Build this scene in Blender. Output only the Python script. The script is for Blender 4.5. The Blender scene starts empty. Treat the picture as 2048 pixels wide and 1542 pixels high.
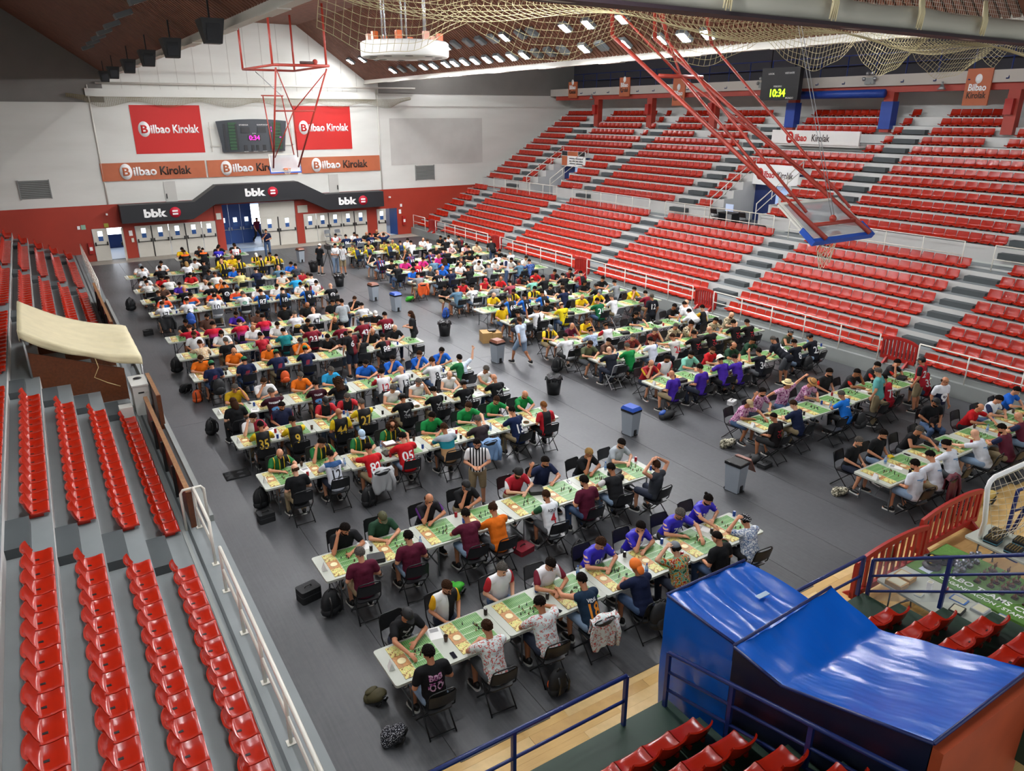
import bpy, bmesh, math, random
import numpy as np
from mathutils import Vector, Matrix
from mathutils.bvhtree import BVHTree
random.seed(7)
SC = bpy.context.scene
COL = SC.collection
R = math.radians

# ------------------------------------------------------------------ camera, world, exposure
cam_d = bpy.data.cameras.new('camera')
cam_d.sensor_fit = 'HORIZONTAL'; cam_d.sensor_width = 36.0
cam_d.lens = 1475.13 / 2048 * 36.0
cam_d.clip_start = 0.05; cam_d.clip_end = 300
cam = bpy.data.objects.new('camera', cam_d); COL.objects.link(cam)
cam.location = (0, 0, 8.603)
cam.rotation_mode = 'XYZ'
_y, _p = R(32.2386), R(20.2256)
_f = Vector((math.sin(_y) * math.cos(_p), math.cos(_y) * math.cos(_p), -math.sin(_p)))
cam.rotation_euler = _f.to_track_quat('-Z', 'Y').to_euler()
SC.camera = cam
SC.view_settings.view_transform = 'Standard'
SC.view_settings.look = 'None'
SC.view_settings.gamma = 1.0
SC.view_settings.use_curve_mapping = False
SC.view_settings.exposure = 0.0
world = bpy.data.worlds.new('world'); SC.world = world
world.use_nodes = True
bg = world.node_tree.nodes['Background']
bg.inputs[0].default_value = (0.93, 0.97, 1.0, 1); bg.inputs[1].default_value = 1.0
LAMP_EMIT = 520.0

# ------------------------------------------------------------------ materials
MATS = {}
def srgb(c):
    if isinstance(c, str):
        c = c.lstrip('#'); c = [int(c[i:i + 2], 16) / 255 for i in (0, 2, 4)]
    return tuple(((v / 12.92) if v <= 0.04045 else ((v + 0.055) / 1.055) ** 2.4) for v in c) + (1.0,)
def mat(name, color, rough=0.6, metal=0.0, noise=0.0, nscale=8.0, bump=0.0, bscale=30.0, emit=0.0, alpha=1.0, coat=0.0, spec=0.5, trans=0.0):
    if name in MATS: return MATS[name]
    m = bpy.data.materials.new(name); m.use_nodes = True
    nt = m.node_tree; b = nt.nodes['Principled BSDF']
    c = srgb(color)
    b.inputs['Base Color'].default_value = c
    b.inputs['Roughness'].default_value = rough
    b.inputs['Metallic'].default_value = metal
    b.inputs['Specular IOR Level'].default_value = spec
    if coat: b.inputs['Coat Weight'].default_value = coat; b.inputs['Coat Roughness'].default_value = 0.08
    if trans: b.inputs['Transmission Weight'].default_value = trans
    if alpha < 1: b.inputs['Alpha'].default_value = alpha
    if emit:
        b.inputs['Emission Color'].default_value = c; b.inputs['Emission Strength'].default_value = emit
    if noise or bump:
        tc = nt.nodes.new('ShaderNodeTexCoord')
    if noise:
        n = nt.nodes.new('ShaderNodeTexNoise'); n.inputs['Scale'].default_value = nscale; n.inputs['Detail'].default_value = 5
        nt.links.new(tc.outputs['Object'], n.inputs['Vector'])
        mx = nt.nodes.new('ShaderNodeMix'); mx.data_type = 'RGBA'; mx.blend_type = 'MULTIPLY'
        mr = nt.nodes.new('ShaderNodeMapRange'); mr.inputs[1].default_value = 0.3; mr.inputs[2].default_value = 0.7
        mr.inputs[3].default_value = 1 - noise; mr.inputs[4].default_value = 1.0
        nt.links.new(n.outputs['Fac'], mr.inputs[0])
        mx.inputs['Factor'].default_value = 1.0
        mx.inputs['A'].default_value = c
        nt.links.new(mr.outputs[0], mx.inputs['B'])
        nt.links.new(mx.outputs['Result'], b.inputs['Base Color'])
    if bump:
        n2 = nt.nodes.new('ShaderNodeTexNoise'); n2.inputs['Scale'].default_value = bscale; n2.inputs['Detail'].default_value = 4
        nt.links.new(tc.outputs['Object'], n2.inputs['Vector'])
        bp = nt.nodes.new('ShaderNodeBump'); bp.inputs['Strength'].default_value = bump; bp.inputs['Distance'].default_value = 0.02
        nt.links.new(n2.outputs['Fac'], bp.inputs['Height']); nt.links.new(bp.outputs['Normal'], b.inputs['Normal'])
    MATS[name] = m
    return m
class NT:
    """small helper for node materials"""
    def __init__(s, name, rough=0.7, spec=0.3):
        s.m = bpy.data.materials.new(name); s.m.use_nodes = True; s.nt = s.m.node_tree
        s.b = s.nt.nodes['Principled BSDF']; s.b.inputs['Roughness'].default_value = rough
        s.b.inputs['Specular IOR Level'].default_value = spec
        MATS[name] = s.m
        tc = s.nt.nodes.new('ShaderNodeTexCoord'); s.obj = tc.outputs['Object']
        sp = s.nt.nodes.new('ShaderNodeSeparateXYZ'); s.nt.links.new(s.obj, sp.inputs[0])
        s.x, s.y, s.z = sp.outputs
    def _in(s, sock, v):
        if isinstance(v, bpy.types.NodeSocket): s.nt.links.new(v, sock)
        else: sock.default_value = v
    def math(s, op, a, b=0.0, c=0.0):
        n = s.nt.nodes.new('ShaderNodeMath'); n.operation = op
        s._in(n.inputs[0], a); s._in(n.inputs[1], b); s._in(n.inputs[2], c)
        return n.outputs[0]
    def gt(s, a, b): return s.math('GREATER_THAN', a, b)
    def lt(s, a, b): return s.math('LESS_THAN', a, b)
    def mul(s, a, b): return s.math('MULTIPLY', a, b)
    def mix(s, fac, a, b):
        n = s.nt.nodes.new('ShaderNodeMix'); n.data_type = 'RGBA'
        s._in(n.inputs['Factor'], fac)
        for k, v in (('A', a), ('B', b)):
            if isinstance(v, (str, list)) or (isinstance(v, tuple) and not isinstance(v, bpy.types.NodeSocket)): v = srgb(v)
            s._in(n.inputs[k], v)
        return n.outputs['Result']
    def noise(s, scale, detail=3, vec=None):
        n = s.nt.nodes.new('ShaderNodeTexNoise'); n.inputs['Scale'].default_value = scale; n.inputs['Detail'].default_value = detail
        s.nt.links.new(vec or s.obj, n.inputs['Vector']); return n.outputs['Fac']
    def voro(s, scale, out='Distance'):
        n = s.nt.nodes.new('ShaderNodeTexVoronoi'); n.inputs['Scale'].default_value = scale
        s.nt.links.new(s.obj, n.inputs['Vector']); return n.outputs[out]
    def ramp(s, fac, stops):
        n = s.nt.nodes.new('ShaderNodeValToRGB'); n.color_ramp.interpolation = 'CONSTANT'
        cr = n.color_ramp
        while len(cr.elements) > 1: cr.elements.remove(cr.elements[-1])
        cr.elements[0].position = stops[0][0]; cr.elements[0].color = srgb(stops[0][1])
        for p, c in stops[1:]:
            e = cr.elements.new(p); e.color = srgb(c)
        s._in(n.inputs[0], fac); return n.outputs[0]
    def done(s, col):
        s._in(s.b.inputs['Base Color'], col); return s.m
    def bump(s, h, strength=0.3, dist=0.02):
        n = s.nt.nodes.new('ShaderNodeBump'); n.inputs['Strength'].default_value = strength; n.inputs['Distance'].default_value = dist
        s._in(n.inputs['Height'], h); s.nt.links.new(n.outputs[0], s.b.inputs['Normal'])

# ------------------------------------------------------------------ mesh helpers
def link(o, parent=None, loc=None, rot=None):
    COL.objects.link(o)
    if parent is not None: o.parent = parent
    if loc is not None: o.location = loc
    if rot is not None: o.rotation_euler = rot
    return o
def empty(name, loc=(0, 0, 0), rz=0.0):
    o = bpy.data.objects.new(name, None); COL.objects.link(o)
    o.empty_display_size = 0.1; o.location = loc; o.rotation_euler = (0, 0, rz); return o
def tag(o, label=None, cat=None, group=None, kind=None):
    if label: o['label'] = label
    if cat: o['category'] = cat
    if group: o['group'] = group
    if kind: o['kind'] = kind
    return o
class MB:
    def __init__(s): s.v = []; s.f = []; s.mi = []; s.sm = []
    def add(s, vs, fs, mi=0, smooth=False):
        o = len(s.v); s.v += [tuple(p) for p in vs]
        s.f += [tuple(i + o for i in f) for f in fs]; s.mi += [mi] * len(fs); s.sm += [smooth] * len(fs)
        return s
    def box(s, x0, x1, y0, y1, z0, z1, mi=0, M=None):
        vs = [(x, y, z) for z in (z0, z1) for y in (y0, y1) for x in (x0, x1)]
        if M is not None: vs = [M @ Vector(p) for p in vs]
        return s.add(vs, [(0, 2, 3, 1), (4, 5, 7, 6), (0, 1, 5, 4), (2, 6, 7, 3), (0, 4, 6, 2), (1, 3, 7, 5)], mi)
    def rbox(s, x0, x1, y0, y1, z0, z1, r=0.05, n=4, mi=0):
        """box with vertical edges rounded"""
        pts = []
        for cx, cy, a0 in ((x1 - r, y1 - r, 0), (x0 + r, y1 - r, 90), (x0 + r, y0 + r, 180), (x1 - r, y0 + r, 270)):
            for k in range(n + 1):
                a = R(a0 + 90 * k / n); pts.append((cx + r * math.cos(a), cy + r * math.sin(a)))
        return s.prism(pts, z0, z1, mi)
    def prism(s, pts, z0, z1, mi=0, M=None):
        n = len(pts)
        vs = [(p[0], p[1], z0) for p in pts] + [(p[0], p[1], z1) for p in pts]
        if M is not None: vs = [M @ Vector(p) for p in vs]
        fs = [tuple(reversed(range(n))), tuple(range(n, 2 * n))] + [(i, (i + 1) % n, n + (i + 1) % n, n + i) for i in range(n)]
        return s.add(vs, fs, mi)
    def tube(s, pts, r, n=8, mi=0, closed=False, cap=True):
        pts = [Vector(p) for p in pts]; rs = r if isinstance(r, (list, tuple)) else [r] * len(pts)
        rings = []; up = None; N = len(pts)
        for i, p in enumerate(pts):
            a = pts[(i - 1) % N] if (i > 0 or closed) else p
            b = pts[(i + 1) % N] if (i < N - 1 or closed) else p
            t = (b - a).normalized()
            if up is None:
                up = Vector((0, 0, 1)) if abs(t.z) < 0.9 else Vector((1, 0, 0))
            u = (up - t * up.dot(t))
            if u.length < 1e-5: u = t.orthogonal()
            u.normalize(); w = t.cross(u); up = u
            rings.append([p + (u * math.cos(2 * math.pi * k / n) + w * math.sin(2 * math.pi * k / n)) * rs[i] for k in range(n)])
        vs = [q for ring in rings for q in ring]; fs = []
        for i in range(N if closed else N - 1):
            j = (i + 1) % N
            fs += [(i * n + k, i * n + (k + 1) % n, j * n + (k + 1) % n, j * n + k) for k in range(n)]
        if cap and not closed: fs += [tuple(reversed(range(n))), tuple(range((N - 1) * n, N * n))]
        return s.add(vs, fs, mi, True)
    def lathe(s, prof, n=16, c=(0, 0, 0), mi=0, M=None, smooth=True, sx=1.0, sy=1.0):
        vs = []; fs = []
        for (r, z) in prof:
            for k in range(n):
                a = 2 * math.pi * k / n
                vs.append(Vector((c[0] + sx * r * math.cos(a), c[1] + sy * r * math.sin(a), c[2] + z)))
        if M is not None: vs = [M @ p for p in vs]
        for i in range(len(prof) - 1):
            fs += [(i * n + k, i * n + (k + 1) % n, (i + 1) * n + (k + 1) % n, (i + 1) * n + k) for k in range(n)]
        if prof[0][0] > 1e-6: fs.append(tuple(reversed(range(n))))
        if prof[-1][0] > 1e-6: fs.append(tuple(range((len(prof) - 1) * n, len(prof) * n)))
        return s.add(vs, fs, mi, smooth)
    def ell(s, c, r, n=10, m=7, mi=0, M=None):
        prof = [(max(1e-4, math.sin(math.pi * i / m)), -math.cos(math.pi * i / m)) for i in range(m + 1)]
        vs = []
        for (q, z) in prof:
            for k in range(n):
                a = 2 * math.pi * k / n
                p = Vector((c[0] + r[0] * q * math.cos(a), c[1] + r[1] * q * math.sin(a), c[2] + r[2] * z))
                vs.append(M @ p if M is not None else p)
        fs = []
        for i in range(m):
            fs += [(i * n + k, i * n + (k + 1) % n, (i + 1) * n + (k + 1) % n, (i + 1) * n + k) for k in range(n)]
        return s.add(vs, fs, mi, True)
    def capsule(s, a, b, ra, rb, n=10, mi=0):
        a = Vector(a); b = Vector(b); t = (b - a); L = t.length; t = t / max(L, 1e-6)
        pts = []; rs = []
        for k in range(4):
            ang = math.pi / 2 * (k / 4.0)
            pts.append(a - t * ra * math.cos(ang)); rs.append(max(1e-4, ra * math.sin(ang)))
        pts.append(a); rs.append(ra); pts.append(b); rs.append(rb)
        for k in range(1, 5):
            ang = math.pi / 2 * (k / 4.0)
            pts.append(b + t * rb * math.sin(ang)); rs.append(max(1e-4, rb * math.cos(ang)))
        return s.tube(pts, rs, n, mi)
    def grid(s, fn, nu, nv, mi=0, smooth=True, flip=False):
        vs = [fn(u / nu, v / nv) for v in range(nv + 1) for u in range(nu + 1)]
        fs = []
        for v in range(nv):
            for u in range(nu):
                q = (v * (nu + 1) + u, v * (nu + 1) + u + 1, (v + 1) * (nu + 1) + u + 1, (v + 1) * (nu + 1) + u)
                fs.append(tuple(reversed(q)) if flip else q)
        return s.add(vs, fs, mi, smooth)
    def mesh(s, name, mats):
        me = bpy.data.meshes.new(name); me.from_pydata(s.v, [], s.f)
        for m in (mats if isinstance(mats, (list, tuple)) else [mats]): me.materials.append(m)
        me.polygons.foreach_set('material_index', s.mi); me.polygons.foreach_set('use_smooth', s.sm)
        me.update(); return me
    def build(s, name, mats, parent=None, loc=None, rot=None):
        return link(bpy.data.objects.new(name, s.mesh(name, mats)), parent, loc, rot)
def inst(name, me, parent=None, loc=None, rot=None, scale=None):
    o = bpy.data.objects.new(name, me); COL.objects.link(o)
    if parent is not None: o.parent = parent
    if loc is not None: o.location = loc
    if rot is not None: o.rotation_euler = rot
    if scale is not None: o.scale = scale
    return o
def copy_tree(o, parent=None):
    c = o.copy(); COL.objects.link(c); c.parent = parent
    for ch in KIDS.get(o.name, []): copy_tree(ch, c)
    return c
KIDS = {}
def proto(o, *kids):
    KIDS[o.name] = list(kids); return o
def struct(name, mb, m, parent=None):
    o = mb.build(name, m, parent)
    if parent is None: o['kind'] = 'structure'
    return o
def text_mesh(txt, size, bold=0.0, align='CENTER', extrude=0.0):
    cu = bpy.data.curves.new('txt', 'FONT'); cu.body = txt; cu.size = size; cu.align_x = align; cu.align_y = 'CENTER'
    cu.offset = bold; cu.resolution_u = 3; cu.extrude = extrude
    o = bpy.data.objects.new('txt', cu); COL.objects.link(o)
    dg = bpy.context.evaluated_depsgraph_get()
    me = bpy.data.meshes.new_from_object(o.evaluated_get(dg))
    bpy.data.objects.remove(o); bpy.data.curves.remove(cu)
    return me
def text_obj(name, txt, size, m, M, bold=0.0, parent=None, sx=1.0, align='CENTER', extrude=0.004):
    me = text_mesh(txt, size, bold, align, extrude)
    me.transform(M @ Matrix.Diagonal((sx, 1, 1, 1)))
    me.materials.clear(); me.materials.append(m); me.name = name
    return link(bpy.data.objects.new(name, me), parent)
_U = ['', 'first', 'second', 'third', 'fourth', 'fifth', 'sixth', 'seventh', 'eighth', 'ninth', 'tenth', 'eleventh', 'twelfth', 'thirteenth', 'fourteenth', 'fifteenth', 'sixteenth', 'seventeenth', 'eighteenth', 'nineteenth']
_T = ['', '', 'twent', 'thirt', 'fort', 'fift', 'sixt', 'sevent', 'eight', 'ninet']
def ordw(k): return _U[k] if k < 20 else (_T[k // 10] + 'ieth' if k % 10 == 0 else _T[k // 10] + 'y-' + _U[k % 10])
ORD = [ordw(k) for k in range(1, 100)]
# ------------------------------------------------------------------ materials of the hall
def mat_floor_mat(name, seed, base):
    n = NT(name, 0.42, 0.45)
    a = n.noise(0.35, 6); b = n.noise(9.0, 6)
    w = n.nt.nodes.new('ShaderNodeTexNoise'); w.inputs['Scale'].default_value = 1.0; w.inputs['Detail'].default_value = 6
    mp = n.nt.nodes.new('ShaderNodeMapping'); mp.inputs['Scale'].default_value = (26, 1.2, 1); mp.inputs['Location'].default_value = (seed, seed * 2, 0)
    n.nt.links.new(n.obj, mp.inputs[0]); n.nt.links.new(mp.outputs[0], w.inputs['Vector'])
    k = n.math('ADD', n.mul(a, 0.55), n.math('ADD', n.mul(b, 0.2), n.mul(w.outputs['Fac'], 0.45)))
    c = n.mix(n.math('SUBTRACT', k, 0.25), base, '#6c6d6f')
    r = n.math('ADD', n.mul(w.outputs['Fac'], 0.25), 0.3); n.nt.links.new(r, n.b.inputs['Roughness'])
    n.bump(w.outputs['Fac'], 0.12, 0.01)
    return n.done(c)
M_MAT = [mat_floor_mat('black_floor_mat_%d' % i, i * 3.7, c) for i, c in enumerate(('#2d2e31', '#323336', '#2a2b2e'))]
n = NT('pale_wood', 0.35, 0.5)
w = n.noise(1.2, 6); mp = n.nt.nodes.new('ShaderNodeMapping'); mp.inputs['Scale'].default_value = (2, 30, 1); n.nt.links.new(n.obj, mp.inputs[0])
w2 = n.noise(2.0, 5, mp.outputs[0])
M_WOOD = [None] * 3
n.done(n.mix(w2, '#dcb878', '#c79d5c')); M_WOOD[0] = n.m
M_WOOD[1] = mat('pale_wood_light', '#e2c084', 0.35, noise=0.15, nscale=6); M_WOOD[2] = mat('pale_wood_tan', '#cfa768', 0.35, noise=0.15, nscale=6)
def mat_wall():
    n = NT('white_wall_paint', 0.75, 0.25)
    mp = n.nt.nodes.new('ShaderNodeMapping'); mp.inputs['Scale'].default_value = (0.25, 0.25, 1.2); n.nt.links.new(n.obj, mp.inputs[0])
    a = n.noise(1.0, 7, mp.outputs[0]); b = n.noise(0.25, 3)
    c = n.mix(n.math('SUBTRACT', a, 0.35), '#d5d6cf', '#b6b5ac')
    return n.done(n.mix(n.mul(b, 0.25), c, '#e6e6e2'))
M_WALL = mat_wall()
M_REDWALL = mat('red_wall_paint', '#a53420', 0.55, noise=0.12, nscale=0.6)
M_BLACKF = mat('black_fascia', '#1e2024', 0.5)
M_CREAM = mat('cream_door_paint', '#cfccc0', 0.45, noise=0.05, nscale=2)
M_BLUED = mat('blue_door_paint', '#173e7d', 0.4)
M_BLACK = mat('black_plastic', '#141414', 0.45)
M_WHITE = mat('white_print', '#f2f2f0', 0.6)
M_GREYC = mat('grey_concrete', '#8d918e', 0.75, noise=0.12, nscale=1.5)
M_TREAD = mat('grey_tread_paint', '#83898a', 0.6, noise=0.14, nscale=1.0)
M_DKBLOCK = mat('dark_grey_step_paint', '#494f51', 0.65, noise=0.1, nscale=2)
M_WRISER = mat('white_riser_paint', '#cfcfcb', 0.65, noise=0.1, nscale=0.7)
M_SEAT = mat('red_seat_plastic', '#a8220e', 0.24, spec=0.5, coat=0.08)
M_RAILW = mat('cream_rail_paint', '#dedbcf', 0.35)
M_NAVYR = mat('navy_rail_paint', '#1b2c66', 0.35, spec=0.5)
M_REDSTEEL = mat('red_steel_paint', '#a63a2c', 0.45, noise=0.1, nscale=3)
M_STEELW = mat('white_steel_paint', '#d8d6cc', 0.5, noise=0.1, nscale=1.0)
M_SILVER = mat('galvanised_steel', '#a9abac', 0.35, metal=0.8)
M_REDP = mat('red_barrier_plastic', '#a3211a', 0.4)
M_BROWNB = mat('brown_wood_varnish', '#6b3a1d', 0.35, noise=0.35, nscale=14)
M_BROWNTOP = mat('worn_wood_edge', '#9a6a3c', 0.5, noise=0.4, nscale=20)
M_NETC = mat('cord_net', '#857a55', 0.8)
M_DARKCEIL = mat('dark_roof', '#2b2320', 0.8)
M_SLAT = mat('brown_roof_slat', '#7a4c38', 0.7, noise=0.3, nscale=3)
M_REDBAN = mat('red_banner', '#c11a14', 0.6)
M_BROWNBAN = mat('terracotta_banner', '#b8643f', 0.55, noise=0.1, nscale=2, bump=0.4, bscale=1.5)
M_GREENST = mat('dark_green_terrace', '#1f3a2a', 0.6, noise=0.2, nscale=2)
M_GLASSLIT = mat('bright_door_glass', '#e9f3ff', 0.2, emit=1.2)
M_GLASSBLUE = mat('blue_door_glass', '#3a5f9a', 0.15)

# ------------------------------------------------------------------ floor
mb = MB(); mb.box(-12, 26, -6, 60, -0.3, -0.022); floor = struct('floor', mb, M_GREYC)
YF = 52.4
# floor mat strips laid along the hall
sw = 1.56
for i in range(14):
    x0 = 2.06 + i * sw
    cuts = [7.1 + (0.0 if i % 2 else 0.12), 22.0 + (i % 3) * 0.9, 37.0 - (i % 2) * 1.4, 50.9]
    for j in range(3):
        m = MB(); m.rbox(x0 + 0.004, x0 + sw - 0.004, cuts[j] + 0.004, cuts[j + 1] - 0.004, -0.02, 0.0, 0.01, 1)
        m.build('mat_strip', M_MAT[(i + j) % 3], floor)
# a loose corner of matting and the wooden planks in front of it
wood = MB(); wood.box(1.6, 26, 1.0, 7.4, -0.0225, -0.0219)
wood.build('underlay', M_WOOD[0], floor)
PL = [MB().box(0, 2.196, 0.001, 0.179, 0, 0.012).mesh('plank', M_WOOD[k]) for k in range(3)]
for r in range(22):
    y = 3.2 + r * 0.18
    for k in range(7):
        x = 2.1 + k * 2.2 + (r * 0.73) % 2.2 - 1.0
        inst('plank', PL[(r * 2 + k) % 3], floor, (x, y, -0.0215))
# beige strip of bare concrete by the far doors
MB().box(2.1, 24, 50.9, YF - 0.02, -0.02, -0.004).build('concrete_strip', mat('beige_concrete', '#a59d90', 0.6, noise=0.15, nscale=1), floor)
MB().box(10.35, 12.7, 50.92, YF, -0.02, 0.001).build('entrance_runner', mat('pale_blue_floor', '#9fb4cc', 0.35), floor)

# ------------------------------------------------------------------ far wall
mb = MB()
ops = [(2.58, 4.28, 1.96), (4.97, 9.82, 1.96), (10.33, 15.15, 2.95), (15.7, 20.42, 1.98), (21.2, 22.83, 1.98)]
xs = -12.0
for a, b, h in ops:
    mb.box(xs, a, YF, YF + 0.3, 0, 3.37); mb.box(a, b, YF, YF + 0.3, h, 3.37); xs = b
mb.box(xs, 40, YF, YF + 0.3, 0, 3.37)
wall = struct('wall_far', mb, M_REDWALL)
MB().box(-12, 40, YF, YF + 0.3, 3.37, 17).build('white_upper_wall', M_WALL, wall)
MB().box(3.6, 21.6, YF - 0.16, YF, 9.55, 10.0).build('cornice_beam', M_WALL, wall)
MB().box(-12, 40, YF - 0.06, YF, 9.1, 9.22).build('wall_ledge', M_WALL, wall)
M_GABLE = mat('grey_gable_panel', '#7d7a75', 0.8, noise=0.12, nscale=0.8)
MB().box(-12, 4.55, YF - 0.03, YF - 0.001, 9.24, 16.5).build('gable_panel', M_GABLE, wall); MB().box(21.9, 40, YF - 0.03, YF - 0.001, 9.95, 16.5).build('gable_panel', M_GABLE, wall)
# fine panel joints of the gable, proud battens
for x in np.arange(5.6, 21, 1.05):
    MB().box(x - 0.012, x + 0.012, YF - 0.012, YF, 10.0, 14.6).build('joint_batten', mat('joint_grey', '#b4b2aa', 0.7), wall)
for xx in (3.75, 21.75):
    MB().tube([(xx, YF - 0.05, 3.4), (xx, YF - 0.05, 10.2)], 0.045, 8).build('wall_pipe', M_STEELW, wall)
MB().tube([(4.2, YF - 0.3, 10.3), (24.6, YF - 0.3, 10.3)], 0.06, 8).build('wall_pipe', M_STEELW, wall)
mbv = MB().box(22.6, 30.3, YF - 0.02, YF, 5.05, 8.3)
mbv.build('painted_over_panel', mat('greyer_wall_patch', '#c3c2bc', 0.75, noise=0.12, nscale=0.8), wall)
# daylit vestibule behind the doors
ves = MB(); ves.box(0, 26, YF + 5, YF + 5.1, 0, 3.4); struct('ceiling_vestibule', MB().box(0, 26, YF + 0.3, YF + 5.1, 3.38, 3.5), mat('pale_blue_hall', '#b9c7d6', 0.5)); struct('floor_vestibule', MB().box(0, 26, YF + .3, YF + 5.1, -0.3, -0.001), mat('pale_blue_hall', '#b9c7d6', 0.5))
vest = struct('wall_vestibule', ves, mat('pale_blue_hall', '#b9c7d6', 0.5))
for k, x in enumerate((3.2, 6.5, 9.5, 13.0, 17.5, 21.5)):
    MB().box(x, x + 1.5, YF + 4.94, YF + 4.99, 0.9, 2.3).build('daylight_glazing', mat('daylight_glass', '#f3f8ff', 0.3, emit=6.0), vest)
    MB().box(x - 0.1, x + 1.6, YF + 4.9, YF + 4.99, 0.0, 0.9).build('blue_dado', M_BLUED, vest)

nd = [0]
def door_leaf(x0, x1, h, y, m, parent, glass=True, bar=True, dy=0.0, blue=False, gw=0.3):
    lf = MB().box(x0 + 0.012, x1 - 0.012, y - 0.03, y + 0.03, 0.01, h + 0.02).build('door_leaf', m, parent)
    xm = (x0 + x1) / 2
    zb = 0.95 if h < 2.2 else 0.98
    MB().box(xm - 0.13, xm + 0.13, y - 0.036, y - 0.031, 1.22, 1.5).build('window_pane', M_GLASSBLUE, lf)
    MB().box(xm - 0.13, xm + 0.13, y - 0.036, y - 0.031, 1.5, 1.82).build('window_pane', M_GLASSLIT, lf)
    MB().box(x0 + 0.012, x1 - 0.012, y - 0.033, y - 0.0305, 0.985, 0.995).build('kick_rail', mat('door_joint', '#8f8c82', 0.6), lf)
    if bar:
        b = MB().tube([(x0 + 0.1, y - 0.12, 1.0), (x1 - 0.1, y - 0.12, 1.0)], 0.022, 6)
        b.box(x0 + 0.06, x0 + 0.13, y - 0.13, y - 0.03, 0.95, 1.16); b.box(x1 - 0.13, x1 - 0.06, y - 0.13, y - 0.03, 0.95, 1.16)
        b.build('panic_bar', M_SILVER if blue else M_BLACK, lf)
    return lf
def door(mb=None):
    nd[0] += 1
    o = empty('door_%d' % nd[0], (0, 0, 0)); o['kind'] = 'structure'; return o
d = door(); door_leaf(2.58, 3.42, 1.95, YF - 0.05, M_CREAM, d)
lf = door_leaf(0, 0.84, 1.95, 0, M_CREAM, d); lf.location = (4.28, YF - 0.02, 0); lf.rotation_euler = (0, 0, R(-100))
d = door()
for a, b in ((4.98, 5.9), (5.9, 6.92), (6.92, 7.9), (7.9, 8.93), (8.93, 9.81)): door_leaf(a, b, 1.95, YF - 0.03, M_CREAM, d)
for x in (5.9, 7.9): MB().box(x - 0.03, x + 0.03, YF - 0.1, YF - 0.065, 0.0, 1.95).build('mullion', M_BLACK, d)
d = door(); lf = None
for a, b in ((10.35, 11.15), (11.15, 11.95), (11.95, 12.7)): door_leaf(a, b, 2.95, YF + 2.2, M_BLUED, d, blue=True)
d = door()
for a, b in ((12.72, 13.92), (13.92, 15.14)): door_leaf(a, b, 1.95, YF - 0.04, M_CREAM, d)
MB().box(12.72, 15.14, YF - 0.07, YF - 0.01, 1.96, 2.94).build('over_panel', M_CREAM, d)
MB().box(13.89, 13.95, YF - 0.11, YF - 0.075, 0.0, 1.95).build('mullion', M_BLACK, d)
d = door()
for a, b in ((15.7, 16.62), (16.62, 17.5), (17.5, 18.48), (18.48, 19.42), (19.42, 20.41)): door_leaf(a, b, 1.97, YF - 0.03, M_CREAM, d)
for x in (17.5, 19.42): MB().box(x - 0.03, x + 0.03, YF - 0.1, YF - 0.065, 0.0, 1.97).build('mullion', M_BLACK, d)
d = door(); door_leaf(21.2, 21.9, 1.97, YF - 0.05, M_CREAM, d)
lf = door_leaf(0, 0.9, 1.97, 0, M_BLUED, d, blue=True); lf.location = (22.83, YF, 0); lf.rotation_euler = (0, 0, R(105))
for x0, x1 in ((7.03, 7.72), (17.75, 18.45)):
    d = door(); MB().box(x0, x1, YF - 0.05, YF, 3.3, 4.6).build('door_leaf', mat('grey_door_paint', '#b9b8b1', 0.5), d)
    MB().box(x0 + 0.06 if x0 < 10 else x1 - 0.12, x0 + 0.12 if x0 < 10 else x1 - 0.06, YF - 0.1, YF - 0.05, 3.55, 3.85).build('handle', M_BLACK, d)
# pilasters beside the big door
MB().box(9.83, 10.33, YF - 0.12, YF, 0, 2.95).build('pilaster', M_REDWALL, wall)
MB().box(15.16, 15.68, YF - 0.12, YF, 0, 2.95).build('pilaster', M_REDWALL, wall)

# black canopy over the doors with its lettering
pts = [(4.25, 3.35), (8.56, 3.35), (10.0, 4.29), (15.3, 4.29), (17.1, 3.35), (21.42, 3.35), (21.42, 2.28), (17.3, 2.28), (15.55, 3.12), (9.8, 3.12), (8.35, 2.28), (4.25, 2.28)]
Mx = Matrix(((1, 0, 0, 0), (0, 0, -1, 0), (0, 1, 0, 0), (0, 0, 0, 1)))
can = MB().prism(pts, -(YF - 0.01), -(YF - 1.0), M=Mx).build('entrance_canopy', M_BLACKF)
tag(can, 'black stepped canopy fascia over the far entrance doors', 'canopy')
yc = YF - 1.0
def face_text(name, txt, size, m, x, y, z, parent, bold=0.0, sx=1.0, align='CENTER'):
    return text_obj(name, txt, size, m, Matrix.Translation((x, y, z)) @ Mx, bold, parent, sx, align)
Mx = Matrix(((1, 0, 0, 0), (0, 0, -1, 0), (0, 1, 0, 0), (0, 0, 0, 1)))
for x, z in ((6.55, 2.78), (12.75, 3.72), (19.05, 2.8)):
    face_text('lettering', 'bbk', 0.66, M_WHITE, x - 0.42, yc - 0.006, z, can, 0.03, 1.25)
    disc = MB().lathe([(0.33, 0), (0.33, 0.02)], 24, M=Matrix.Translation((x + 0.78, yc - 0.001, z)) @ Mx).build('logo_disc', mat('logo_red', '#c01530', 0.5), can)
    for dz in (-0.1, 0.08): MB().box(x + 0.62, x + 0.94, yc - 0.03, yc - 0.022, z + dz - 0.045, z + dz + 0.055).build('logo_bar', M_WHITE, disc)

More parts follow.
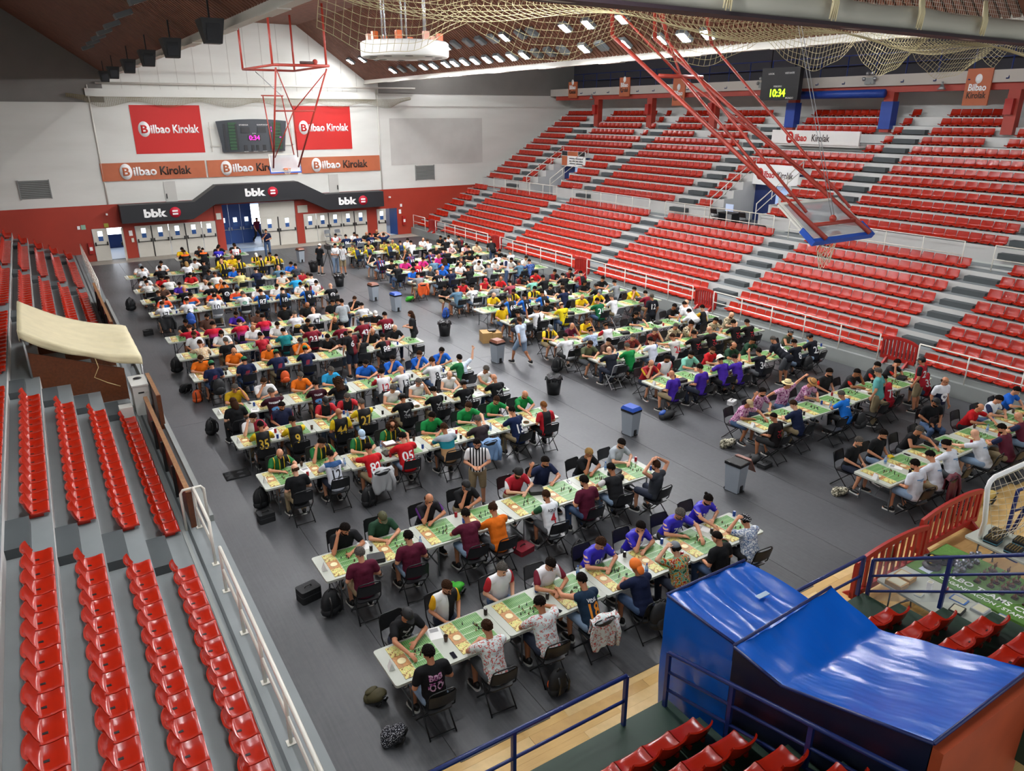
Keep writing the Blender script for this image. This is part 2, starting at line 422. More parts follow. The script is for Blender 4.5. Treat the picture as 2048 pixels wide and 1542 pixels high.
def fit_text(name, txt, x0, x1, h, m, y, z, parent, bold=0.02):
    me = text_mesh(txt, 1.0, bold, 'LEFT', 0.0); co = np.array([v.co[:] for v in me.vertices]); cap = text_mesh('K', 1.0, bold, 'LEFT', 0.0); ch = np.array([v.co[:] for v in cap.vertices]); hy = np.ptp(ch[:, 1]); my = ch[:, 1].min(); bpy.data.meshes.remove(cap)
    sx = (x1 - x0) / np.ptp(co[:, 0]); sy = h / hy; mx = co[:, 0].min()
    for v, c in zip(me.vertices, co): v.co = (x0 + (c[0] - mx) * sx, y, z - h / 2 + (c[1] - my) * sy)
    me.materials.clear(); me.materials.append(m); me.name = name
    o = link(bpy.data.objects.new(name, me), parent); o.modifiers.new('thick', 'SOLIDIFY').thickness = 0.004; return o
def kirolak(o, x, z, y, h, two=True, dark=None, discm=None, bm=None, spans=None):
    r = h * 0.9
    MB().lathe([(r, 0), (r, 0.012)], 24, sx=0.74, sy=1.0, M=Matrix.Translation((x, y, z)) @ Mx).build('logo_disc', discm or M_WHITE, o)
    fit_text('logo_letter', 'B', x - 0.36 * h, x + 0.4 * h, h * 0.95, bm or M_REDBAN, y - 0.016, z, o, 0.03)
    fit_text('lettering', 'ilbao', spans[0], spans[1], h, M_WHITE, y - 0.006, z, o, 0.03); fit_text('lettering', 'Kirolak', spans[2], spans[3], h, dark or M_WHITE, y - 0.006, z, o, 0.025)
def kirolak_old(o, x, z, y, h, two=True, dark=None, discm=None, bm=None):
    """the white disc with a B and the words"""
    r = h * 0.62
    MB().lathe([(r, 0), (r, 0.012)], 24, sx=0.72, sy=1.0, M=Matrix.Translation((x, y, z)) @ Mx).build('logo_disc', discm or M_WHITE, o)
    face_text('logo_letter', 'B', h * 0.95, bm or M_REDBAN, x, y - 0.014, z, o, 0.02 * h, 1.0)
    face_text('lettering', 'ilbao', h * 0.95, M_WHITE if dark != 'red' else M_REDBAN, x + r * 0.78, y - 0.006, z - 0.02 * h, o, 0.022 * h, 0.8, 'LEFT')
    face_text('lettering', 'Kirolak', h * 0.95, dark if dark not in (None, 'red') else M_WHITE, x + r * 0.78 + h * 2.15, y - 0.006, z - 0.02 * h, o, 0.014 * h, 0.72, 'LEFT')
for k, x0 in enumerate((5.8, 15.68)):
    b = MB().box(x0, x0 + 4.0, YF - 0.03, YF - 0.002, 6.28, 9.12).build('wall_banner', M_REDBAN)
    tag(b, 'large square red banner left of the far scoreboard' if k == 0 else 'large square red banner right of the far scoreboard', 'banner', 'square red wall banners')
    kirolak(b, x0 + 0.64, 7.72, YF - 0.032, 0.5, spans=(x0 + 1.0, x0 + 2.1, x0 + 2.26, x0 + 3.8))
DKB = mat('dark_print', '#33261f', 0.6)
for k, (x0, x1) in enumerate(((3.68, 9.66), (9.79, 15.62), (15.9, 21.65))):
    def fb(u, v, x0=x0, x1=x1): return (x0 + (x1 - x0) * u, YF - 0.09 - 0.02 * math.sin(u * 26) * (1 - v), 4.74 + 1.05 * v)
    m = MB().grid(fb, 40, 3); m.box(x0, x1, YF - 0.06, YF - 0.01, 4.74, 5.79)
    b = m.build('wall_banner', M_BROWNBAN)
    tag(b, ('leftmost', 'middle', 'rightmost')[k] + ' long terracotta banner above the far entrance canopy', 'banner', 'terracotta wall banners')
    xo = x0 + (1.35 if k == 0 else (1.15 if k == 1 else 1.05)); kirolak(b, xo, 5.27, YF - 0.115, 0.52, dark=DKB, bm=M_BROWNBAN, spans=(xo + 0.4, xo + 1.72, xo + 1.92, xo + 3.75))
# louvred vents
for k, x0 in enumerate((-0.66, 24.5)):
    v = empty('wall_vent', (x0, YF - 0.02, 3.93)); tag(v, 'grey louvred vent on the far wall, ' + ('left side' if k == 0 else 'right side') + ' near the terraces', 'vent', 'louvred wall vents')
    MB().box(0, 1.52, 0.0, 0.02, 0, 1.02).build('backing', mat('vent_dark', '#5b5d58', 0.6), v)
    for q in range(10): MB().box(0.03, 1.49, -0.05, -0.005, 0.04 + q * 0.1, 0.09 + q * 0.1).build('louvre', M_GREYC, v)
    MB().box(-0.04, 0.02, -0.06, 0.0, -.04, 1.06).build('frame_side', M_GREYC, v); MB().box(1.5, 1.56, -0.06, 0.0, -.04, 1.06).build('frame_side', M_GREYC, v)
# scoreboard
sb = empty('scoreboard', (12.85, YF - 0.35, 7.2)); tag(sb, 'dark curved electronic scoreboard between the two square red banners', 'scoreboard')
def fs(u, v):
    w = (1.98 + 0.27 * v); x = (u * 2 - 1) * w
    return (x, -0.25 * (1 - (u * 2 - 1) ** 2) + 0.1, -0.95 + 1.9 * v + 0.13 * (1 - (u * 2 - 1) ** 2) * (1 if v > 0.5 else 0.3))
m = MB().grid(fs, 24, 4); m.box(-2.0, 2.0, 0.1, 0.3, -0.93, 0.93); m.build('casing', mat('scoreboard_black', '#3a3f44', 0.5), sb)
def ypos(x): return -0.25 * (1 - (x / 2.1) ** 2) + 0.1 - 0.015
def panel(name, x, z, w, h, m):
    y = min(ypos(x - w / 2), ypos(x + w / 2)); return MB().box(x - w / 2, x + w / 2, y - 0.02, y + 0.02, z - h / 2, z + h / 2).build(name, m, sb)
GRN = mat('scoreboard_green', '#1f4a28', 0.5); DKP = mat('scoreboard_panel', '#15171a', 0.4); LED = mat('pink_led', '#ff1fae', 0.4, emit=4.0)
for sx in (-1, 1):
    for q in range(9): panel('name_strip', sx * 1.42 + (0.12 if sx < 0 else 0.1), -0.72 + q * 0.19, 0.52, 0.15, GRN)
    for xx in (1.08, 1.78): panel('foul_column', sx * xx, 0.0, 0.13, 1.6, DKP)
for x in (-0.52, 0.52): panel('digit_window', x, 0.42, 0.55, 0.36, DKP)
for x, z, w in ((-0.6, -0.68, 0.2), (-0.15, -0.68, 0.16), (0.15, -0.68, 0.16), (0.6, -0.68, 0.2)): panel('digit_window', x, z, w, 0.34, DKP)
panel('clock_window', 0.0, -0.08, 0.8, 0.34, DKP)
def sb_text(t, x, z, s, m): return text_obj('lettering', t, s, m, Matrix.Translation((x, ypos(x) - 0.045, z)) @ Mx, 0.0, sb)
sb_text('0:34', 0.0, -0.08, 0.4, LED); sb_text('ETXEKOA', -0.6, 0.72, 0.13, M_WHITE); sb_text('KANPOKOA', 0.6, 0.72, 0.13, M_WHITE); sb_text('ZATIA', 0.0, 0.2, 0.09, M_WHITE)
for t, x in (('FALTAK', -0.6), ('BONUA', 0.0), ('FALTAK', 0.6)): sb_text(t, x, -0.92, 0.08, M_WHITE)
for q, (x, z) in enumerate(((1.12, 0.55), (1.08, 0.1), (1.1, -0.42), (1.78, 0.6), (1.8, 0.15), (1.74, -0.1), (1.78, -0.72), (1.12, 0.35))):
    panel('led_digit', x, z, 0.09, 0.12, LED)
sbf = MB()
for z in (-0.55, 0.55): sbf.box(-2.7, 2.7, 0.25, 0.3, z - 0.03, z + 0.03)
for x in (-2.6, 2.6): sbf.box(x - 0.03, x + 0.03, 0.25, 0.3, -0.9, 0.9)
sbf.build('mounting_frame', M_STEELW, sb)
# small signs, fire boxes, cameras
def wall_item(name, label, cat, x0, x1, z0, z1, m, d=0.05, group=None):
    o = MB().box(x0, x1, YF - d, YF - (0.122 if name in ('notice_plaque', 'alarm_box') else 0.001), z0, z1).build(name, m); tag(o, label, cat, group); return o
for k, (x, z) in enumerate(((2.24, 0.5), (23.19, 0.72))):
    o = wall_item('fire_cabinet', 'red fire hose cabinet on the far wall by the ' + ('left' if k == 0 else 'right') + ' small door', 'fire cabinet', x, x + 0.26, z, z + 0.66, M_REDP, 0.2)
    MB().box(x + 0.05, x + 0.21, YF - 0.205, YF - 0.2, z + 0.2, z + 0.42).build('label_plate', M_WHITE, o)
o = wall_item('exit_sign', 'white and green emergency sign left of the small door', 'sign', 1.85, 2.0, 2.0, 2.2, M_WHITE)
o = wall_item('exit_sign', 'green and white running-man sign beside the small left door', 'sign', 2.05, 2.3, 1.98, 2.25, mat('sign_green', '#8fb8a0', 0.5))
o = wall_item('exit_sign', 'yellow-green exit sign above the left small door', 'sign', 3.3, 3.55, 2.02, 2.26, mat('sign_yellow', '#a8a23a', 0.5))
o = wall_item('notice_plaque', 'grey plaque with writing right of the tall cream doors', 'plaque', 15.32, 16.02, 2.12, 2.62, mat('plaque_grey', '#b9b7a8', 0.5), 0.16)
o = wall_item('notice_paper', 'white notice on the red pilaster left of the five doors', 'notice', 4.6, 4.8, 1.4, 1.72, M_WHITE)
o = wall_item('wall_telephone', 'small white wall phone under the notice on the red wall', 'telephone', 4.68, 4.82, 1.0, 1.25, mat('off_white', '#d8d4c8', 0.5), 0.08)
o = wall_item('alarm_box', 'cream alarm box on the red pilaster beside the blue doors', 'box', 9.9, 10.2, 2.05, 2.45, M_CREAM, 0.2)
o = wall_item('fire_sign', 'red and white fire sign above the right fire cabinet', 'sign', 23.1, 23.25, 2.05, 2.25, M_WHITE)
o = wall_item('notice_paper', 'white notice on the red wall beside the open blue door', 'notice', 22.98, 23.15, 1.55, 1.85, M_WHITE)
for k, x in enumerate((3.55, 22.2)):
    c = empty('security_camera', (x, YF, 2.75)); tag(c, 'small white security camera on the red wall ' + ('left' if k == 0 else 'right') + ' of the canopy', 'camera')
    MB().tube([(0, 0, 0), (0, -0.18, 0.05)], 0.02, 6).build('bracket', M_WHITE, c); MB().box(-0.05, 0.05, -0.35, -0.12, 0.02, 0.12).build('housing', M_WHITE, c)

# ------------------------------------------------------------------ roof: two valleys, central ridge, slats running down the slopes
XL, XR, ZV = 4.85, 20.95, 10.75
ridge = [(XL, ZV), (9.4, 14.0), (16.4, 14.0), (XR, ZV)]
prof = [(-8.0, 16.5), (-3.1, 16.4), (XL, ZV), (9.4, 14.0), (16.4, 14.0), (XR, ZV), (28.5, 16.2), (40, 16.4)]
Y0, Y1 = -4.0, YF
mb = MB()
for (a, za), (b, zb) in zip(prof, prof[1:]):
    mb.add([(a, Y0, za + .12), (b, Y0, zb + .12), (b, Y1, zb + .12), (a, Y1, za + .12), (a, Y0, za + .4), (b, Y0, zb + .4), (b, Y1, zb + .4), (a, Y1, za + .4)],
           [(0, 3, 2, 1), (4, 5, 6, 7), (0, 1, 5, 4), (3, 7, 6, 2)])
ceil = struct('ceiling', mb, M_DARKCEIL)
for (a, za), (b, zb) in zip(prof[1:6], prof[2:7]):
    m = MB()
    for y in np.arange(8.0, Y1 - 0.1, 0.24):
        m.add([(a, y, za), (b, y, zb), (b, y + 0.17, zb), (a, y + 0.17, za), (a, y, za + .1), (b, y, zb + .1), (b, y + .17, zb + .1), (a, y + .17, za + .1)],
              [(0, 3, 2, 1), (0, 1, 5, 4), (3, 7, 6, 2)])
    s = m.build('slat_panel', M_SLAT, ceil); s['kind'] = 'stuff'
for nm, X in (('trim_1', XL), ('trim_2', XR)):
    g = MB(); g.box(X - 0.05, X + 0.05, 2, YF, ZV - 0.16, ZV + 0.12); g.box(X - 0.13, X + 0.13, 2, YF, ZV - 0.19, ZV - 0.16)
    o = struct(nm, g, M_STEELW)
    s = 1 if X < 10 else -1
    for y in np.arange(8, YF, 4.4):
        MB().add([(X + s * 0.05, y - 0.02, ZV + 0.1), (X + s * 0.45, y - 0.02, ZV + 0.4), (X + s * 0.05, y - 0.02, ZV + 0.4), (X + s * 0.05, y + 0.02, ZV + 0.1), (X + s * 0.45, y + 0.02, ZV + 0.4), (X + s * 0.05, y + 0.02, ZV + 0.4)],
                 [(0, 1, 2), (5, 4, 3), (0, 3, 4, 1), (1, 4, 5, 2), (2, 5, 3, 0)]).build('gusset_plate', M_STEELW, o)
        MB().box(X - 0.14, X + 0.14, y - 0.7, y + 0.7, ZV - 0.215, ZV - 0.19).build('splice_plate', M_STEELW, o)
# side walls closing the hall (mostly out of frame)
struct('wall_left', MB().box(-8.3, -8.0, -4, YF, 0, 17), M_WALL)
struct('wall_right', MB().box(39.2, 39.5, -4, YF, 0, 17), M_WALL)

# flood lamps on the slopes: a row at X 20.2 and one at 19.2, mirrored on the other slope
lampm = [MB().box(-0.26, 0.26, -0.22, 0.22, 0, 0.14).mesh('housing', mat('lamp_grey', '#5f6466', 0.5)),
         MB().box(-0.2, 0.2, -0.17, 0.17, -0.012, -0.002).mesh('lens', mat('lamp_lit', '#fbfcff', 0.3, emit=LAMP_EMIT)),
         MB().box(-0.2, 0.2, -0.17, 0.17, -0.012, -0.002).mesh('lens', mat('lamp_unlit', '#7d8688', 0.15))]
def flood(x, y, lit, lab):
    z = ZV + abs((XR if x > 13 else XL) - x) * 0.714 - (0.2 if XL < x < XR else 0.42)
    o = empty('flood_lamp', (x, y, z)); o.rotation_euler = (0, R(32 if (XL < x < 13 or x > XR) is False else -32), 0)
    tag(o, lab, 'lamp', 'flood lamps on the roof slopes')
    inst('housing', lampm[0], o); inst('lens', lampm[1 if lit else 2], o)
LIT1 = [45.9, 41.6, 40.3, 38.8, 37.8, 36.7, 35.6, 34.4, 33.3, 32.1, 31.0, 26.5, 24.0, 22.0, 20.8, 19.7]
OFF1 = [44.6, 43.2, 30.0, 29.0, 28.0, 25.4]
LIT2 = [50.4, 48.3, 36.8, 31.1, 26.5, 25.0, 23.0, 18.0, 15.5, 13.0]
OFF2 = [46.5, 35.8, 34.5, 33.3, 32.2, 29.8, 28.9]
for k, y in enumerate(LIT1): flood(20.2, y, True, 'lit flood lamp, %s from the far wall in the lower right roof row' % ORD[k])
for k, y in enumerate(OFF1): flood(20.2, y, False, 'unlit flood lamp, %s from the far wall in the lower right roof row' % ORD[k])
for k, y in enumerate(LIT2): flood(19.2, y, True, 'lit flood lamp, %s from the far wall in the upper right roof row' % ORD[k])
for k, y in enumerate(OFF2): flood(19.2, y, False, 'unlit flood lamp, %s from the far wall in the upper right roof row' % ORD[k])
for k, y in enumerate((46, 43, 40, 37.5, 35, 32, 29, 26, 23, 20, 17, 14, 11, 8.5)): flood(6.9, y, True, 'lit flood lamp, %s from the far wall on the inner left slope' % ORD[k])
for k, y in enumerate((50, 45.5, 41, 36.5, 32, 27.5, 23, 18.5, 14, 9.5)): flood(25.2, y, True, 'added unseen fill lamp, %s from the far wall on the outer right slope' % ORD[k])  # unseen lamps added behind the beam to brighten the upper right terrace
for k, y in enumerate((14.5, 12, 9.5, 7)): flood(1.2, y, True, 'added unseen fill lamp, %s from the far wall on the outer left slope' % ORD[k])  # out-of-view lamps added to soften the beam's shadow on the far left wall
for k, y in enumerate((41.0, 38.2, 35.6, 33.2, 30.5, 27.2, 23.6, 20.4, 17.6)):
    z = ZV + (XL - 3.3) * 0.714 - 0.5
    o = empty('flood_lamp', (3.3, y, z)); o.rotation_euler = (0, R(-20), 0); tag(o, 'unlit pale lamp, %s from the far wall on the left roof slope' % ORD[k], 'lamp', 'flood lamps on the roof slopes')
    inst('housing', lampm[0], o); inst('lens', lampm[2], o)
# black hanging loudspeakers along the left valley beam
spk = MB(); spk.add([(-0.42, -0.5, 0.4), (0.42, -0.5, 0.4), (0.42, 0.5, 0.4), (-0.42, 0.5, 0.4), (-0.3, -0.35, -0.45), (0.3, -0.35, -0.45), (0.3, 0.1, -0.45), (-0.3, 0.1, -0.45)],
                    [(0, 1, 2, 3), (4, 7, 6, 5), (0, 4, 5, 1), (1, 5, 6, 2), (2, 6, 7, 3), (3, 7, 4, 0)])
spk = spk.mesh('cabinet', M_BLACK); spg = MB().box(-0.25, 0.25, -0.47, -0.42, -0.35, 0.3).mesh('grille', mat('speaker_grille', '#25272b', 0.7)); spb = MB().box(-0.03, 0.03, -0.03, 0.03, 0.4, 1.2).mesh('bracket', M_BLACK)
for k, y in enumerate((20.0, 25.6, 30.6, 36.0, 42.0, 46.5)):
    o = empty('loudspeaker', (XL - 0.62, y, ZV - 0.32)); o.scale = (0.62, 0.7, 0.62); tag(o, 'black loudspeaker hung on the left roof beam, %s nearest the camera' % ORD[k], 'loudspeaker', 'loudspeakers on the left beam')
    inst('cabinet', spk, o); inst('grille', spg, o); inst('bracket', spb, o)
# ------------------------------------------------------------------ terraces
def XRr(r): return 24.14 + 0.683 * r
def ZRr(r): return 0.66 + 0.355 * r if r < 9 else 3.9 + 0.414 * (r - 9)
VOMS = [(7.4, 10.4), (25.0, 28.0), (42.7, 45.6)]
LOW_AISLES = [4.45, 13.35, 22.3, 31.2, 40.1, 49.05]
UP_AISLES = [4.4, 13.0, 21.7, 30.4, 39.1, 47.7]
m = MB(); m.box(23.93, 24.16, -2, YF, -0.3, 0.48); m.box(24.1, 24.2, -2, YF, 0.3, 0.66)
terr = struct('terrace_right', m, M_GREYC)
def step(x0, x1, y0, y1, z0, z1, parent, mt=None, mr=None, name='terrace_step'):
    s = MB().box(x0, x1, y0, y1, z0, z1 - 0.004, 1); s.box(x0 + 0.004, x1, y0, y1, z1 - 0.005, z1, 0)
    return s.build(name, [mt or M_TREAD, mr or M_WRISER], parent)
for r in range(21):
    x0, x1 = XRr(r), XRr(r + 1) + 0.05
    z1 = ZRr(r); z0 = z1 - 0.6
    segs = [(-2.0, YF)]
    if 9 <= r <= 13:
        ys = [-2.0] + [v for ab in VOMS for v in ab] + [YF]; segs = [(ys[i], ys[i + 1]) for i in range(0, len(ys), 2)]
    if r == 8: z1 = 3.22
    for a, b in segs: step(x0, x1, a, b, z0, z1, terr)
# vomitories: passage floor, side walls, back wall, blue door and sign over it
M_PASS = mat('passage_grey', '#5d6166', 0.6); M_NAVYW = mat('navy_passage_wall', '#1d2f63', 0.5)
for k, (a, b) in enumerate(VOMS):
    p = MB().box(29.6, 33.6, a, b, 2.4, 3.12); v = p.build('passage_floor', M_PASS, terr)
    sp = [(29.62, 2.9), (33.5, 2.9), (33.5, ZRr(13) + 0.03)]
    for r in range(13, 8, -1): sp += [(XRr(r) - 0.02, ZRr(r) + 0.03), (XRr(r) - 0.02, ZRr(r - 1) + 0.03 if r > 9 else 2.95)]
    MB().prism(sp, -(a + 0.04), -(a - 0.1), M=Mx).build('side_wall', M_WRISER, terr); MB().prism(sp, -(b + 0.1), -(b - 0.04), M=Mx).build('side_wall', M_WRISER, terr)
    MB().box(33.3, 33.6, a + 0.05, b - 0.05, 2.4, ZRr(13) + 0.1).build('back_wall', M_NAVYW, terr)
    MB().box(33.24, 33.3, a + 0.5, a + 1.5, 3.1, 5.0).build('lit_doorway', mat('doorway_glass', '#9fb7dd', 0.3, emit=0.5), terr)
for k, (a, b) in enumerate(VOMS[1:]):
    s = MB().box(33.0, 33.06, a + 0.05, b - 0.05, 5.05, 6.1).build('entrance_sign', M_WHITE)
    tag(s, 'white sign board over the ' + ('nearer' if k == 0 else 'farther') + ' stairway opening of the right terrace', 'sign')
    My = Matrix(((0, 0, -1, 0), (-1, 0, 0, 0), (0, 1, 0, 0), (0, 0, 0, 1)))
    if k == 0:
        MB().lathe([(0.3, 0), (0.3, 0.01)], 20, sx=0.75, M=Matrix.Translation((32.995, b - 0.5, 5.6)) @ My).build('logo_disc', M_REDBAN, s)
        text_obj('lettering', 'B', 0.42, M_WHITE, Matrix.Translation((32.98, b - 0.5, 5.6)) @ My, 0.01, s)
        text_obj('lettering', 'ilbao', 0.46, M_REDBAN, Matrix.Translation((32.99, b - 0.75, 5.58)) @ My, 0.01, s, 0.8, 'LEFT')
        text_obj('lettering', 'Kirolak', 0.46, DKB, Matrix.Translation((32.99, b - 1.62, 5.58)) @ My, 0.005, s, 0.72, 'LEFT')
    else:
        MB().box(32.98, 32.995, b - 0.75, b - 0.1, 5.1, 5.75).build('red_panel', M_BROWNBAN, s)
        MB().box(32.98, 32.995, b - 0.75, b - 0.1, 5.78, 6.08).build('dark_panel', M_BLACKF, s)
        MB().box(32.98, 32.995, b - 2.0, b - 0.8, 5.78, 6.08).build('terracotta_strip', M_BROWNBAN, s)
        MB().box(32.98, 32.995, a + 0.1, b - 2.05, 5.78, 6.08).build('dark_strip', DKP, s)
        for z in (5.6, 5.42, 5.25): MB().box(32.985, 32.995, a + 0.3, b - 1.0, z - 0.03, z + 0.03).build('text_line', DKP, s)
My = Matrix(((0, 0, -1, 0), (-1, 0, 0, 0), (0, 1, 0, 0), (0, 0, 0, 1)))
s = MB().box(34.95, 35.05, 23.3, 28.6, 7.1, 7.78); s.box(35.05, 36.6, 23.3, 28.6, 7.0, 7.1)
s = s.build('press_box_front', mat('white_panel', '#dddcd8', 0.5)); tag(s, 'long white panel with red and black lettering in the upper right terrace', 'sign')
MB().lathe([(0.3, 0), (0.3, 0.01)], 20, sx=0.75, M=Matrix.Translation((34.94, 27.4, 7.42)) @ My).build('logo_disc', M_REDBAN, s)
text_obj('lettering', 'B', 0.42, M_WHITE, Matrix.Translation((34.925, 27.4, 7.42)) @ My, 0.01, s)
text_obj('lettering', 'ilbao', 0.5, M_REDBAN, Matrix.Translation((34.935, 27.1, 7.4)) @ My, 0.01, s, 0.8, 'LEFT')
text_obj('lettering', 'Kirolak', 0.5, DKB, Matrix.Translation((34.935, 26.05, 7.4)) @ My, 0.005, s, 0.72, 'LEFT')
# aisle blocks (half steps)
blk = MB(); blk.box(-0.34, 0.0, -0.58, 0.58, -0.38, -0.17); blk_r = blk.mesh('aisle_step', M_DKBLOCK)
for y in LOW_AISLES:
    for r in range(1, 8): inst('aisle_step', blk_r, terr, (XRr(r), y, ZRr(r)))
for y in UP_AISLES:
    for r in range(9, 20): inst('aisle_step', blk_r, terr, (XRr(r), y, ZRr(r)))
# seats
def seat_prof(t):
    pts = [(0.0, 0.075), (0.03, 0.095), (0.12, 0.075), (0.22, 0.07), (0.29, 0.085), (0.335, 0.14), (0.365, 0.235), (0.39, 0.345), (0.4, 0.36)]
    f = t * (len(pts) - 1); i = min(int(f), len(pts) - 2); f -= i
    return (pts[i][0] * (1 - f) + pts[i + 1][0] * f, pts[i][1] * (1 - f) + pts[i + 1][1] * f)
def seat_fn(off=0.0):
    def fn(u, v):
        x = (u - 0.5) * 0.455; d, z = seat_prof(v); e = abs(u - 0.5) * 2
        curl = 0.035 * e ** 4 * (1 - max(0, (v - 0.6)) * 2)
        bw = 1 - 0.1 * max(0, v - 0.7) / 0.3
        zz = z + curl - off * (0.4 if v > 0.6 else 1.0); dd = d + (off if v > 0.55 else 0) * 0.9 - (0.05 * e ** 3 if v > 0.55 else 0)
        return (x * bw, -dd, zz)
    return fn
def seat_mesh(nu, nv, hole=True):
    m = MB(); m.grid(seat_fn(), nu, nv); m.grid(seat_fn(0.028), nu, nv, flip=True)
    a, b = seat_fn(), seat_fn(0.028)
    bd = [(u / nu, 0.0) for u in range(nu)] + [(1.0, v / nv) for v in range(nv)] + [(u / nu, 1.0) for u in range(nu, 0, -1)] + [(0.0, v / nv) for v in range(nv, 0, -1)]
    vs = [a(*p) for p in bd] + [b(*p) for p in bd]; N = len(bd)
    m.add(vs, [(i, i + N, (i + 1) % N + N, (i + 1) % N) for i in range(N)])
    if hole: m.box(-0.02, 0.02, -0.27, -0.2, 0.066, 0.079, 1)
    m.box(-0.14, -0.1, -0.33, -0.1, 0.0, 0.06); m.box(0.1, 0.14, -0.33, -0.1, 0.0, 0.06)
    return m
SEAT = seat_mesh(8, 12).mesh('stadium_seat', [M_SEAT, M_BLACK])
lo = seat_mesh(3, 6, False); LOV = np.array(lo.v); LOF = lo.f
spots = []   # (priority distance, x, y, z, rz, what)
for r in range(21):
    if r == 8: continue
    up = r >= 9
    for y in np.arange(0.5, YF - 0.3, 0.478):
        ais = UP_AISLES if up else LOW_AISLES
        if any(abs(y - a) < 0.78 for a in ais): continue
        if 9 <= r <= 13 and any(a - 0.35 < y < b + 0.35 for a, b in VOMS): continue
        if r in (16, 17) and 23.0 < y < 28.9: continue
        if r >= 17 and any(abs(y - c) < 0.52 for c in (46.6, 40.75, 34.95, 29.05, 23.3, 17.5)): continue
        spots.append((XRr(r) + 0.06, y, ZRr(r), R(90), 'right terrace', r))
XLr = lambda k: 1.27 - 0.69 * k
ZLr = lambda k: 0.64 + 0.36 * k
L_AISLES = [4.45, 13.75, 22.3, 31.2, 40.1, 48.9]
for k in range(7):
    for y in np.arange(2.0, YF - 0.6, 0.47):
        if any(abs(y - a) < 0.78 for a in L_AISLES): continue
        if 23.0 < y < 27.6 and k < 4: continue
        if k == 0 and 27.5 < y < 29: continue
        spots.append((XLr(k) - 0.02, y, ZLr(k), R(-90), 'left terrace', k))
YNr = lambda k: 5.45 - 0.69 * k
ZNr = lambda k: 0.66 + 0.36 * k
for k in range(6):
    for x in np.arange(2.35, 6.2, 0.475): spots.append((x, YNr(k) - 0.02, ZNr(k), 0.0, 'near terrace, tunnel left side', k))
    for x in (9.75, 10.225, 10.7): spots.append((x, YNr(k) - 0.02, ZNr(k), 0.0, 'near terrace, tunnel right side', k))
def inview(x, y, z):
    d = Vector((x, y, z)) - cam.location
    fz = d.dot(_f)
    if fz < 0.5: return None
    rt = _f.cross(Vector((0, 0, 1))).normalized(); upv = rt.cross(_f)
    return (1024 + 1475 * d.dot(rt) / fz, 771 - 1475 * d.dot(upv) / fz, fz)
vis = []
for s in spots:
    q = inview(*s[:3])
    if q and -40 < q[0] < 2088 and -40 < q[1] < 1600: vis.append((q[2], s))
vis.sort(key=lambda t: t[0])
cnt = {}
for d, (x, y, z, rz, what, r) in vis[:300]:
    o = inst('stadium_seat', SEAT, None, (x, y, z), (0, 0, rz))
    key = (what, r); cnt[key] = cnt.get(key, 0) + 1; i = cnt[key]
    tag(o, '%s red seat from the camera, %s row, %s' % (ORD[i - 1], ORD[r], what), 'seat', 'red stadium seats')
VV = []; FF = []; off = 0
for d, (x, y, z, rz, what, r) in vis[300:]:
    c, s_ = math.cos(rz), math.sin(rz)
    V = np.stack([LOV[:, 0] * c - LOV[:, 1] * s_ + x, LOV[:, 0] * s_ + LOV[:, 1] * c + y, LOV[:, 2] + z], 1)
    VV.append(V); FF += [tuple(i + off for i in f) for f in LOF]; off += len(V)
me = bpy.data.meshes.new('distant_stadium_seats'); me.from_pydata(np.concatenate(VV).tolist(), [], FF); me.materials.append(M_SEAT)
me.polygons.foreach_set('use_smooth', [True] * len(me.polygons)); me.update()
o = link(bpy.data.objects.new('distant_stadium_seats', me)); tag(o, 'rows of red plastic seats filling the terraces', 'seats', kind='stuff')

# ---- left terrace
m = MB(); m.box(1.2, 1.97, -2, YF, -0.3, 0.475); terl = struct('terrace_left', m, M_TREAD)
MB().box(1.42, 1.47, 5, YF, 0.475, 0.482).build('drain_channel', M_DKBLOCK, terl)
MB().box(1.3, 1.36, 5, YF, 0.475, 0.505).build('ledge_kerb', M_GREYC, terl)
for k in range(9): step(XLr(k + 1) - 0.05, XLr(k), -2, YF, ZLr(k) - 0.6, ZLr(k), terl, M_TREAD, M_WRISER)
lblk = MB().box(0.0, 0.36, -0.56, 0.56, -0.37, -0.18).mesh('aisle_step', M_DKBLOCK)
for y in L_AISLES:
    for k in range(0, 7): inst('aisle_step', lblk, terl, (XLr(k), y, ZLr(k)))

# ---- near terrace (camera end) and the pit of the blue tunnel
m = MB(); m.box(-2, 6.55, 5.35, 6.1, -0.3, 0.48); m.box(8.5, 11.35, 5.35, 6.1, -0.3, 0.48); tern = struct('terrace_near', m, M_GREENST)
for k in range(6):
    for a, b in ((-2, 6.55), (8.5, 11.35)): step(a, b, YNr(k + 1) - 0.05, YNr(k), ZNr(k) - 0.6, ZNr(k), tern, M_GREENST, M_GREENST)

# ------------------------------------------------------------------ railings
def railing(name, label, P0, P1, h, npost, m, r=0.022, mids=(0.5,), foot=False, extra=0.0, cat='railing', group=None):
    P0 = Vector(P0); P1 = Vector(P1)
    o = empty(name, P0); tag(o, label, cat, group)
    D = P1 - P0
    for i in range(npost):
        q = D * (i / (npost - 1) if npost > 1 else 0)
        pm = MB().tube([q, q + Vector((0, 0, h))], r, 8)
        if foot: pm.box(q.x - 0.06, q.x + 0.06, q.y - 0.06, q.y + 0.06, q.z, q.z + 0.012)
        pm.build('post', m, o)
    MB().tube([Vector((0, 0, h)) - D.normalized() * extra, D + Vector((0, 0, h)) + D.normalized() * extra], r * 1.15, 8).build('top_rail', m, o)
    for f in mids: MB().tube([Vector((0, 0, h * f)), D + Vector((0, 0, h * f))], r * 0.9, 8).build('mid_rail', m, o)
    return o
ys = [(50.0, 52.0), (40.9, 48.3), (31.95, 39.4), (22.95, 30.6), (14.0, 21.7), (4.6, 12.6)]
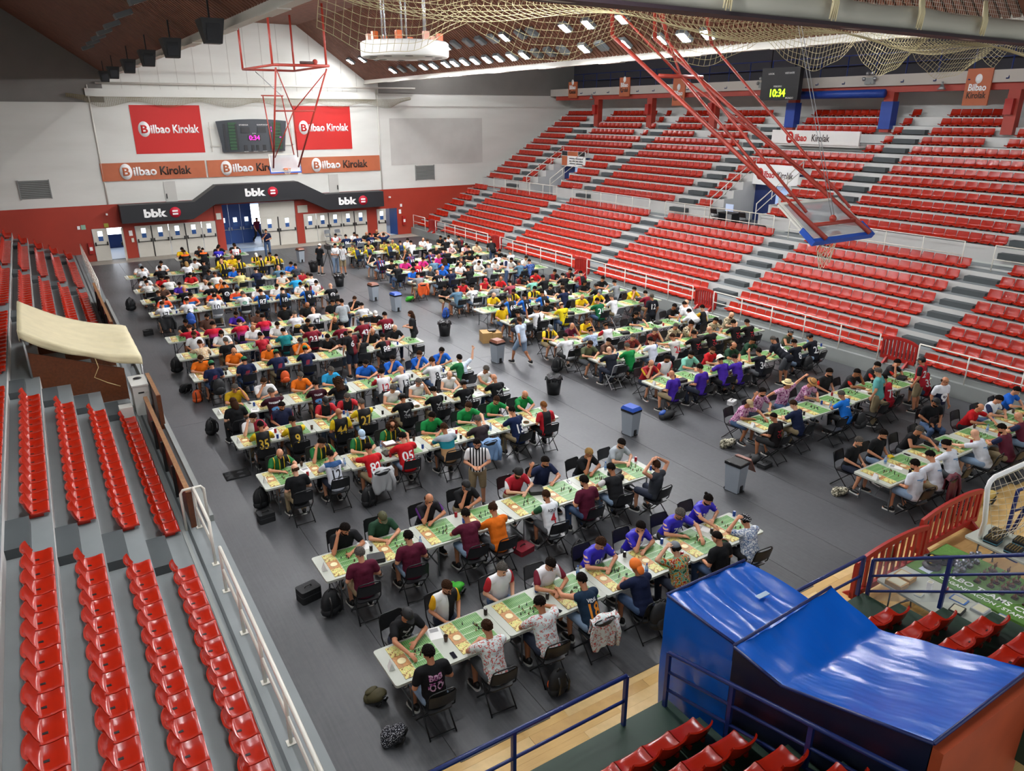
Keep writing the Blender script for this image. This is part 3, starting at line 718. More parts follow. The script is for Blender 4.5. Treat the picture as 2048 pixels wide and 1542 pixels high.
for k, (a, b) in enumerate(ys):
    railing('terrace_railing', 'cream steel railing along the floor edge of the right terrace, %s from the far wall' % ORD[k], (23.97, b, 0.48), (23.97, a, 0.48), 0.95, max(2, int(round((b - a) / 1.5)) + 1), M_RAILW, 0.022, (0.52,), group='right terrace floor railings')
for k, (a, b) in enumerate(((49.0, 40.9), (39.2, 31.9), (30.6, 23.3), (22.4, 14.5), (13.4, 6.0))):
    railing('walkway_railing', 'thin cream railing on the mid-height walkway of the right terrace, %s from the far wall' % ORD[k], (29.3, a, 3.1), (29.3, b, 3.1), 1.0, 6, M_RAILW, 0.02, (0.5,), group='right terrace walkway railings')
for k, (a, b) in enumerate(VOMS[1:]):
    for q, y in enumerate((a, b)):
        o = empty('stair_railing', (30.0, y, 3.2)); tag(o, 'cream sloping stair rail on the %s side of the %s right terrace opening' % (('near', 'far')[q], ('nearer', 'farther')[k]), 'railing')
        for j, t in enumerate((0, 0.33, 0.66, 1.0)):
            x = 3.2 * t; z = 1.9 * t + (0.0 if t == 0 else 0.75)
            MB().tube([(x, 0, z), (x, 0, 1.9 * t + 1.25)], 0.022, 8).build('post', M_RAILW, o)
        MB().tube([(0, 0, 1.25), (3.2, 0, 3.15)], 0.025, 8).build('top_rail', M_RAILW, o); MB().tube([(0, 0, 0.85), (3.2, 0, 2.75)], 0.02, 8).build('mid_rail', M_RAILW, o)
# left terrace rails
railing('floor_railing', 'near cream two-bar railing with bolted feet along the left terrace ledge', (1.63, 12.3, 0.475), (1.58, 4.2, 0.475), 0.92, 7, M_RAILW, 0.028, (0.5,), True, group='left ledge railings')
o = railing('floor_railing', 'short cream railing beside the end of the wooden partition on the left ledge', (1.65, 14.9, 0.475), (1.65, 13.3, 0.475), 0.92, 2, M_RAILW, 0.028, (0.5,), True)
MB().tube([(-0.25, 0, 0), (-0.25, 0, 0.85), (-0.2, 0, 0.92), (0.15, 0, 0.92), (0.2, 0, 0.85), (0.2, 0, 0.0)], 0.028, 8).build('end_loop', M_RAILW, o)
railing('floor_railing', 'far cream railing of closely set posts on the left ledge by the small door', (1.75, 50.2, 0.475), (1.75, 38.5, 0.475), 0.95, 12, M_RAILW, 0.025, (0.35, 0.68), group='left ledge railings')
# wooden partition panels on the left ledge
for k, (y0, y1, x, zt) in enumerate(((30.3, 38.2, 1.55, 1.38), (20.9, 23.0, 1.84, 1.46), (15.0, 21.4, 1.56, 1.3))):
    o = empty('wooden_partition', (x, y0, 0.475)); tag(o, ('far', 'short middle', 'near long')[k] + ' brown wooden partition on the left terrace ledge', 'partition')
    MB().box(-0.035, 0.035, 0, y1 - y0, 0.02, zt - 0.475 - 0.04).build('panel', M_BROWNB, o)
    MB().box(-0.05, 0.05, -0.01, y1 - y0 + 0.01, zt - 0.475 - 0.04, zt - 0.475).build('top_rail', M_BROWNTOP, o)
    MB().box(-0.055, 0.055, -0.06, 0.0, 0, zt - 0.475).build('end_post', M_BROWNB, o)
    for q in range(1, int((y1 - y0) / 1.5)): MB().box(-0.1, -0.035, q * 1.5, q * 1.5 + 0.07, 0, zt - 0.52).build('batten', mat('black_steel', '#1c1c1c', 0.5), o)
MB().box(1.86, 1.97, 15, 38, 0.475, 0.62).build('ledge_upstand', M_GREYC, terl)
# canvas-roofed booth in the left terrace
M_CANVAS = mat('cream_canvas', '#d8cda6', 0.6, noise=0.1, nscale=3, bump=0.6, bscale=2.5)
o = empty('canvas_booth', (0.4, 25.3, 0.6)); tag(o, 'booth in the left terrace under a sagging cream canvas roof', 'booth')
def roof(u, v):
    x = -1.45 + 2.85 * u; y = -2.0 + 4.0 * v
    z = 2.52 - 1.22 * u - 0.32 * math.sin(math.pi * min(1, u * 1.05)) * (0.65 + 0.35 * math.sin(math.pi * v)) + 0.012 * math.sin(30 * v + 6 * u) * u
    return (x, y, z)
cv = MB().grid(roof, 28, 24); rf = cv.build('canvas_roof', M_CANVAS, o)
md = rf.modifiers.new('thick', 'SOLIDIFY'); md.thickness = 0.015
def flap(u, v): 
    p = roof(u, 0.0); return (p[0], p[1] - 0.02 - 0.03 * math.sin(u * 20) * v, p[2] - (0.2 + 0.05 * math.sin(u * 9)) * v)
f = MB().grid(flap, 28, 3).build('front_flap', M_CANVAS, o); f.modifiers.new('thick', 'SOLIDIFY').thickness = 0.012
def flap2(u, v):
    p = roof(0.0, u); return (p[0] - 0.02, p[1], p[2] - 0.3 * v)
f = MB().grid(flap2, 10, 2).build('back_flap', M_CANVAS, o); f.modifiers.new('thick', 'SOLIDIFY').thickness = 0.012
MB().prism([(-1.4, 0.0), (0.9, 0.0), (0.9, 0.98), (-1.4, 1.85)], 1.78, 1.85, M=Mx).build('wooden_front', M_BROWNB, o)
MB().prism([(-1.4, 0.0), (0.9, 0.0), (0.9, 0.9), (-1.4, 1.75)], -1.85, -1.78, M=Mx).build('wooden_back', M_BROWNB, o)
for x, y, z in ((1.36, -1.9, 1.25), (1.36, 1.9, 1.25), (-1.38, -1.9, 2.45), (-1.38, 1.9, 2.45)):
    MB().tube([(x, y, -0.1 if x > 0 else 1.0), (x, y, z)], 0.03, 8).build('pole', M_SILVER, o)
MB().tube([(0.2, -1.95, 1.55), (0.25, -2.1, 1.2), (0.1, -2.2, 0.95), (0.4, -2.25, 0.75), (0.7, -2.3, 0.6)], 0.012, 6).build('hanging_cord', mat('cord_beige', '#b9a16f', 0.7), o)
cab = empty('storage_cabinet', (1.32, 22.2, 0.475)); tag(cab, 'white laminate cabinet beside the canvas booth on the left ledge', 'cabinet')
MB().box(0.02, 0.42, 0.03, 0.95, 0, 0.88).build('body', mat('white_laminate', '#c9c9c2', 0.5), cab)
MB().box(0, 0.44, 0, 0.98, 0.88, 0.92).build('top', mat('white_laminate', '#c9c9c2', 0.5), cab)
MB().box(0.15, 0.3, 0.02, 0.03, 0.66, 0.7).build('handle_slot', M_BLACK, cab)
g = MB().ell((1.55, 22.8, 1.425), (0.12, 0.07, 0.03)); g = g.build('dark_glove', M_BLACK); tag(g, 'small black item lying on top of the white cabinet', 'cloth')
w = MB().box(0.9, 1.23, 21.6, 21.95, 0.64, 1.0).build('white_box', mat('white_laminate', '#c9c9c2', 0.5)); tag(w, 'small white box on the left terrace step before the booth', 'box')

# ------------------------------------------------------------------ red plastic crowd barriers
def barrier(label, loc, rz, L=2.3, h=1.0, nb=11, sign=True, group=None):
    o = empty('crowd_barrier', loc, rz); tag(o, label, 'barrier', group)
    def top(u): return h - 0.12 * (abs(u * 2 - 1)) ** 2.5
    tp = [(L * u, 0, top(u)) for u in np.linspace(0, 1, 13)]
    t = MB()
    for a, b in zip(tp, tp[1:]):
        t.add([(a[0], -0.035, a[2] - 0.1), (b[0], -0.035, b[2] - 0.1), (b[0], 0.035, b[2] - 0.1), (a[0], 0.035, a[2] - 0.1), (a[0], -0.03, a[2]), (b[0], -0.03, b[2]), (b[0], 0.03, b[2]), (a[0], 0.03, a[2])],
              [(0, 3, 2, 1), (4, 5, 6, 7), (0, 1, 5, 4), (2, 3, 7, 6), (1, 2, 6, 5), (0, 4, 7, 3)])
    t.build('top_rail', M_REDP, o)
    MB().box(0, L, -0.035, 0.035, 0.12, 0.24).build('bottom_rail', M_REDP, o)
    for x in (0.0, L - 0.07): MB().box(x, x + 0.07, -0.04, 0.04, 0.12, h - 0.2).build('end_stile', M_REDP, o)
    for i in range(nb):
        x = 0.16 + (L - 0.32) * i / (nb - 1); MB().box(x - 0.04, x + 0.04, -0.02, 0.02, 0.22, top(x / L) - 0.08).build('bar', M_REDP, o)
    for x in (0.25, L - 0.25):
        MB().add([(x - 0.04, -0.3, 0), (x + 0.04, -0.3, 0), (x + 0.04, 0.3, 0), (x - 0.04, 0.3, 0), (x - 0.03, -0.05, 0.2), (x + 0.03, -0.05, 0.2), (x + 0.03, 0.05, 0.2), (x - 0.03, 0.05, 0.2)],
                 [(0, 3, 2, 1), (4, 5, 6, 7), (0, 1, 5, 4), (1, 2, 6, 5), (2, 3, 7, 6), (3, 0, 4, 7)]).build('foot', M_REDP, o)
    if sign: MB().box(L / 2 - 0.16, L / 2 + 0.16, 0.03, 0.045, 0.42, 0.8).build('sign_plate', mat('barrier_sign', '#c9b48c', 0.5) if L > 2 else M_WHITE, o)
    return o
for k, y in enumerate(LOW_AISLES[1:]):
    barrier('red plastic barrier closing an aisle of the right terrace, %s nearest the camera' % ORD[k], (24.12, y + 0.62, 0.48), R(-90), 1.24, 0.95, 8, True, 'red aisle barriers')
barrier('red plastic barrier beside the merchandise tables, end toward the blue tunnel', (11.5, 6.4, -0.01), R(1), 2.4, 1.02, 10)
barrier('red plastic barrier beside the merchandise tables, end toward the small goal', (14.0, 6.62, -0.01), R(1), 2.4, 1.02, 10)

# ------------------------------------------------------------------ upper gallery on the right
gal = struct('trim_3', MB().box(36.85, 37.35, -2, YF - 0.6, 9.6, 9.98), M_REDSTEEL)
MB().box(36.7, 36.85, -2, YF, 9.9, 10.42).build('gallery_fascia', mat('gallery_grey', '#b5afa6', 0.7), gal)
MB().box(38.7, 38.8, -2, YF, 8.4, 9.9).build('back_wall', M_WRISER, gal)
MB().box(36.85, 39.2, -2, YF, 9.98, 10.1).build('gallery_floor', M_DARKCEIL, gal)
MB().box(39.0, 39.1, -2, YF, 10.1, 14).build('dark_back', mat('gallery_dark', '#3c3a40', 0.8), gal)
M_BLUEWRAP = mat('blue_padding', '#1a3f96', 0.45, bump=0.3, bscale=6)
for k, y in enumerate((46.6, 40.75, 34.95, 29.05, 23.3, 17.5, 11.7)):
    c = empty('terrace_column', (37.05, y, ZRr(18) + 0.1)); tag(c, 'red steel column at the top of the right terrace, %s from the far wall' % ORD[k], 'column', 'red gallery columns')
    MB().box(-0.2, 0.2, -0.25, 0.25, 0, 9.6 - ZRr(18) - 0.1).build('shaft', M_REDSTEEL, c)
    if k in (3, 4): MB().box(-0.26, 0.26, -0.31, 0.31, 0.15, 1.45).build('blue_padding', M_BLUEWRAP, c)
    else: MB().box(-0.42, -0.2, -0.12, 0.22, 0.85, 1.5).build('hose_box', M_REDP, c)
b = MB().tube([(36.6, 23.4, 9.55), (36.6, 28.9, 9.55)], 0.2, 12).build('padded_pipe', M_BLUEWRAP); tag(b, 'long blue padded pipe under the upper gallery beam', 'pipe')
gr = empty('gallery_railing', (36.8, 0, 10.4)); tag(gr, 'dark blue railing with bent posts along the upper gallery', 'railing')
MB().tube([(0, 4, 1.0), (0, YF - 3, 1.0)], 0.03, 6).build('top_rail', M_NAVYR, gr); MB().tube([(0, 4, 0.55), (0, YF - 3, 0.55)], 0.02, 6).build('mid_rail', M_NAVYR, gr)
pm = MB().tube([(-0.28, 0, -0.35), (-0.1, 0, -0.35), (0, 0, 0.1), (0, 0, 1.0)], 0.03, 6).mesh('post', M_NAVYR)
for y in np.arange(5, YF - 3, 1.6): inst('post', pm, gr, (0, y, 0))
for k, (y, zt, zb, fade) in enumerate(((49.3, 10.9, 9.75, 1), (43.2, 11.0, 9.75, 1), (37.8, 10.9, 9.1, 1), (19.0, 10.5, 8.95, 0))):
    b = MB().box(36.62, 36.69, y - 0.55, y + 0.55, zb, zt).build('gallery_banner', M_BROWNBAN)
    tag(b, 'narrow vertical terracotta banner on the right gallery, %s from the far wall' % ORD[k], 'banner', 'vertical gallery banners')
    text_obj('lettering', 'Bilbao', 0.4, M_WHITE, Matrix.Translation((36.6, y, zb + 0.75)) @ My, 0.01, b, 0.8); text_obj('lettering', 'Kirolak', 0.38, DKB, Matrix.Translation((36.6, y, zb + 0.42)) @ My, 0.004, b, 0.75)
    MB().lathe([(0.2, 0), (0.2, 0.01)], 18, sx=0.75, M=Matrix.Translation((36.615, y, zb + 1.12)) @ My).build('logo_disc', M_WHITE, b)
for k, y in enumerate((46.9, 38.2, 28.4, 20.6)):
    o = empty('gallery_lamp', (36.6, y, 9.9)); tag(o, 'small grey bell lamp under the gallery, %s from the far wall' % ORD[k], 'lamp', 'gallery bell lamps')
    MB().tube([(0, 0, 0.1), (0, 0, -0.05)], 0.05, 8).build('stem', M_SILVER, o); MB().lathe([(0.06, -0.02), (0.1, -0.12), (0.19, -0.24)], 14).build('shade', M_SILVER, o)
# hanging digital clock over the right terrace
ck = empty('digital_clock_board', (35.6, 28.9, 10.15)); tag(ck, 'black hanging scoreboard with green digital time 10:34 above the right terrace', 'clock')
MB().box(-0.15, 0.15, -1.25, 1.25, -0.85, 0.8).build('casing', mat('clock_black', '#17191b', 0.5), ck)
for a, b, z0, z1 in ((0.3, 1.1, -0.2, -0.1), (-1.1, -0.3, -0.2, -0.1)): MB().box(-0.16, -0.15, a, b, z0, z1).build('panel_strip', DKP, ck)
text_obj('time_digits', '10:34', 0.55, mat('green_led', '#a8f01e', 0.4, emit=3.0), Matrix.Translation((-0.165, 0.1, -0.5)) @ My, 0.012, ck, 0.9)
for t, y, z in (('LOCAL', 0.6, 0.5), ('VISITANTE', -0.6, 0.5), ('PERIODO', 0.1, -0.15), ('MONDO', -0.75, -0.75)): text_obj('lettering', t, 0.13, M_WHITE, Matrix.Translation((-0.165, y, z)) @ My, 0.0, ck)
MB().tube([(0, -0.8, 0.8), (0, -0.8, 6.2)], 0.03, 6).build('hanger', M_BLACK, ck); MB().tube([(0, 0.8, 0.8), (0, 0.8, 6.2)], 0.03, 6).build('hanger', M_BLACK, ck)
for k, y in enumerate((31.0, 24.3)):
    o = empty('spot_cluster', (36.62, y, 10.2)); tag(o, 'cluster of four small emergency spotlights on the gallery front, %s the clock' % ('left of' if k == 0 else 'right of'), 'lamp')
    MB().box(-0.1, 0.1, -0.25, 0.25, -0.2, 0.1).build('box', M_GREYC, o)
    for dy, dz in ((-0.3, 0.05), (0.3, 0.05), (-0.12, 0.3), (0.12, 0.3)): MB().ell((-0.1, dy, dz), (0.1, 0.1, 0.1), 8, 6).build('spot', M_SILVER, o)
# ------------------------------------------------------------------ hoisted basketball goals
M_BBGLASS = mat('backboard_glass', '#c9cdd0', 0.15, alpha=0.5, spec=0.6)
M_BLUEPAD = mat('blue_backboard_pad', '#1f4fae', 0.5)
M_ORANGE = mat('orange_rim', '#e0641c', 0.45)
M_NETW = mat('white_net_cord', '#d8cdb4', 0.8)
def backboard(parent, M, w=1.8, h=1.05, fs_=1):
    """in local xz plane, front toward -y; bottom edge at z=0"""
    def b(name, x0, x1, y0, y1, z0, z1, m): return MB().box(x0, x1, y0, y1, z0, z1, M=M).build(name, m, parent)
    bb = b('backboard', -w / 2, w / 2, -0.012, 0.012, 0.0, h, M_BBGLASS)
    f = MB()
    f.box(-w / 2, w / 2, -0.03, 0.05, h - 0.06, h, M=M); f.box(-w / 2, w / 2, -0.03, 0.05, 0, 0.06, M=M); f.box(-w / 2, -w / 2 + 0.06, -0.03, 0.05, 0.06, h - 0.06, M=M); f.box(w / 2 - 0.06, w / 2, -0.03, 0.05, 0.06, h - 0.06, M=M)
    f.build('board_frame', M_STEELW, parent)
    p = MB(); p.box(-w / 2 - 0.03, w / 2 + 0.03, -0.05, 0.06, -0.06, 0.02, M=M); p.box(-w / 2 - 0.03, -w / 2 + 0.01, -0.05, 0.06, 0.02, 0.32, M=M); p.box(w / 2 - 0.01, w / 2 + 0.03, -0.05, 0.06, 0.02, 0.32, M=M)
    p.build('edge_pad', M_BLUEPAD, parent)
    ring = [M @ Vector((0.225 * math.cos(a), fs_ * (-0.32) + 0.225 * math.sin(a), 0.15)) for a in np.linspace(0, 2 * math.pi, 21)[:-1]]
    rm = MB().tube(ring, 0.012, 6, closed=True); rm.box(-0.1, 0.1, min(fs_ * -0.12, fs_ * -0.012), max(fs_ * -0.12, fs_ * -0.012), 0.1, 0.2, M=M); rim = rm.build('rim', M_ORANGE, parent)
    return ring
def net_under(ring, parent, depth=0.42, down=Vector((0, 0, -1))):
    m = MB(); n = len(ring); c = sum(ring, Vector()) / n
    lv = []
    for j in range(6):
        s = 1 - 0.09 * j + 0.02 * (j % 2)
        lv.append([c + (p - c) * s + down * depth * j / 5 for p in ring])
    for j in range(5):
        for k in range(0, n, 2):
            o = j % 2
            m.tube([lv[j][(k + o) % n], lv[j + 1][(k + 1 + o) % n]], 0.006, 4, cap=False); m.tube([lv[j][(k + o) % n], lv[j + 1][(k - 1 + o) % n]], 0.006, 4, cap=False)
    m.build('hoop_net', M_NETW, parent)
g = empty('hoisted_basketball_goal', (0, 0, 0)); tag(g, 'near basketball backboard folded up on long red pipes over the floor', 'basketball goal')
ang = math.atan2(0.6, 0.85)
Mb = Matrix.Translation((13.0, 8.7, 6.37)) @ Matrix.Rotation(-(math.pi / 2 - ang), 4, 'X')
ring = backboard(g, Mb, fs_=-1); net_under(ring, g, 0.4)
def pipe(a, b, r, name='pipe', m=M_REDSTEEL, parent=None): return MB().tube([a, b], r, 10).build(name, m, parent or g)
PV1 = (12.35, 15.3, 10.42); PV3 = (13.7, 15.3, 11.1)
for X in (12.35, 13.7):
    pipe((X, 8.6, 6.42), (X, 15.1, 10.35), 0.046, 'main_arm'); pipe((X, 9.1, 6.85), (X, 13.2, 10.1), 0.029, 'parallel_arm'); pipe((X, 13.2, 10.1), (X, 14.6, 13.9), 0.04, 'upper_arm'); pipe((X, 15.1, 10.35), (X, 15.4, 13.9), 0.05, 'ceiling_strut')
pipe((12.35, 13.4, 9.4), (13.7, 13.4, 9.4), 0.045, 'cross_beam'); pipe((12.35, 8.95, 6.62), (13.7, 8.95, 6.62), 0.04, 'cross_beam')
pipe((13.02, 13.4, 9.4), (12.38, 10.3, 7.5), 0.03, 'diagonal_brace'); pipe((13.02, 13.4, 9.4), (13.67, 10.3, 7.5), 0.03, 'diagonal_brace')
pipe((13.02, 13.4, 9.4), (12.35, 15.0, 10.9), 0.03, 'diagonal_brace'); pipe((13.02, 13.4, 9.4), (13.7, 15.0, 10.9), 0.03, 'diagonal_brace')
pipe((13.02, 9.0, 6.7), (13.3, 12.0, 14.0), 0.006, 'cable', M_SILVER); pipe((13.1, 9.0, 6.7), (13.42, 12.0, 14.0), 0.006, 'cable', M_SILVER)
MB().ell((13.02, 8.98, 6.7), (0.07, 0.07, 0.07)).build('pulley', M_REDSTEEL, g)

g = empty('hoisted_basketball_goal', (0, 0, 0)); tag(g, 'far basketball goal hung from a red pipe frame before the scoreboard', 'basketball goal')
ring = backboard(g, Matrix.Translation((13.05, 46.1, 5.32)) @ Matrix.Rotation(R(-12), 4, 'X')); net_under(ring, g, 0.35)
for x, y in ((11.5, 47.3), (14.5, 47.3), (11.8, 42.2), (14.5, 41.6)): pipe((x, y, 11.0), (x, y, 14.0), 0.06, 'ceiling_strut')
pipe((11.5, 47.3, 11.0), (14.5, 47.3, 11.0), 0.06, 'frame_beam'); pipe((11.8, 42.0, 11.0), (14.6, 41.5, 11.0), 0.07, 'frame_beam')
pipe((11.5, 47.3, 11.0), (11.8, 42.0, 11.0), 0.06, 'frame_beam'); pipe((14.5, 47.3, 11.0), (14.6, 41.5, 11.0), 0.06, 'frame_beam')
pipe((11.9, 42.0, 10.85), (12.3, 46.0, 5.6), 0.05, 'main_arm'); pipe((14.5, 41.6, 10.85), (13.8, 46.0, 5.6), 0.05, 'main_arm')
pipe((12.05, 43.6, 8.75), (14.2, 43.3, 8.75), 0.04, 'cross_beam'); pipe((11.95, 42.0, 10.7), (13.1, 43.6, 8.75), 0.03, 'diagonal_brace'); pipe((14.45, 41.7, 10.7), (13.1, 43.6, 8.75), 0.03, 'diagonal_brace')
pipe((13.1, 43.6, 8.75), (12.35, 45.6, 6.2), 0.03, 'diagonal_brace'); pipe((13.1, 43.6, 8.75), (13.7, 45.6, 6.2), 0.03, 'diagonal_brace')
pipe((13.5, 47.0, 9.6), (13.6, 46.0, 6.3), 0.035, 'rear_arm'); pipe((12.4, 47.0, 9.6), (12.4, 46.0, 6.3), 0.035, 'rear_arm'); pipe((12.3, 47.0, 9.6), (13.6, 47.0, 9.6), 0.035, 'cross_beam')
pipe((12.2, 47.3, 10.9), (13.5, 47.0, 9.6), 0.025, 'diagonal_brace', M_SILVER)
MB().tube([(13.2, 42.0, 11.15), (13.9, 41.9, 11.15)], 0.07, 8).build('winch', mat('dark_steel', '#4a2f2c', 0.5), g); MB().ell((14.0, 41.9, 11.2), (0.14, 0.14, 0.14)).build('winch_drum', M_REDSTEEL, g)

# ------------------------------------------------------------------ round white lamp disc hung from the roof
o = empty('ceiling_disc_fixture', (13.1, 28.5, 10.62)); tag(o, 'round white disc fixture with orange lanterns hanging from the roof', 'light fixture')
d = MB().lathe([(0.0, 0.0), (1.62, 0.0), (1.68, 0.05), (1.68, 0.5), (1.62, 0.55), (0.0, 0.55)], 48).build('disc', mat('disc_white', '#d6d6d1', 0.5), o)
for k in range(10):
    a = 2 * math.pi * k / 10; MB().lathe([(0.15, -0.01), (0.15, 0.0)], 14, (1.3 * math.cos(a), 1.3 * math.sin(a), 0)).build('downlight', mat('dark_opening', '#55554f', 0.5), d)
for k in range(8):
    a = 2 * math.pi * k / 8 + 0.2; MB().box(-0.1, 0.1, -0.1, 0.1, 0.55, 0.85, M=Matrix.Translation((1.35 * math.cos(a), 1.35 * math.sin(a), 0))).build('lantern', mat('orange_lantern', '#c25a1c', 0.3) if k % 3 else mat('pink_lantern', '#c98f78', 0.3), o)
for k in range(6):
    a = 2 * math.pi * k / 6; x, y = 0.9 * math.cos(a), 0.9 * math.sin(a)
    MB().tube([(x, y, 0.55), (x, y, 3.4)], 0.035, 6).build('hanging_rod', M_SILVER, o)
MB().box(-1.0, 1.0, -0.6, 0.6, 2.2, 2.32).build('truss_frame', M_SILVER, o)

# ------------------------------------------------------------------ nets and rolled divider curtain
def wire_net(name, fn, nu, nv, th, m, label, cat='net', parent=None):
    me = MB().grid(fn, nu, nv).mesh(name, m)
    o = link(bpy.data.objects.new(name, me), parent)
    w = o.modifiers.new('wire', 'WIREFRAME'); w.thickness = th; w.use_even_offset = False; w.use_boundary = True
    if parent is None: tag(o, label, cat, kind='stuff')
    return o
def wall_net(u, v):
    x = 2.6 + 21.6 * u; s = math.sin(u * math.pi * 6) ** 2
    end = min(1, min(u, 1 - u) * 14)
    return (x, YF - 0.28 - 0.12 * math.sin(v * math.pi), 9.72 - (0.18 + 0.55 * v * (0.45 + 0.55 * s)) * end - 0.18 * (1 - end) * v)
wire_net('wall_net', wall_net, 220, 7, 0.02, M_NETC, 'brown ball net gathered along the far wall above the red banners')
def big_net(u, v):
    x = 4.4 + 21.6 * u; s = abs(math.sin(u * math.pi * 6.0 + 0.5))
    y = 12.4 + 0.9 * v * (0.6 + 0.5 * math.sin(u * 9))
    return (x, y, 11.0 - v * (0.78 + 0.62 * s) + 0.03 * math.sin(u * 120) * v)
wire_net('draped_ceiling_net', big_net, 150, 11, 0.012, mat('cord_net_pale', '#b5aa80', 0.8), 'pale cord net draped in scallops below the roof behind the rolled curtain')
def fold_net(u, v):
    x = 4.4 + 21.6 * u
    return (x, 11.2 + 0.8 * math.sin(v * math.pi), 10.7 - 0.75 * v * (0.8 + 0.2 * math.sin(u * 21)))
wire_net('folded_ceiling_net', fold_net, 150, 7, 0.012, mat('cord_net_pale', '#b5aa80', 0.8), 'second layer of pale cord net folded beneath the rolled curtain')
def top_net(u, v): return (9 + 17 * u, 10.1, 10.6 + 3.0 * v)
wire_net('curtain_upper_net', top_net, 200, 36, 0.008, mat('cord_net_grey', '#a9a79a', 0.8), 'straight grey net stretched above the rolled divider curtain')
o = empty('rolled_divider_curtain', (0, 10.0, 10.17)); tag(o, 'grey divider curtain rolled up across the hall under the roof', 'curtain')
def roll(u, v):
    x = 4.2 + 22 * u; a = v * 2 * math.pi; wob = 1 + 0.05 * math.sin(u * 60)
    return (x, 0.2 * math.cos(a) * wob, 0.26 + 0.24 * math.sin(a) * wob + 0.02 * math.sin(u * 37))
MB().grid(roll, 120, 16).build('curtain_roll', mat('grey_tarpaulin', '#b8b6a8', 0.45, bump=0.5, bscale=3), o)
MB().box(4.2, 26.2, -0.21, 0.2, 0.0, 0.06).build('bottom_batten', mat('plum_batten', '#2a1c24', 0.6), o)
for k, x in enumerate((10.35, 13.15, 15.95, 18.4)):
    s = MB()
    for q in range(4): s.tube([(x + 0.035 * q - 0.05, -0.26, 0.75), (x + 0.045 * q - 0.06, -0.33, 0.35), (x + 0.06 * q - 0.09, -0.31, 0.08 - 0.03 * (q % 2))], [0.02, 0.03, 0.012], 6)
    s.build('tie_strap', mat('cream_strap', '#d9cda4', 0.7), o)

# ------------------------------------------------------------------ blue tarpaulin players' tunnel
n = NT('blue_tarpaulin', 0.22, 0.6)
mp = n.nt.nodes.new('ShaderNodeMapping'); mp.inputs['Scale'].default_value = (2.6, 0.7, 1.0); mp.inputs['Rotation'].default_value = (0, 0, 0.5); n.nt.links.new(n.obj, mp.inputs[0])
a = n.noise(0.7, 2); b = n.noise(1.6, 2, mp.outputs[0])
n.bump(n.math('ADD', a, n.mul(b, 0.8)), 0.2, 0.2)
n.b.inputs['Roughness'].default_value = 0.26
M_TARP = n.done(n.mix(n.mul(b, 0.3), '#0755b8', '#0a66cc'))
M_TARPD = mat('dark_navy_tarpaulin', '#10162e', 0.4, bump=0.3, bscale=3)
t = empty('tarpaulin_tunnel', (0, 0, 0)); tag(t, 'shiny blue tarpaulin covered tunnel running from the near terrace onto the floor', 'tunnel')
def wr(u, v, k=1.0): return k * (0.02 * math.sin(v * 19 + 5 * u) * u * (1 - u) * 4 + 0.012 * math.sin(u * 23 + v * 7))
def roofA(u, v):
    x = 6.72 + 1.65 * u; y = 6.42 - 1.35 * v
    sag = -0.06 * math.sin(math.pi * u) * math.sin(math.pi * v)
    return (x, y, 2.02 + sag + 0.03 * math.cos(u * 18.8) * math.sin(math.pi * v) + 0.02 * math.sin(u * 18.8 + v * 3))
MB().grid(roofA, 40, 20).build('front_roof', M_TARP, t)
def wallA(u, v):
    return (6.72 - 0.05 * math.sin(math.pi * v) * (0.4 + 0.6 * abs(math.sin(u * 8 + v * 5))), 6.42 - 1.4 * u, 0.0 + 2.02 * v)
MB().grid(wallA, 26, 20, flip=False).build('side_wall', M_TARP, t)
MB().grid(lambda u, v: (6.72 + 1.65 * u, 6.42 + 0.02 * math.sin(u * 17), 1.5 + 0.52 * v), 20, 4).build('front_valance', M_TARP, t)
MB().grid(lambda u, v: (8.37 + 0.02 * math.sin(u * 12), 6.42 - 1.4 * u, 2.02 * v), 20, 8).build('side_wall', M_TARP, t)
def zB(y): 
    if y > 4.3: return 2.12 - 0.05 * (5.05 - y) / 0.75
    return 2.07 + (4.3 - y) * 0.36
def roofB(u, v):
    y = 5.05 - 2.5 * v; x = 6.58 + 1.98 * u
    pk = 0.16 * max(0, 1 - abs(u - 1.0) * 1.5) * max(0, 1 - v * 3.2)
    s = -0.12 * math.sin(math.pi * u) * math.sin(math.pi * v)
    return (x, y, zB(y) + s + pk + 0.014 * math.sin(u * 26 + v * 4) * (1 - v) + 0.012 * math.sin(v * 22 + u * 9))
MB().grid(roofB, 44, 40).build('rear_roof', M_TARP, t)
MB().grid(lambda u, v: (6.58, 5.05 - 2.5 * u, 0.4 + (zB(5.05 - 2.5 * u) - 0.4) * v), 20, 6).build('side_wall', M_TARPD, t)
MB().grid(lambda u, v: (8.56, 5.05 - 2.5 * u, 0.4 + (zB(5.05 - 2.5 * u) - 0.4) * v), 20, 6).build('side_wall', M_TARP, t)
MB().grid(lambda u, v: (6.58 + 1.98 * u, 5.06, 1.9 + (2.1 - 1.9 + 0.16 * max(0, 1 - abs(u - 1.0) * 1.5)) * v), 16, 2).build('step_valance', M_TARP, t)
MB().box(6.58, 8.56, 2.44, 2.56, 1.2, 2.66).build('rear_wall', mat('orange_painted_wall', '#a8441d', 0.6, noise=0.2, nscale=2), t)
for p, q in (((6.6, 5.07, 2.13), (8.56, 5.07, 2.29)), ((6.72, 6.43, 2.04), (8.37, 6.43, 2.04)), ((6.58, 5.05, 2.13), (6.58, 4.3, 2.08)), ((6.58, 4.3, 2.08), (6.58, 2.55, 2.71)), ((6.72, 6.42, 2.03), (6.72, 5.07, 2.05)), ((8.56, 2.55, 2.71), (6.58, 2.55, 2.71))):
    MB().tube([p, q], 0.022, 6).build('frame_tube', mat('navy_tube', '#16245a', 0.4), t)
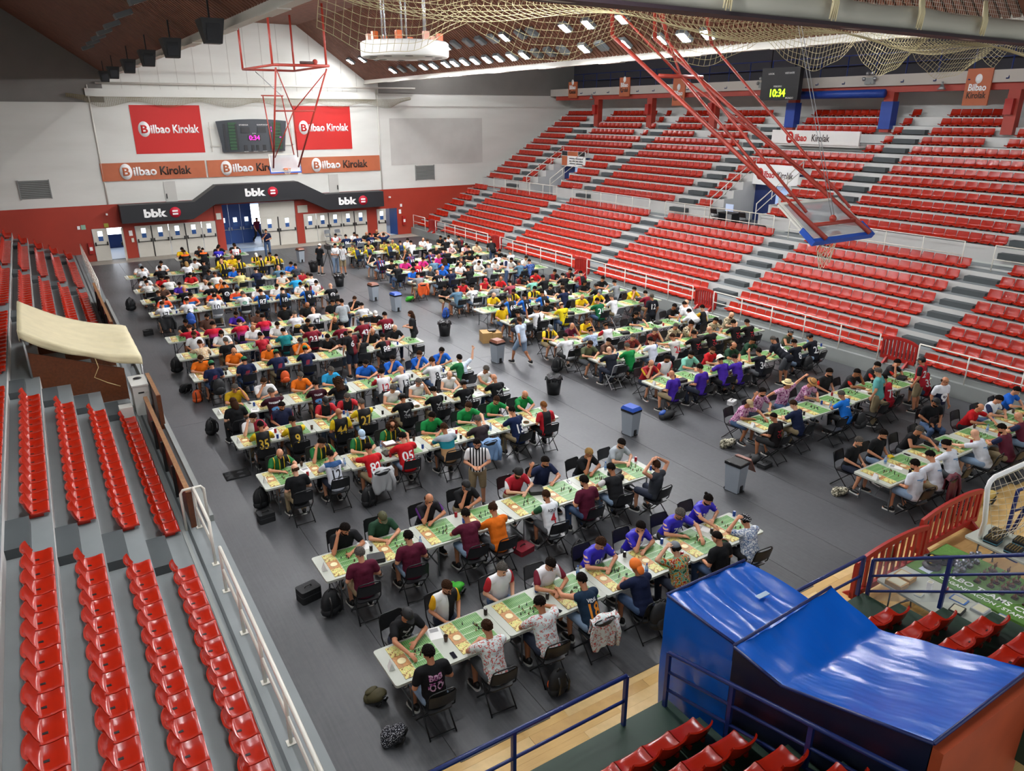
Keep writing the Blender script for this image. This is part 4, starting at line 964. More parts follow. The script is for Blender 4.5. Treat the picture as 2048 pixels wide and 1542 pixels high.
MB().box(7.75, 7.98, 5.62, 5.7, 2.05, 2.062).build('tape_patch', mat('pale_tape', '#a9bfd4', 0.5), t)

# navy stair rails by the tunnel and along the near terrace
def slope_rail(label, P0, P1, h, npost, mids, glass=False):
    P0 = Vector(P0); P1 = Vector(P1); o = empty('navy_railing', P0); tag(o, label, 'railing'); D = P1 - P0
    for i in range(npost):
        q = D * (i / (npost - 1)); MB().box(q.x - 0.025, q.x + 0.025, q.y - 0.03, q.y + 0.03, q.z, q.z + h).build('post', M_NAVYR, o)
    for f in (1.0,) + mids:
        a = Vector((0, 0, h * f)); w = 0.032 if f == 1.0 else 0.024
        MB().tube([a, D + a], w, 8).build('top_rail' if f == 1.0 else 'mid_rail', M_NAVYR, o)
    if glass:
        MB().add([(0.04, 0, 0.1), (D.x + 0.04, D.y, D.z + 0.1), (D.x + 0.04, D.y, D.z + h - 0.05), (0.04, 0, h - 0.05), (0.05, 0, 0.1), (D.x + 0.05, D.y, D.z + 0.1), (D.x + 0.05, D.y, D.z + h - 0.05), (0.05, 0, h - 0.05)],
                 [(0, 1, 2, 3), (7, 6, 5, 4), (0, 4, 5, 1), (2, 6, 7, 3), (1, 5, 6, 2), (0, 3, 7, 4)]).build('glass_panel', mat('rail_glass', '#dfe8ee', 0.05, alpha=0.12), o)
    return o
slope_rail('navy railing rising along the left side of the blue tunnel', (6.42, 6.0, 0.48), (6.42, 2.6, 1.38), 0.95, 4, (0.66, 0.33))
slope_rail('navy railing at the front of the near terrace above the pale wood floor', (2.0, 6.05, 0.48), (5.68, 6.05, 0.48), 0.86, 3, (0.5,))
slope_rail('short navy railing between the blue tunnel and the red barriers', (9.0, 6.1, 0.48), (11.2, 6.12, 0.48), 0.8, 2, (0.5,))
slope_rail('navy railing with clear panel rising beside the merchandise tables', (11.4, 6.05, 0.2), (11.4, 2.4, 2.4), 0.98, 4, (0.66, 0.33), True)
slope_rail('navy railing end in front of the small goal at the right edge', (15.3, 5.6, 0.7), (17.6, 5.0, 1.1), 0.95, 3, (0.5,))
# small goal with net
o = empty('handball_goal', (14.1, 5.5, 0.0)); tag(o, 'white framed goal with cord net at the right edge', 'goal')
f = MB().tube([(0.55, 0.3, 0.6), (0.1, 0.1, 1.3), (-0.38, 0.0, 2.2), (-0.34, 0.0, 2.32), (-0.2, 0.0, 2.38), (1.6, -0.1, 2.45), (3.0, -0.2, 2.5)], 0.045, 8).build('frame', M_WHITE, o)
def gnet(u, v):
    a = Vector((-0.38 + 0.9 * v, 0.02 * v, 2.3 - 1.65 * v)); b = Vector((3.0, -0.2 - 0.1 * v, 2.45 - 1.2 * v))
    p = a.lerp(b, u); p.y -= 0.0 + 0.45 * math.sin(math.pi * u) * math.sin(math.pi * min(1, v * 1.1)); p.z -= 0.1 * math.sin(6 * u) * v; return p
w = wire_net('goal_net', gnet, 22, 12, 0.012, M_NETW, '', parent=o)
MB().tube([(0.55, 0.3, 0.6), (0.55, -0.4, 0.55), (3.0, -0.7, 0.6)], 0.05, 8).build('base_frame', M_BLUEPAD, o)
MB().tube([(1.4, 0.1, 0.6), (1.6, -0.1, 1.9)], 0.04, 8).build('brace', M_NAVYR, o)
# ------------------------------------------------------------------ folding tables, chairs, boards
M_TABLE = mat('pale_table_plastic', '#b4b8ac', 0.45, noise=0.05, nscale=3)
M_TLEG = mat('grey_table_steel', '#5f6366', 0.4, metal=0.4)
M_CHAIR = mat('black_chair_plastic', '#1d1e20', 0.4)
M_CHFR = mat('black_chair_tube', '#17181a', 0.35, metal=0.3)
T_TOP = MB().rbox(-0.997, 0.997, -0.45, 0.45, 0.695, 0.74, 0.05, 4).mesh('tabletop', M_TABLE)
def tl():
    m = MB(); p = []
    m.tube([(0, -0.36, 0.695), (0, -0.36, 0.3), (0.0, -0.36, 0.12), (0, -0.38, 0.02)], 0.016, 6); m.tube([(0, 0.36, 0.695), (0, 0.36, 0.3), (0, 0.36, 0.12), (0, 0.38, 0.02)], 0.016, 6)
    m.tube([(0, -0.36, 0.22), (0, 0.36, 0.22)], 0.014, 6); m.tube([(0, -0.36, 0.62), (0, 0.36, 0.62)], 0.014, 6); m.tube([(0, 0, 0.22), (0.45, 0, 0.68)], 0.011, 6)
    for y in (-0.38, 0.38): m.lathe([(0.02, 0), (0.02, 0.03)], 6, (0, y, 0))
    return m.mesh('leg_frame', M_TLEG)
T_LEG = tl()
def table(label, x, y, rz, group):
    o = empty('folding_table', (x, y, 0), rz); tag(o, label, 'table', group)
    inst('tabletop', T_TOP, o); inst('leg_frame', T_LEG, o, (-0.72, 0, 0)); inst('leg_frame', T_LEG, o, (0.72, 0, 0), (0, 0, math.pi)); return o
def chair_meshes(m_seat, m_tube):
    W = 0.21
    seat = MB().rbox(-0.2, 0.2, -0.2, 0.2, 0.425, 0.45, 0.06, 3)
    back = MB().grid(lambda u, v: ((u - 0.5) * 0.42, -0.225 - 0.06 * v - 0.035 * (1 - (2 * u - 1) ** 2), 0.6 + 0.24 * v), 8, 3)
    back.grid(lambda u, v: ((u - 0.5) * 0.42, -0.245 - 0.06 * v - 0.035 * (1 - (2 * u - 1) ** 2), 0.6 + 0.24 * v), 8, 3, flip=True)
    f1 = MB().tube([(-W - .015, 0.24, 0.0), (-W - .01, -0.2, 0.5), (-W, -0.27, 0.78), (-W + 0.02, -0.285, 0.85), (-W + 0.06, -0.29, 0.87), (W - 0.06, -0.29, 0.87), (W - 0.02, -0.285, 0.85), (W, -0.27, 0.78), (W + .01, -0.2, 0.5), (W + .015, 0.24, 0.0)], 0.012, 6)
    f1.tube([(-W, 0.18, 0.07), (W, 0.18, 0.07)], 0.009, 5)
    f2 = MB().tube([(-W + 0.02, 0.16, 0.43), (-W + 0.01, -0.02, 0.25), (-W, -0.26, 0.01)], 0.012, 6); f2.tube([(W - 0.02, 0.16, 0.43), (W - 0.01, -0.02, 0.25), (W, -0.26, 0.01)], 0.012, 6); f2.tube([(-W, -0.22, 0.04), (W, -0.22, 0.04)], 0.01, 5)
    return [('seat', seat.mesh('seat', m_seat)), ('backrest', back.mesh('backrest', m_seat)), ('front_frame', f1.mesh('front_frame', m_tube)), ('rear_frame', f2.mesh('rear_frame', m_tube))]
CH = chair_meshes(M_CHAIR, M_CHFR)
CHG = chair_meshes(mat('grey_chair_plastic', '#6d7175', 0.45), mat('light_chair_tube', '#c9cacb', 0.35, metal=0.4))
def chair(label, x, y, rz, group, grey=False):
    o = empty('folding_chair', (x, y, 0), rz); tag(o, label, 'chair', group)
    for n_, me in (CHG if grey else CH): inst(n_, me, o)
    return o
# game boards: green gridded pitch with pale dugout strip
n = NT('green_pitch_print', 0.45, 0.4)
def lines(ax, step, w): 
    f = n.math('FRACT', n.math('DIVIDE', n.math('ADD', ax, 10.0), step)); return n.lt(n.math('ABSOLUTE', n.math('SUBTRACT', f, 0.5)), w)
dots = n.mul(lines(n.x, 0.032, 0.13), lines(n.y, 0.032, 0.13))
ln = n.math('MAXIMUM', n.lt(n.math('ABSOLUTE', n.y), 0.004), n.math('MAXIMUM', n.lt(n.math('ABSOLUTE', n.math('SUBTRACT', n.math('ABSOLUTE', n.y), 0.14)), 0.003), n.gt(n.math('ABSOLUTE', n.x), 0.236)))
lgt = n.lt(n.math('FRACT', n.math('DIVIDE', n.math('ADD', n.y, 10.0), 0.128)), 0.5)
base = n.mix(n.noise(5, 3), '#2f6b2d', '#66994c'); base = n.mix(n.mul(lgt, 0.25), base, '#86b068')
M_PITCH = n.done(n.mix(n.math('MAXIMUM', n.mul(dots, 0.75), ln), base, '#dbe8cf'))
n = NT('dugout_print', 0.5, 0.4)
M_DUG = n.done(n.ramp(n.noise(16, 3), [(0.0, '#8d6a35'), (0.42, '#d8c67a'), (0.52, '#b9bf6a'), (0.6, '#e0d394'), (0.68, '#c07a40')]))
M_DUG2 = mat('dugout_orange_print', '#c98f55', 0.5, noise=0.4, nscale=25)
B_P = MB().box(-0.24, 0.24, -0.4, 0.4, 0, 0.008).mesh('pitch', M_PITCH)
B_D = MB().box(-0.105, 0.105, -0.125, 0.125, 0, 0.008).mesh('dugout', M_DUG); B_M = MB().box(-0.105, 0.105, -0.135, 0.135, 0, 0.0075).mesh('score_panel', M_DUG2)
B_R = MB().lathe([(0.05, 0.0), (0.07, 0.0), (0.07, 0.004), (0.05, 0.004)], 14).mesh('score_ring', mat('dugout_cream', '#e6d9a8', 0.5))
def board(label, x, y, rz, group, pitch_only=False):
    o = empty('game_board', (x, y, 0.741), rz); tag(o, label, 'game board', group)
    inst('pitch', B_P, o, (0.115, 0, 0))
    inst('dugout', B_D, o, (-0.235, 0.265, 0)); inst('dugout', B_D, o, (-0.235, -0.265, 0)); inst('score_panel', B_M, o, (-0.235, 0, 0)); inst('score_ring', B_R, o, (-0.235, 0.0, 0.0085))
    return o

# ------------------------------------------------------------------ people
TMP = bpy.data.scenes.new('tmp_build')
def remesh(mb, voxel, smooth=2, ratio=1.0):
    me = bpy.data.meshes.new('t'); me.from_pydata(mb.v, [], mb.f); me.update()
    o = bpy.data.objects.new('t', me); TMP.collection.objects.link(o)
    r = o.modifiers.new('r', 'REMESH'); r.mode = 'VOXEL'; r.voxel_size = voxel; r.use_smooth_shade = True
    if smooth: s = o.modifiers.new('s', 'SMOOTH'); s.iterations = smooth; s.factor = 0.5
    if ratio < 1: d = o.modifiers.new('d', 'DECIMATE'); d.ratio = ratio
    with bpy.context.temp_override(scene=TMP, view_layer=TMP.view_layers[0]):
        dg = bpy.context.evaluated_depsgraph_get()
        out = bpy.data.meshes.new_from_object(o.evaluated_get(dg))
    bpy.data.objects.remove(o); bpy.data.meshes.remove(me)
    out.polygons.foreach_set('use_smooth', [True] * len(out.polygons))
    return out
V3 = lambda *a: Vector(a)
SIT = {  # name: (lean, head pitch, head yaw, right elbow, right wrist, left elbow, left wrist)
 'lean':   (0.13, 38, 0, (0.29, 0.33, 0.83), (0.07, 0.46, 0.80), (-0.29, 0.33, 0.83), (-0.05, 0.5, 0.80)),
 'lap':    (0.02, 26, 8, (0.27, 0.04, 0.79), (0.14, 0.27, 0.69), (-0.27, 0.04, 0.79), (-0.12, 0.29, 0.69)),
 'chin':   (0.13, 30, 0, (0.2, 0.42, 0.82), (0.07, 0.36, 1.06), (-0.28, 0.34, 0.83), (0.02, 0.46, 0.81)),
 'fistR':  (0.15, 30, 12, (0.26, 0.42, 0.82), (0.15, 0.33, 1.1), (-0.28, 0.36, 0.83), (-0.02, 0.52, 0.80)),
 'fistL':  (0.15, 30, -12, (0.28, 0.36, 0.83), (0.02, 0.52, 0.80), (-0.26, 0.42, 0.82), (-0.15, 0.33, 1.1)),
 'reachR': (0.17, 38, 6, (0.3, 0.45, 0.92), (0.2, 0.7, 0.84), (-0.29, 0.34, 0.83), (-0.04, 0.48, 0.80)),
 'reachL': (0.17, 38, -6, (0.29, 0.34, 0.83), (0.04, 0.48, 0.80), (-0.3, 0.45, 0.92), (-0.2, 0.7, 0.84)),
 'raiseR': (0.05, 20, 10, (0.4, 0.12, 0.94), (0.4, 0.22, 1.2), (-0.29, 0.3, 0.83), (-0.05, 0.44, 0.81)),
 'raiseL': (0.05, 20, -10, (0.29, 0.3, 0.83), (0.05, 0.44, 0.81), (-0.38, 0.16, 0.96), (-0.36, 0.24, 1.22)),
 'waveR':  (0.08, 10, 0, (0.42, 0.16, 1.14), (0.5, 0.24, 1.4), (-0.29, 0.3, 0.83), (-0.05, 0.44, 0.81)),
 'armsout': (0.02, 5, 20, (0.44, 0.06, 1.0), (0.68, 0.1, 0.96), (-0.42, 0.08, 1.18), (-0.62, 0.14, 1.36)),
 'handshead': (-0.08, 5, 0, (0.4, 0.02, 1.18), (0.11, 0.06, 1.36), (-0.4, 0.02, 1.18), (-0.11, 0.06, 1.36)),
 'headL':  (0.1, 28, 0, (0.29, 0.32, 0.83), (0.04, 0.46, 0.80), (-0.38, 0.24, 1.08), (-0.16, 0.27, 1.26)),
}
STD = {  # standing: (lean, pitch, yaw, Re, Rw, Le, Lw)
 'stand':  (0.0, 15, 0, (0.27, -0.03, 1.16), (0.27, 0.08, 0.92), (-0.27, -0.03, 1.16), (-0.27, 0.08, 0.92)),
 'standchin': (0.0, 10, -25, (0.26, 0.14, 1.14), (0.08, 0.2, 1.36), (-0.27, 0.02, 1.14), (-0.05, 0.2, 1.12)),
 'hips':   (0.03, 25, 0, (0.36, -0.06, 1.18), (0.2, 0.05, 1.02), (-0.27, 0.02, 1.16), (-0.26, 0.1, 0.93)),
 'walk':   (0.05, 12, 0, (0.27, 0.12, 1.16), (0.26, 0.24, 0.95), (-0.27, -0.16, 1.16), (-0.27, -0.2, 0.93)),
 'bend':   (0.42, 45, 0, (0.26, 0.42, 0.98), (0.2, 0.6, 0.82), (-0.26, 0.42, 0.98), (-0.2, 0.6, 0.82)),
 'hold':   (0.02, 18, 0, (0.27, 0.04, 1.16), (0.1, 0.28, 1.16), (-0.27, 0.04, 1.16), (-0.1, 0.28, 1.16)),
}
def joints(name):
    if name in SIT:
        ln, pit, yaw, re, rw, le, lw = SIT[name]; up = 0.03
        hip = V3(0, 0, 0.55); dz = -0.25 * max(0, ln) ** 1.2
        J = dict(hip=hip, belly=V3(0, 0.03 + ln * 0.35, 0.72), chest=V3(0, 0.04 + ln * 0.75, 0.9 + dz * 0.5), neck=V3(0, 0.06 + ln, 1.06 + dz), head=V3(0, 0.12 + ln * 1.15, 1.22 + dz))
        J['sh'] = [V3(s * 0.185, 0.04 + ln, 1.02 + dz) for s in (1, -1)]
        J['hipj'] = [V3(s * 0.1, 0.0, 0.54) for s in (1, -1)]
        J['knee'] = [V3(s * 0.15, 0.43, 0.53) for s in (1, -1)]
        J['ank'] = [V3(0.15, 0.3, 0.1), V3(-0.15, 0.4, 0.1)]
    else:
        ln, pit, yaw, re, rw, le, lw = STD[name]
        hip = V3(0, -0.25 * ln, 0.95); dz = -0.75 * max(0, ln) ** 1.6
        J = dict(hip=hip, belly=V3(0, 0.02 + ln * 0.25, 1.12 + dz * 0.4), chest=V3(0, 0.02 + ln * 0.75, 1.3 + dz * 0.75), neck=V3(0, 0.02 + ln, 1.47 + dz), head=V3(0, 0.06 + ln * 1.2, 1.62 + dz * 1.15))
        J['sh'] = [V3(s * 0.185, 0.01 + ln, 1.42 + dz) for s in (1, -1)]
        J['hipj'] = [V3(s * 0.1, hip.y, 0.92) for s in (1, -1)]
        st = 0.3 if name == 'walk' else 0.0
        J['knee'] = [V3(0.12, 0.03 - st * 0.2, 0.5), V3(-0.12, 0.04 + st * 0.75, 0.53)]
        J['ank'] = [V3(0.13, -0.02 - st * 1.1, 0.1 + st * 0.25), V3(-0.13, -0.02 + st * 1.2, 0.1)]
    J['el'] = [Vector(re), Vector(le)]; J['wr'] = [Vector(rw), Vector(lw)]
    J['Hm'] = Matrix.Translation(J['head']) @ Matrix.Rotation(R(yaw), 4, 'Z') @ Matrix.Rotation(-R(pit), 4, 'X')
    return J
def torso(m, J, g):
    M0 = Matrix.Translation(J['hip']); m.ell(J['hip'] + V3(0, -0.01, 0), (0.175 + g, 0.135 + g, 0.12 + g), 14, 10)
    m.ell(J['hip'].lerp(J['belly'], 0.5), (0.168 + g, 0.132 + g, 0.14 + g), 14, 10); m.ell(J['belly'].lerp(J['chest'], 0.5), (0.165 + g, 0.123 + g, 0.15 + g), 14, 10)
    m.ell(J['belly'], (0.16 + g, 0.125 + g, 0.17 + g), 14, 10); m.ell(J['chest'], (0.172 + g, 0.12 + g, 0.19 + g), 14, 10)
    m.capsule(J['sh'][0] + V3(-0.02, 0, 0), J['sh'][1] + V3(0.02, 0, 0), 0.066 + g, 0.066 + g, 12)
    m.capsule(J['chest'] + V3(0, -0.03, 0.05), J['neck'] + V3(0, -0.02, -0.06), 0.1 + g, 0.07 + g, 12)
def hand(m, w, d, side, down, fist=False):
    d = d.normalized(); s = d.cross(down).normalized() * side; nn = s.cross(d).normalized() * side
    B = Matrix(((d.x, s.x, nn.x, 0), (d.y, s.y, nn.y, 0), (d.z, s.z, nn.z, 0), (0, 0, 0, 1)))
    m.ell((0.045, 0, 0), (0.055, 0.04, 0.019), 10, 8, M=Matrix.Translation(w) @ B)
    for k, (o, L) in enumerate(((-0.03, 0.058), (-0.01, 0.07), (0.011, 0.074), (0.031, 0.066))):
        a = w + d * 0.085 + s * o; b = a + d * L * 0.45 + down * L * (0.2 if not fist else 0.45); c = b + d * L * (0.3 if not fist else -0.25) + down * L * 0.42
        m.capsule(a - d * 0.02, b, 0.0105, 0.0098, 8); m.capsule(b, c, 0.0098, 0.0088, 8)
    a = w + d * 0.025 + s * 0.035; b = a + d * 0.035 + s * 0.03; m.capsule(a, b, 0.013, 0.0115, 8); m.capsule(b, b + d * 0.03 + s * 0.004 + down * 0.01, 0.0115, 0.0095, 8)
def headshape(m, H):
    m.ell((0, -0.008, 0.03), (0.076, 0.096, 0.094), 16, 12, M=H); m.ell((0, 0.028, -0.035), (0.06, 0.066, 0.082), 14, 10, M=H); m.ell((0, 0.05, -0.09), (0.03, 0.03, 0.025), 10, 8, M=H)
    a = H @ V3(0, 0.085, 0.012); b = H @ V3(0, 0.112, -0.026); m.capsule(a, b, 0.009, 0.014, 8)
    for s in (-1, 1): m.ell((s * 0.078, -0.005, -0.008), (0.011, 0.02, 0.032), 8, 8, M=H); m.ell((s * 0.03, 0.074, 0.032), (0.026, 0.014, 0.01), 8, 6, M=H)
def build_body(name):
    J = joints(name); m = MB(); torso(m, J, 0.0); H = J['Hm']
    m.capsule(J['neck'] + V3(0, -0.02, -0.03), H @ V3(0, -0.02, -0.02), 0.056, 0.05, 12); headshape(m, H)
    for i, s in enumerate((1, -1)):
        m.capsule(J['sh'][i], J['el'][i], 0.054, 0.041, 12); m.capsule(J['el'][i], J['wr'][i], 0.042, 0.028, 12)
        d = J['wr'][i] - J['el'][i]
        onface = J['wr'][i].z > 0.98 and name in SIT and name not in ('waveR', 'armsout', 'raiseR', 'raiseL')
        dn = Vector((0, 0, -1)) if abs(d.normalized().z) < 0.7 else (V3(-s, 0, 0) * 0.9 + V3(0, -0.3, 0)).normalized()
        hand(m, J['wr'][i], d, s, dn, fist=name.startswith('fist') or onface)
        m.capsule(J['hipj'][i], J['knee'][i], 0.088, 0.058, 12); m.capsule(J['knee'][i], J['ank'][i], 0.058, 0.036, 12)
        c = J['knee'][i].lerp(J['ank'][i], 0.3) + V3(0, -0.02, 0); m.ell(c, (0.05, 0.05, 0.1), 10, 8)
        m.capsule(J['ank'][i] + V3(0, -0.03, -0.06), J['ank'][i] + V3(s * 0.03, 0.15, -0.065), 0.036, 0.03, 10)
    me = remesh(m, 0.0085, 2, 0.3)
    f = MB(); vs = [v.co for v in me.vertices]; f.add(vs, [tuple(p.vertices) for p in me.polygons], 0, True)
    for s in (-1, 1):
        f.ell((s * 0.031, 0.083, 0.014), (0.012, 0.006, 0.006), 8, 5, 1, H); f.box(s * 0.031 - 0.02, s * 0.031 + 0.02, 0.08, 0.092, 0.033, 0.04, 1, H)
    f.box(-0.024, 0.024, 0.085, 0.0965, -0.069, -0.061, 2, H)
    bpy.data.meshes.remove(me)
    return f.mesh('body_' + name, [SKIN[0], M_EYE, M_LIP]), J
SKIN = [mat('skin_%d' % i, c, 0.5, spec=0.35) for i, c in enumerate(('#c98f6e', '#b97d5c', '#d5a283', '#a86f4e', '#c58866'))]
M_EYE = mat('dark_brows_eyes', '#1c130e', 0.5); M_LIP = mat('lips', '#8e4a3f', 0.5)
BODY = {}; SHIRT = {}; LEGS = {}; BVH = {}
def get_body(p):
    if p not in BODY: BODY[p] = build_body(p)
    return BODY[p]
def get_shirt(p, kind):
    k = (p, kind)
    if k not in SHIRT:
        J = get_body(p)[1]; m = MB(); torso(m, J, 0.016)
        lo = J['hip'] + V3(0, -0.02, -0.03); m.ell(lo, (0.19, 0.15, 0.12), 14, 10)
        if kind != 'tank':
            f = 0.95 if kind == 'long' else 0.62
            for i in range(2):
                e = J['sh'][i].lerp(J['el'][i], min(f, 1.0)); m.capsule(J['sh'][i], e, 0.073, 0.066, 14)
                if kind == 'long': m.capsule(J['el'][i], J['el'][i].lerp(J['wr'][i], 0.85), 0.058, 0.045, 12)
        me = remesh(m, 0.014, 7, 0.55); me.name = 'shirt_%s_%s' % k; me.materials.append(M_WHITE); SHIRT[k] = me
    return SHIRT[k]
def get_legs(p, kind):
    cls = 'sit' if p in SIT else p
    k = (cls, kind)
    if k not in LEGS:
        J = joints('lean') if cls == 'sit' else joints(p); m = MB(); g = 0.014
        m.ell(J['hip'] + V3(0, -0.01, -0.02), (0.178 + g, 0.137 + g, 0.11 + g), 14, 10)
        for i in range(2):
            kn = J['hipj'][i].lerp(J['knee'][i], 0.93 if kind == 'shorts' else 1.0)
            m.capsule(J['hipj'][i], kn, 0.088 + g * 1.4, 0.058 + g * (1.8 if kind == 'shorts' else 1.2), 12)
            if kind != 'shorts': m.capsule(J['knee'][i], J['ank'][i] + V3(0, 0, 0.0), 0.058 + g, 0.046 + g, 12)
        me = remesh(m, 0.016, 3, 0.6); me.name = 'legwear_%s_%s' % k; me.materials.append(M_WHITE); LEGS[k] = me
    return LEGS[k]
SHOE = MB(); SHOE.ell((0, 0.06, 0.05), (0.05, 0.14, 0.052), 12, 8); SHOE.ell((0, -0.02, 0.085), (0.045, 0.06, 0.06), 10, 8); SHOE.rbox(-0.05, 0.05, -0.08, 0.2, 0.0, 0.025, 0.045, 4, 1)
SHOE = SHOE.mesh('shoe', [M_BLACK, mat('shoe_sole', '#d8d6d0', 0.6)])
# ---- hair and headwear in head coordinates
def cap_shape(m, c, r, a, b, n=18, k=12, mi=0, jitter=0.0):
    o = len(m.v); m.ell(c, r, n, k, mi)
    for i in range(o, len(m.v)):
        x, y, z = m.v[i]; zz = a + b * y
        if jitter: 
            q = 1 + jitter * math.sin(x * 260) * math.sin(y * 240 + z * 200); x, y, z = c[0] + (x - c[0]) * q, c[1] + (y - c[1]) * q, c[2] + (z - c[2]) * q
        if jitter: zz += 0.007 * math.sin(7 * math.atan2(x, y)) + 0.004 * math.sin(17 * math.atan2(x, y))
        if z < zz: x, y, z = x * 0.95, y * 0.95, zz
        m.v[i] = (x, y, z)
def tufts(m, c, r, a, b, n=110, s=1.0, seed=1):
    rr_ = random.Random(seed)
    for i in range(n):
        z = 1 - 2 * (i + 0.5) / n; q = math.sqrt(1 - z * z); t = i * 2.39996
        d = Vector((q * math.cos(t), q * math.sin(t), z)); p = Vector((c[0] + d.x * r[0], c[1] + d.y * r[1], c[2] + d.z * r[2]))
        if p.z < a + b * p.y + rr_.uniform(-0.012, 0.012): continue
        nn = Vector((d.x / r[0], d.y / r[1], d.z / r[2])).normalized(); tg = Vector((rr_.uniform(-0.3, 0.3), -1, -0.4 + rr_.uniform(-0.3, 0.3))); tg = (tg - nn * tg.dot(nn)).normalized(); bt = nn.cross(tg)
        B = Matrix(((bt.x, tg.x, nn.x, p.x), (bt.y, tg.y, nn.y, p.y), (bt.z, tg.z, nn.z, p.z), (0, 0, 0, 1))) @ Matrix.Rotation(rr_.uniform(-0.35, 0.2), 4, 'X')
        m.ell((0, 0, 0), (0.015 * s, 0.026 * s, 0.01 * s * rr_.uniform(0.7, 1.5)), 6, 4, M=B)
def hm(name, fn, mats=None):
    m = MB(); fn(m); return m.mesh(name, mats or [M_EYE])
def h_long(m):
    cap_shape(m, (0, -0.012, 0.034), (0.088, 0.106, 0.102), 0.01, 0.8)
    m.ell((0, -0.075, -0.09), (0.085, 0.05, 0.15), 12, 10)
    for s in (-1, 1): m.ell((s * 0.07, -0.02, -0.08), (0.025, 0.05, 0.12), 10, 8)
def h_curly(m):
    for i in range(60):
        a = i * 2.399; t = i / 60.0; z = 0.11 - 0.22 * t; rr = 0.1 * math.sqrt(max(0.05, 1 - ((z - 0.0) / 0.16) ** 2)) + 0.012
        x, y = rr * math.cos(a), rr * math.sin(a) - 0.02
        if y > 0.045 and z < 0.06: continue
        m.ell((x, y, z), (0.034, 0.034, 0.034), 7, 5)
def h_curlylong(m):
    h_curly(m)
    for i in range(40):
        a = math.pi + math.pi * ((i * 0.618) % 1.0); z = -0.1 - 0.2 * i / 40; m.ell((0.1 * math.cos(a), 0.08 * math.sin(a) - 0.02, z), (0.035, 0.035, 0.04), 7, 5)
def h_cap(m):
    cap_shape(m, (0, -0.01, 0.036), (0.088, 0.108, 0.1), 0.035, 0.12)
    m.grid(lambda u, v: ((u - 0.5) * 0.15 * (1 - 0.25 * v * v), 0.075 + 0.085 * v * (1 - 0.5 * (2 * u - 1) ** 2), 0.052 - 0.012 * v - 0.02 * (2 * u - 1) ** 2), 8, 4)
    m.grid(lambda u, v: ((u - 0.5) * 0.15 * (1 - 0.25 * v * v), 0.075 + 0.085 * v * (1 - 0.5 * (2 * u - 1) ** 2), 0.046 - 0.012 * v - 0.02 * (2 * u - 1) ** 2), 8, 4, flip=True)
    m.ell((0, -0.01, 0.137), (0.01, 0.01, 0.006), 6, 4)
def h_straw(m):
    m.lathe([(0.0, 0.16), (0.06, 0.158), (0.085, 0.145), (0.092, 0.07), (0.15, 0.062), (0.165, 0.055), (0.165, 0.05), (0.09, 0.052)], 24, (0, -0.01, 0.0))
    m.lathe([(0.0935, 0.066), (0.0935, 0.092), (0.0905, 0.092)], 24, (0, -0.01, 0.0), 1)
def h_pith(m): m.lathe([(0.0, 0.17), (0.05, 0.162), (0.09, 0.12), (0.105, 0.07), (0.15, 0.035), (0.16, 0.02), (0.15, 0.022), (0.09, 0.045)], 24, (0, -0.01, 0.0), sx=0.95, sy=1.1); m.lathe([(0.107, 0.068), (0.107, 0.085)], 24, (0, -0.01, 0))
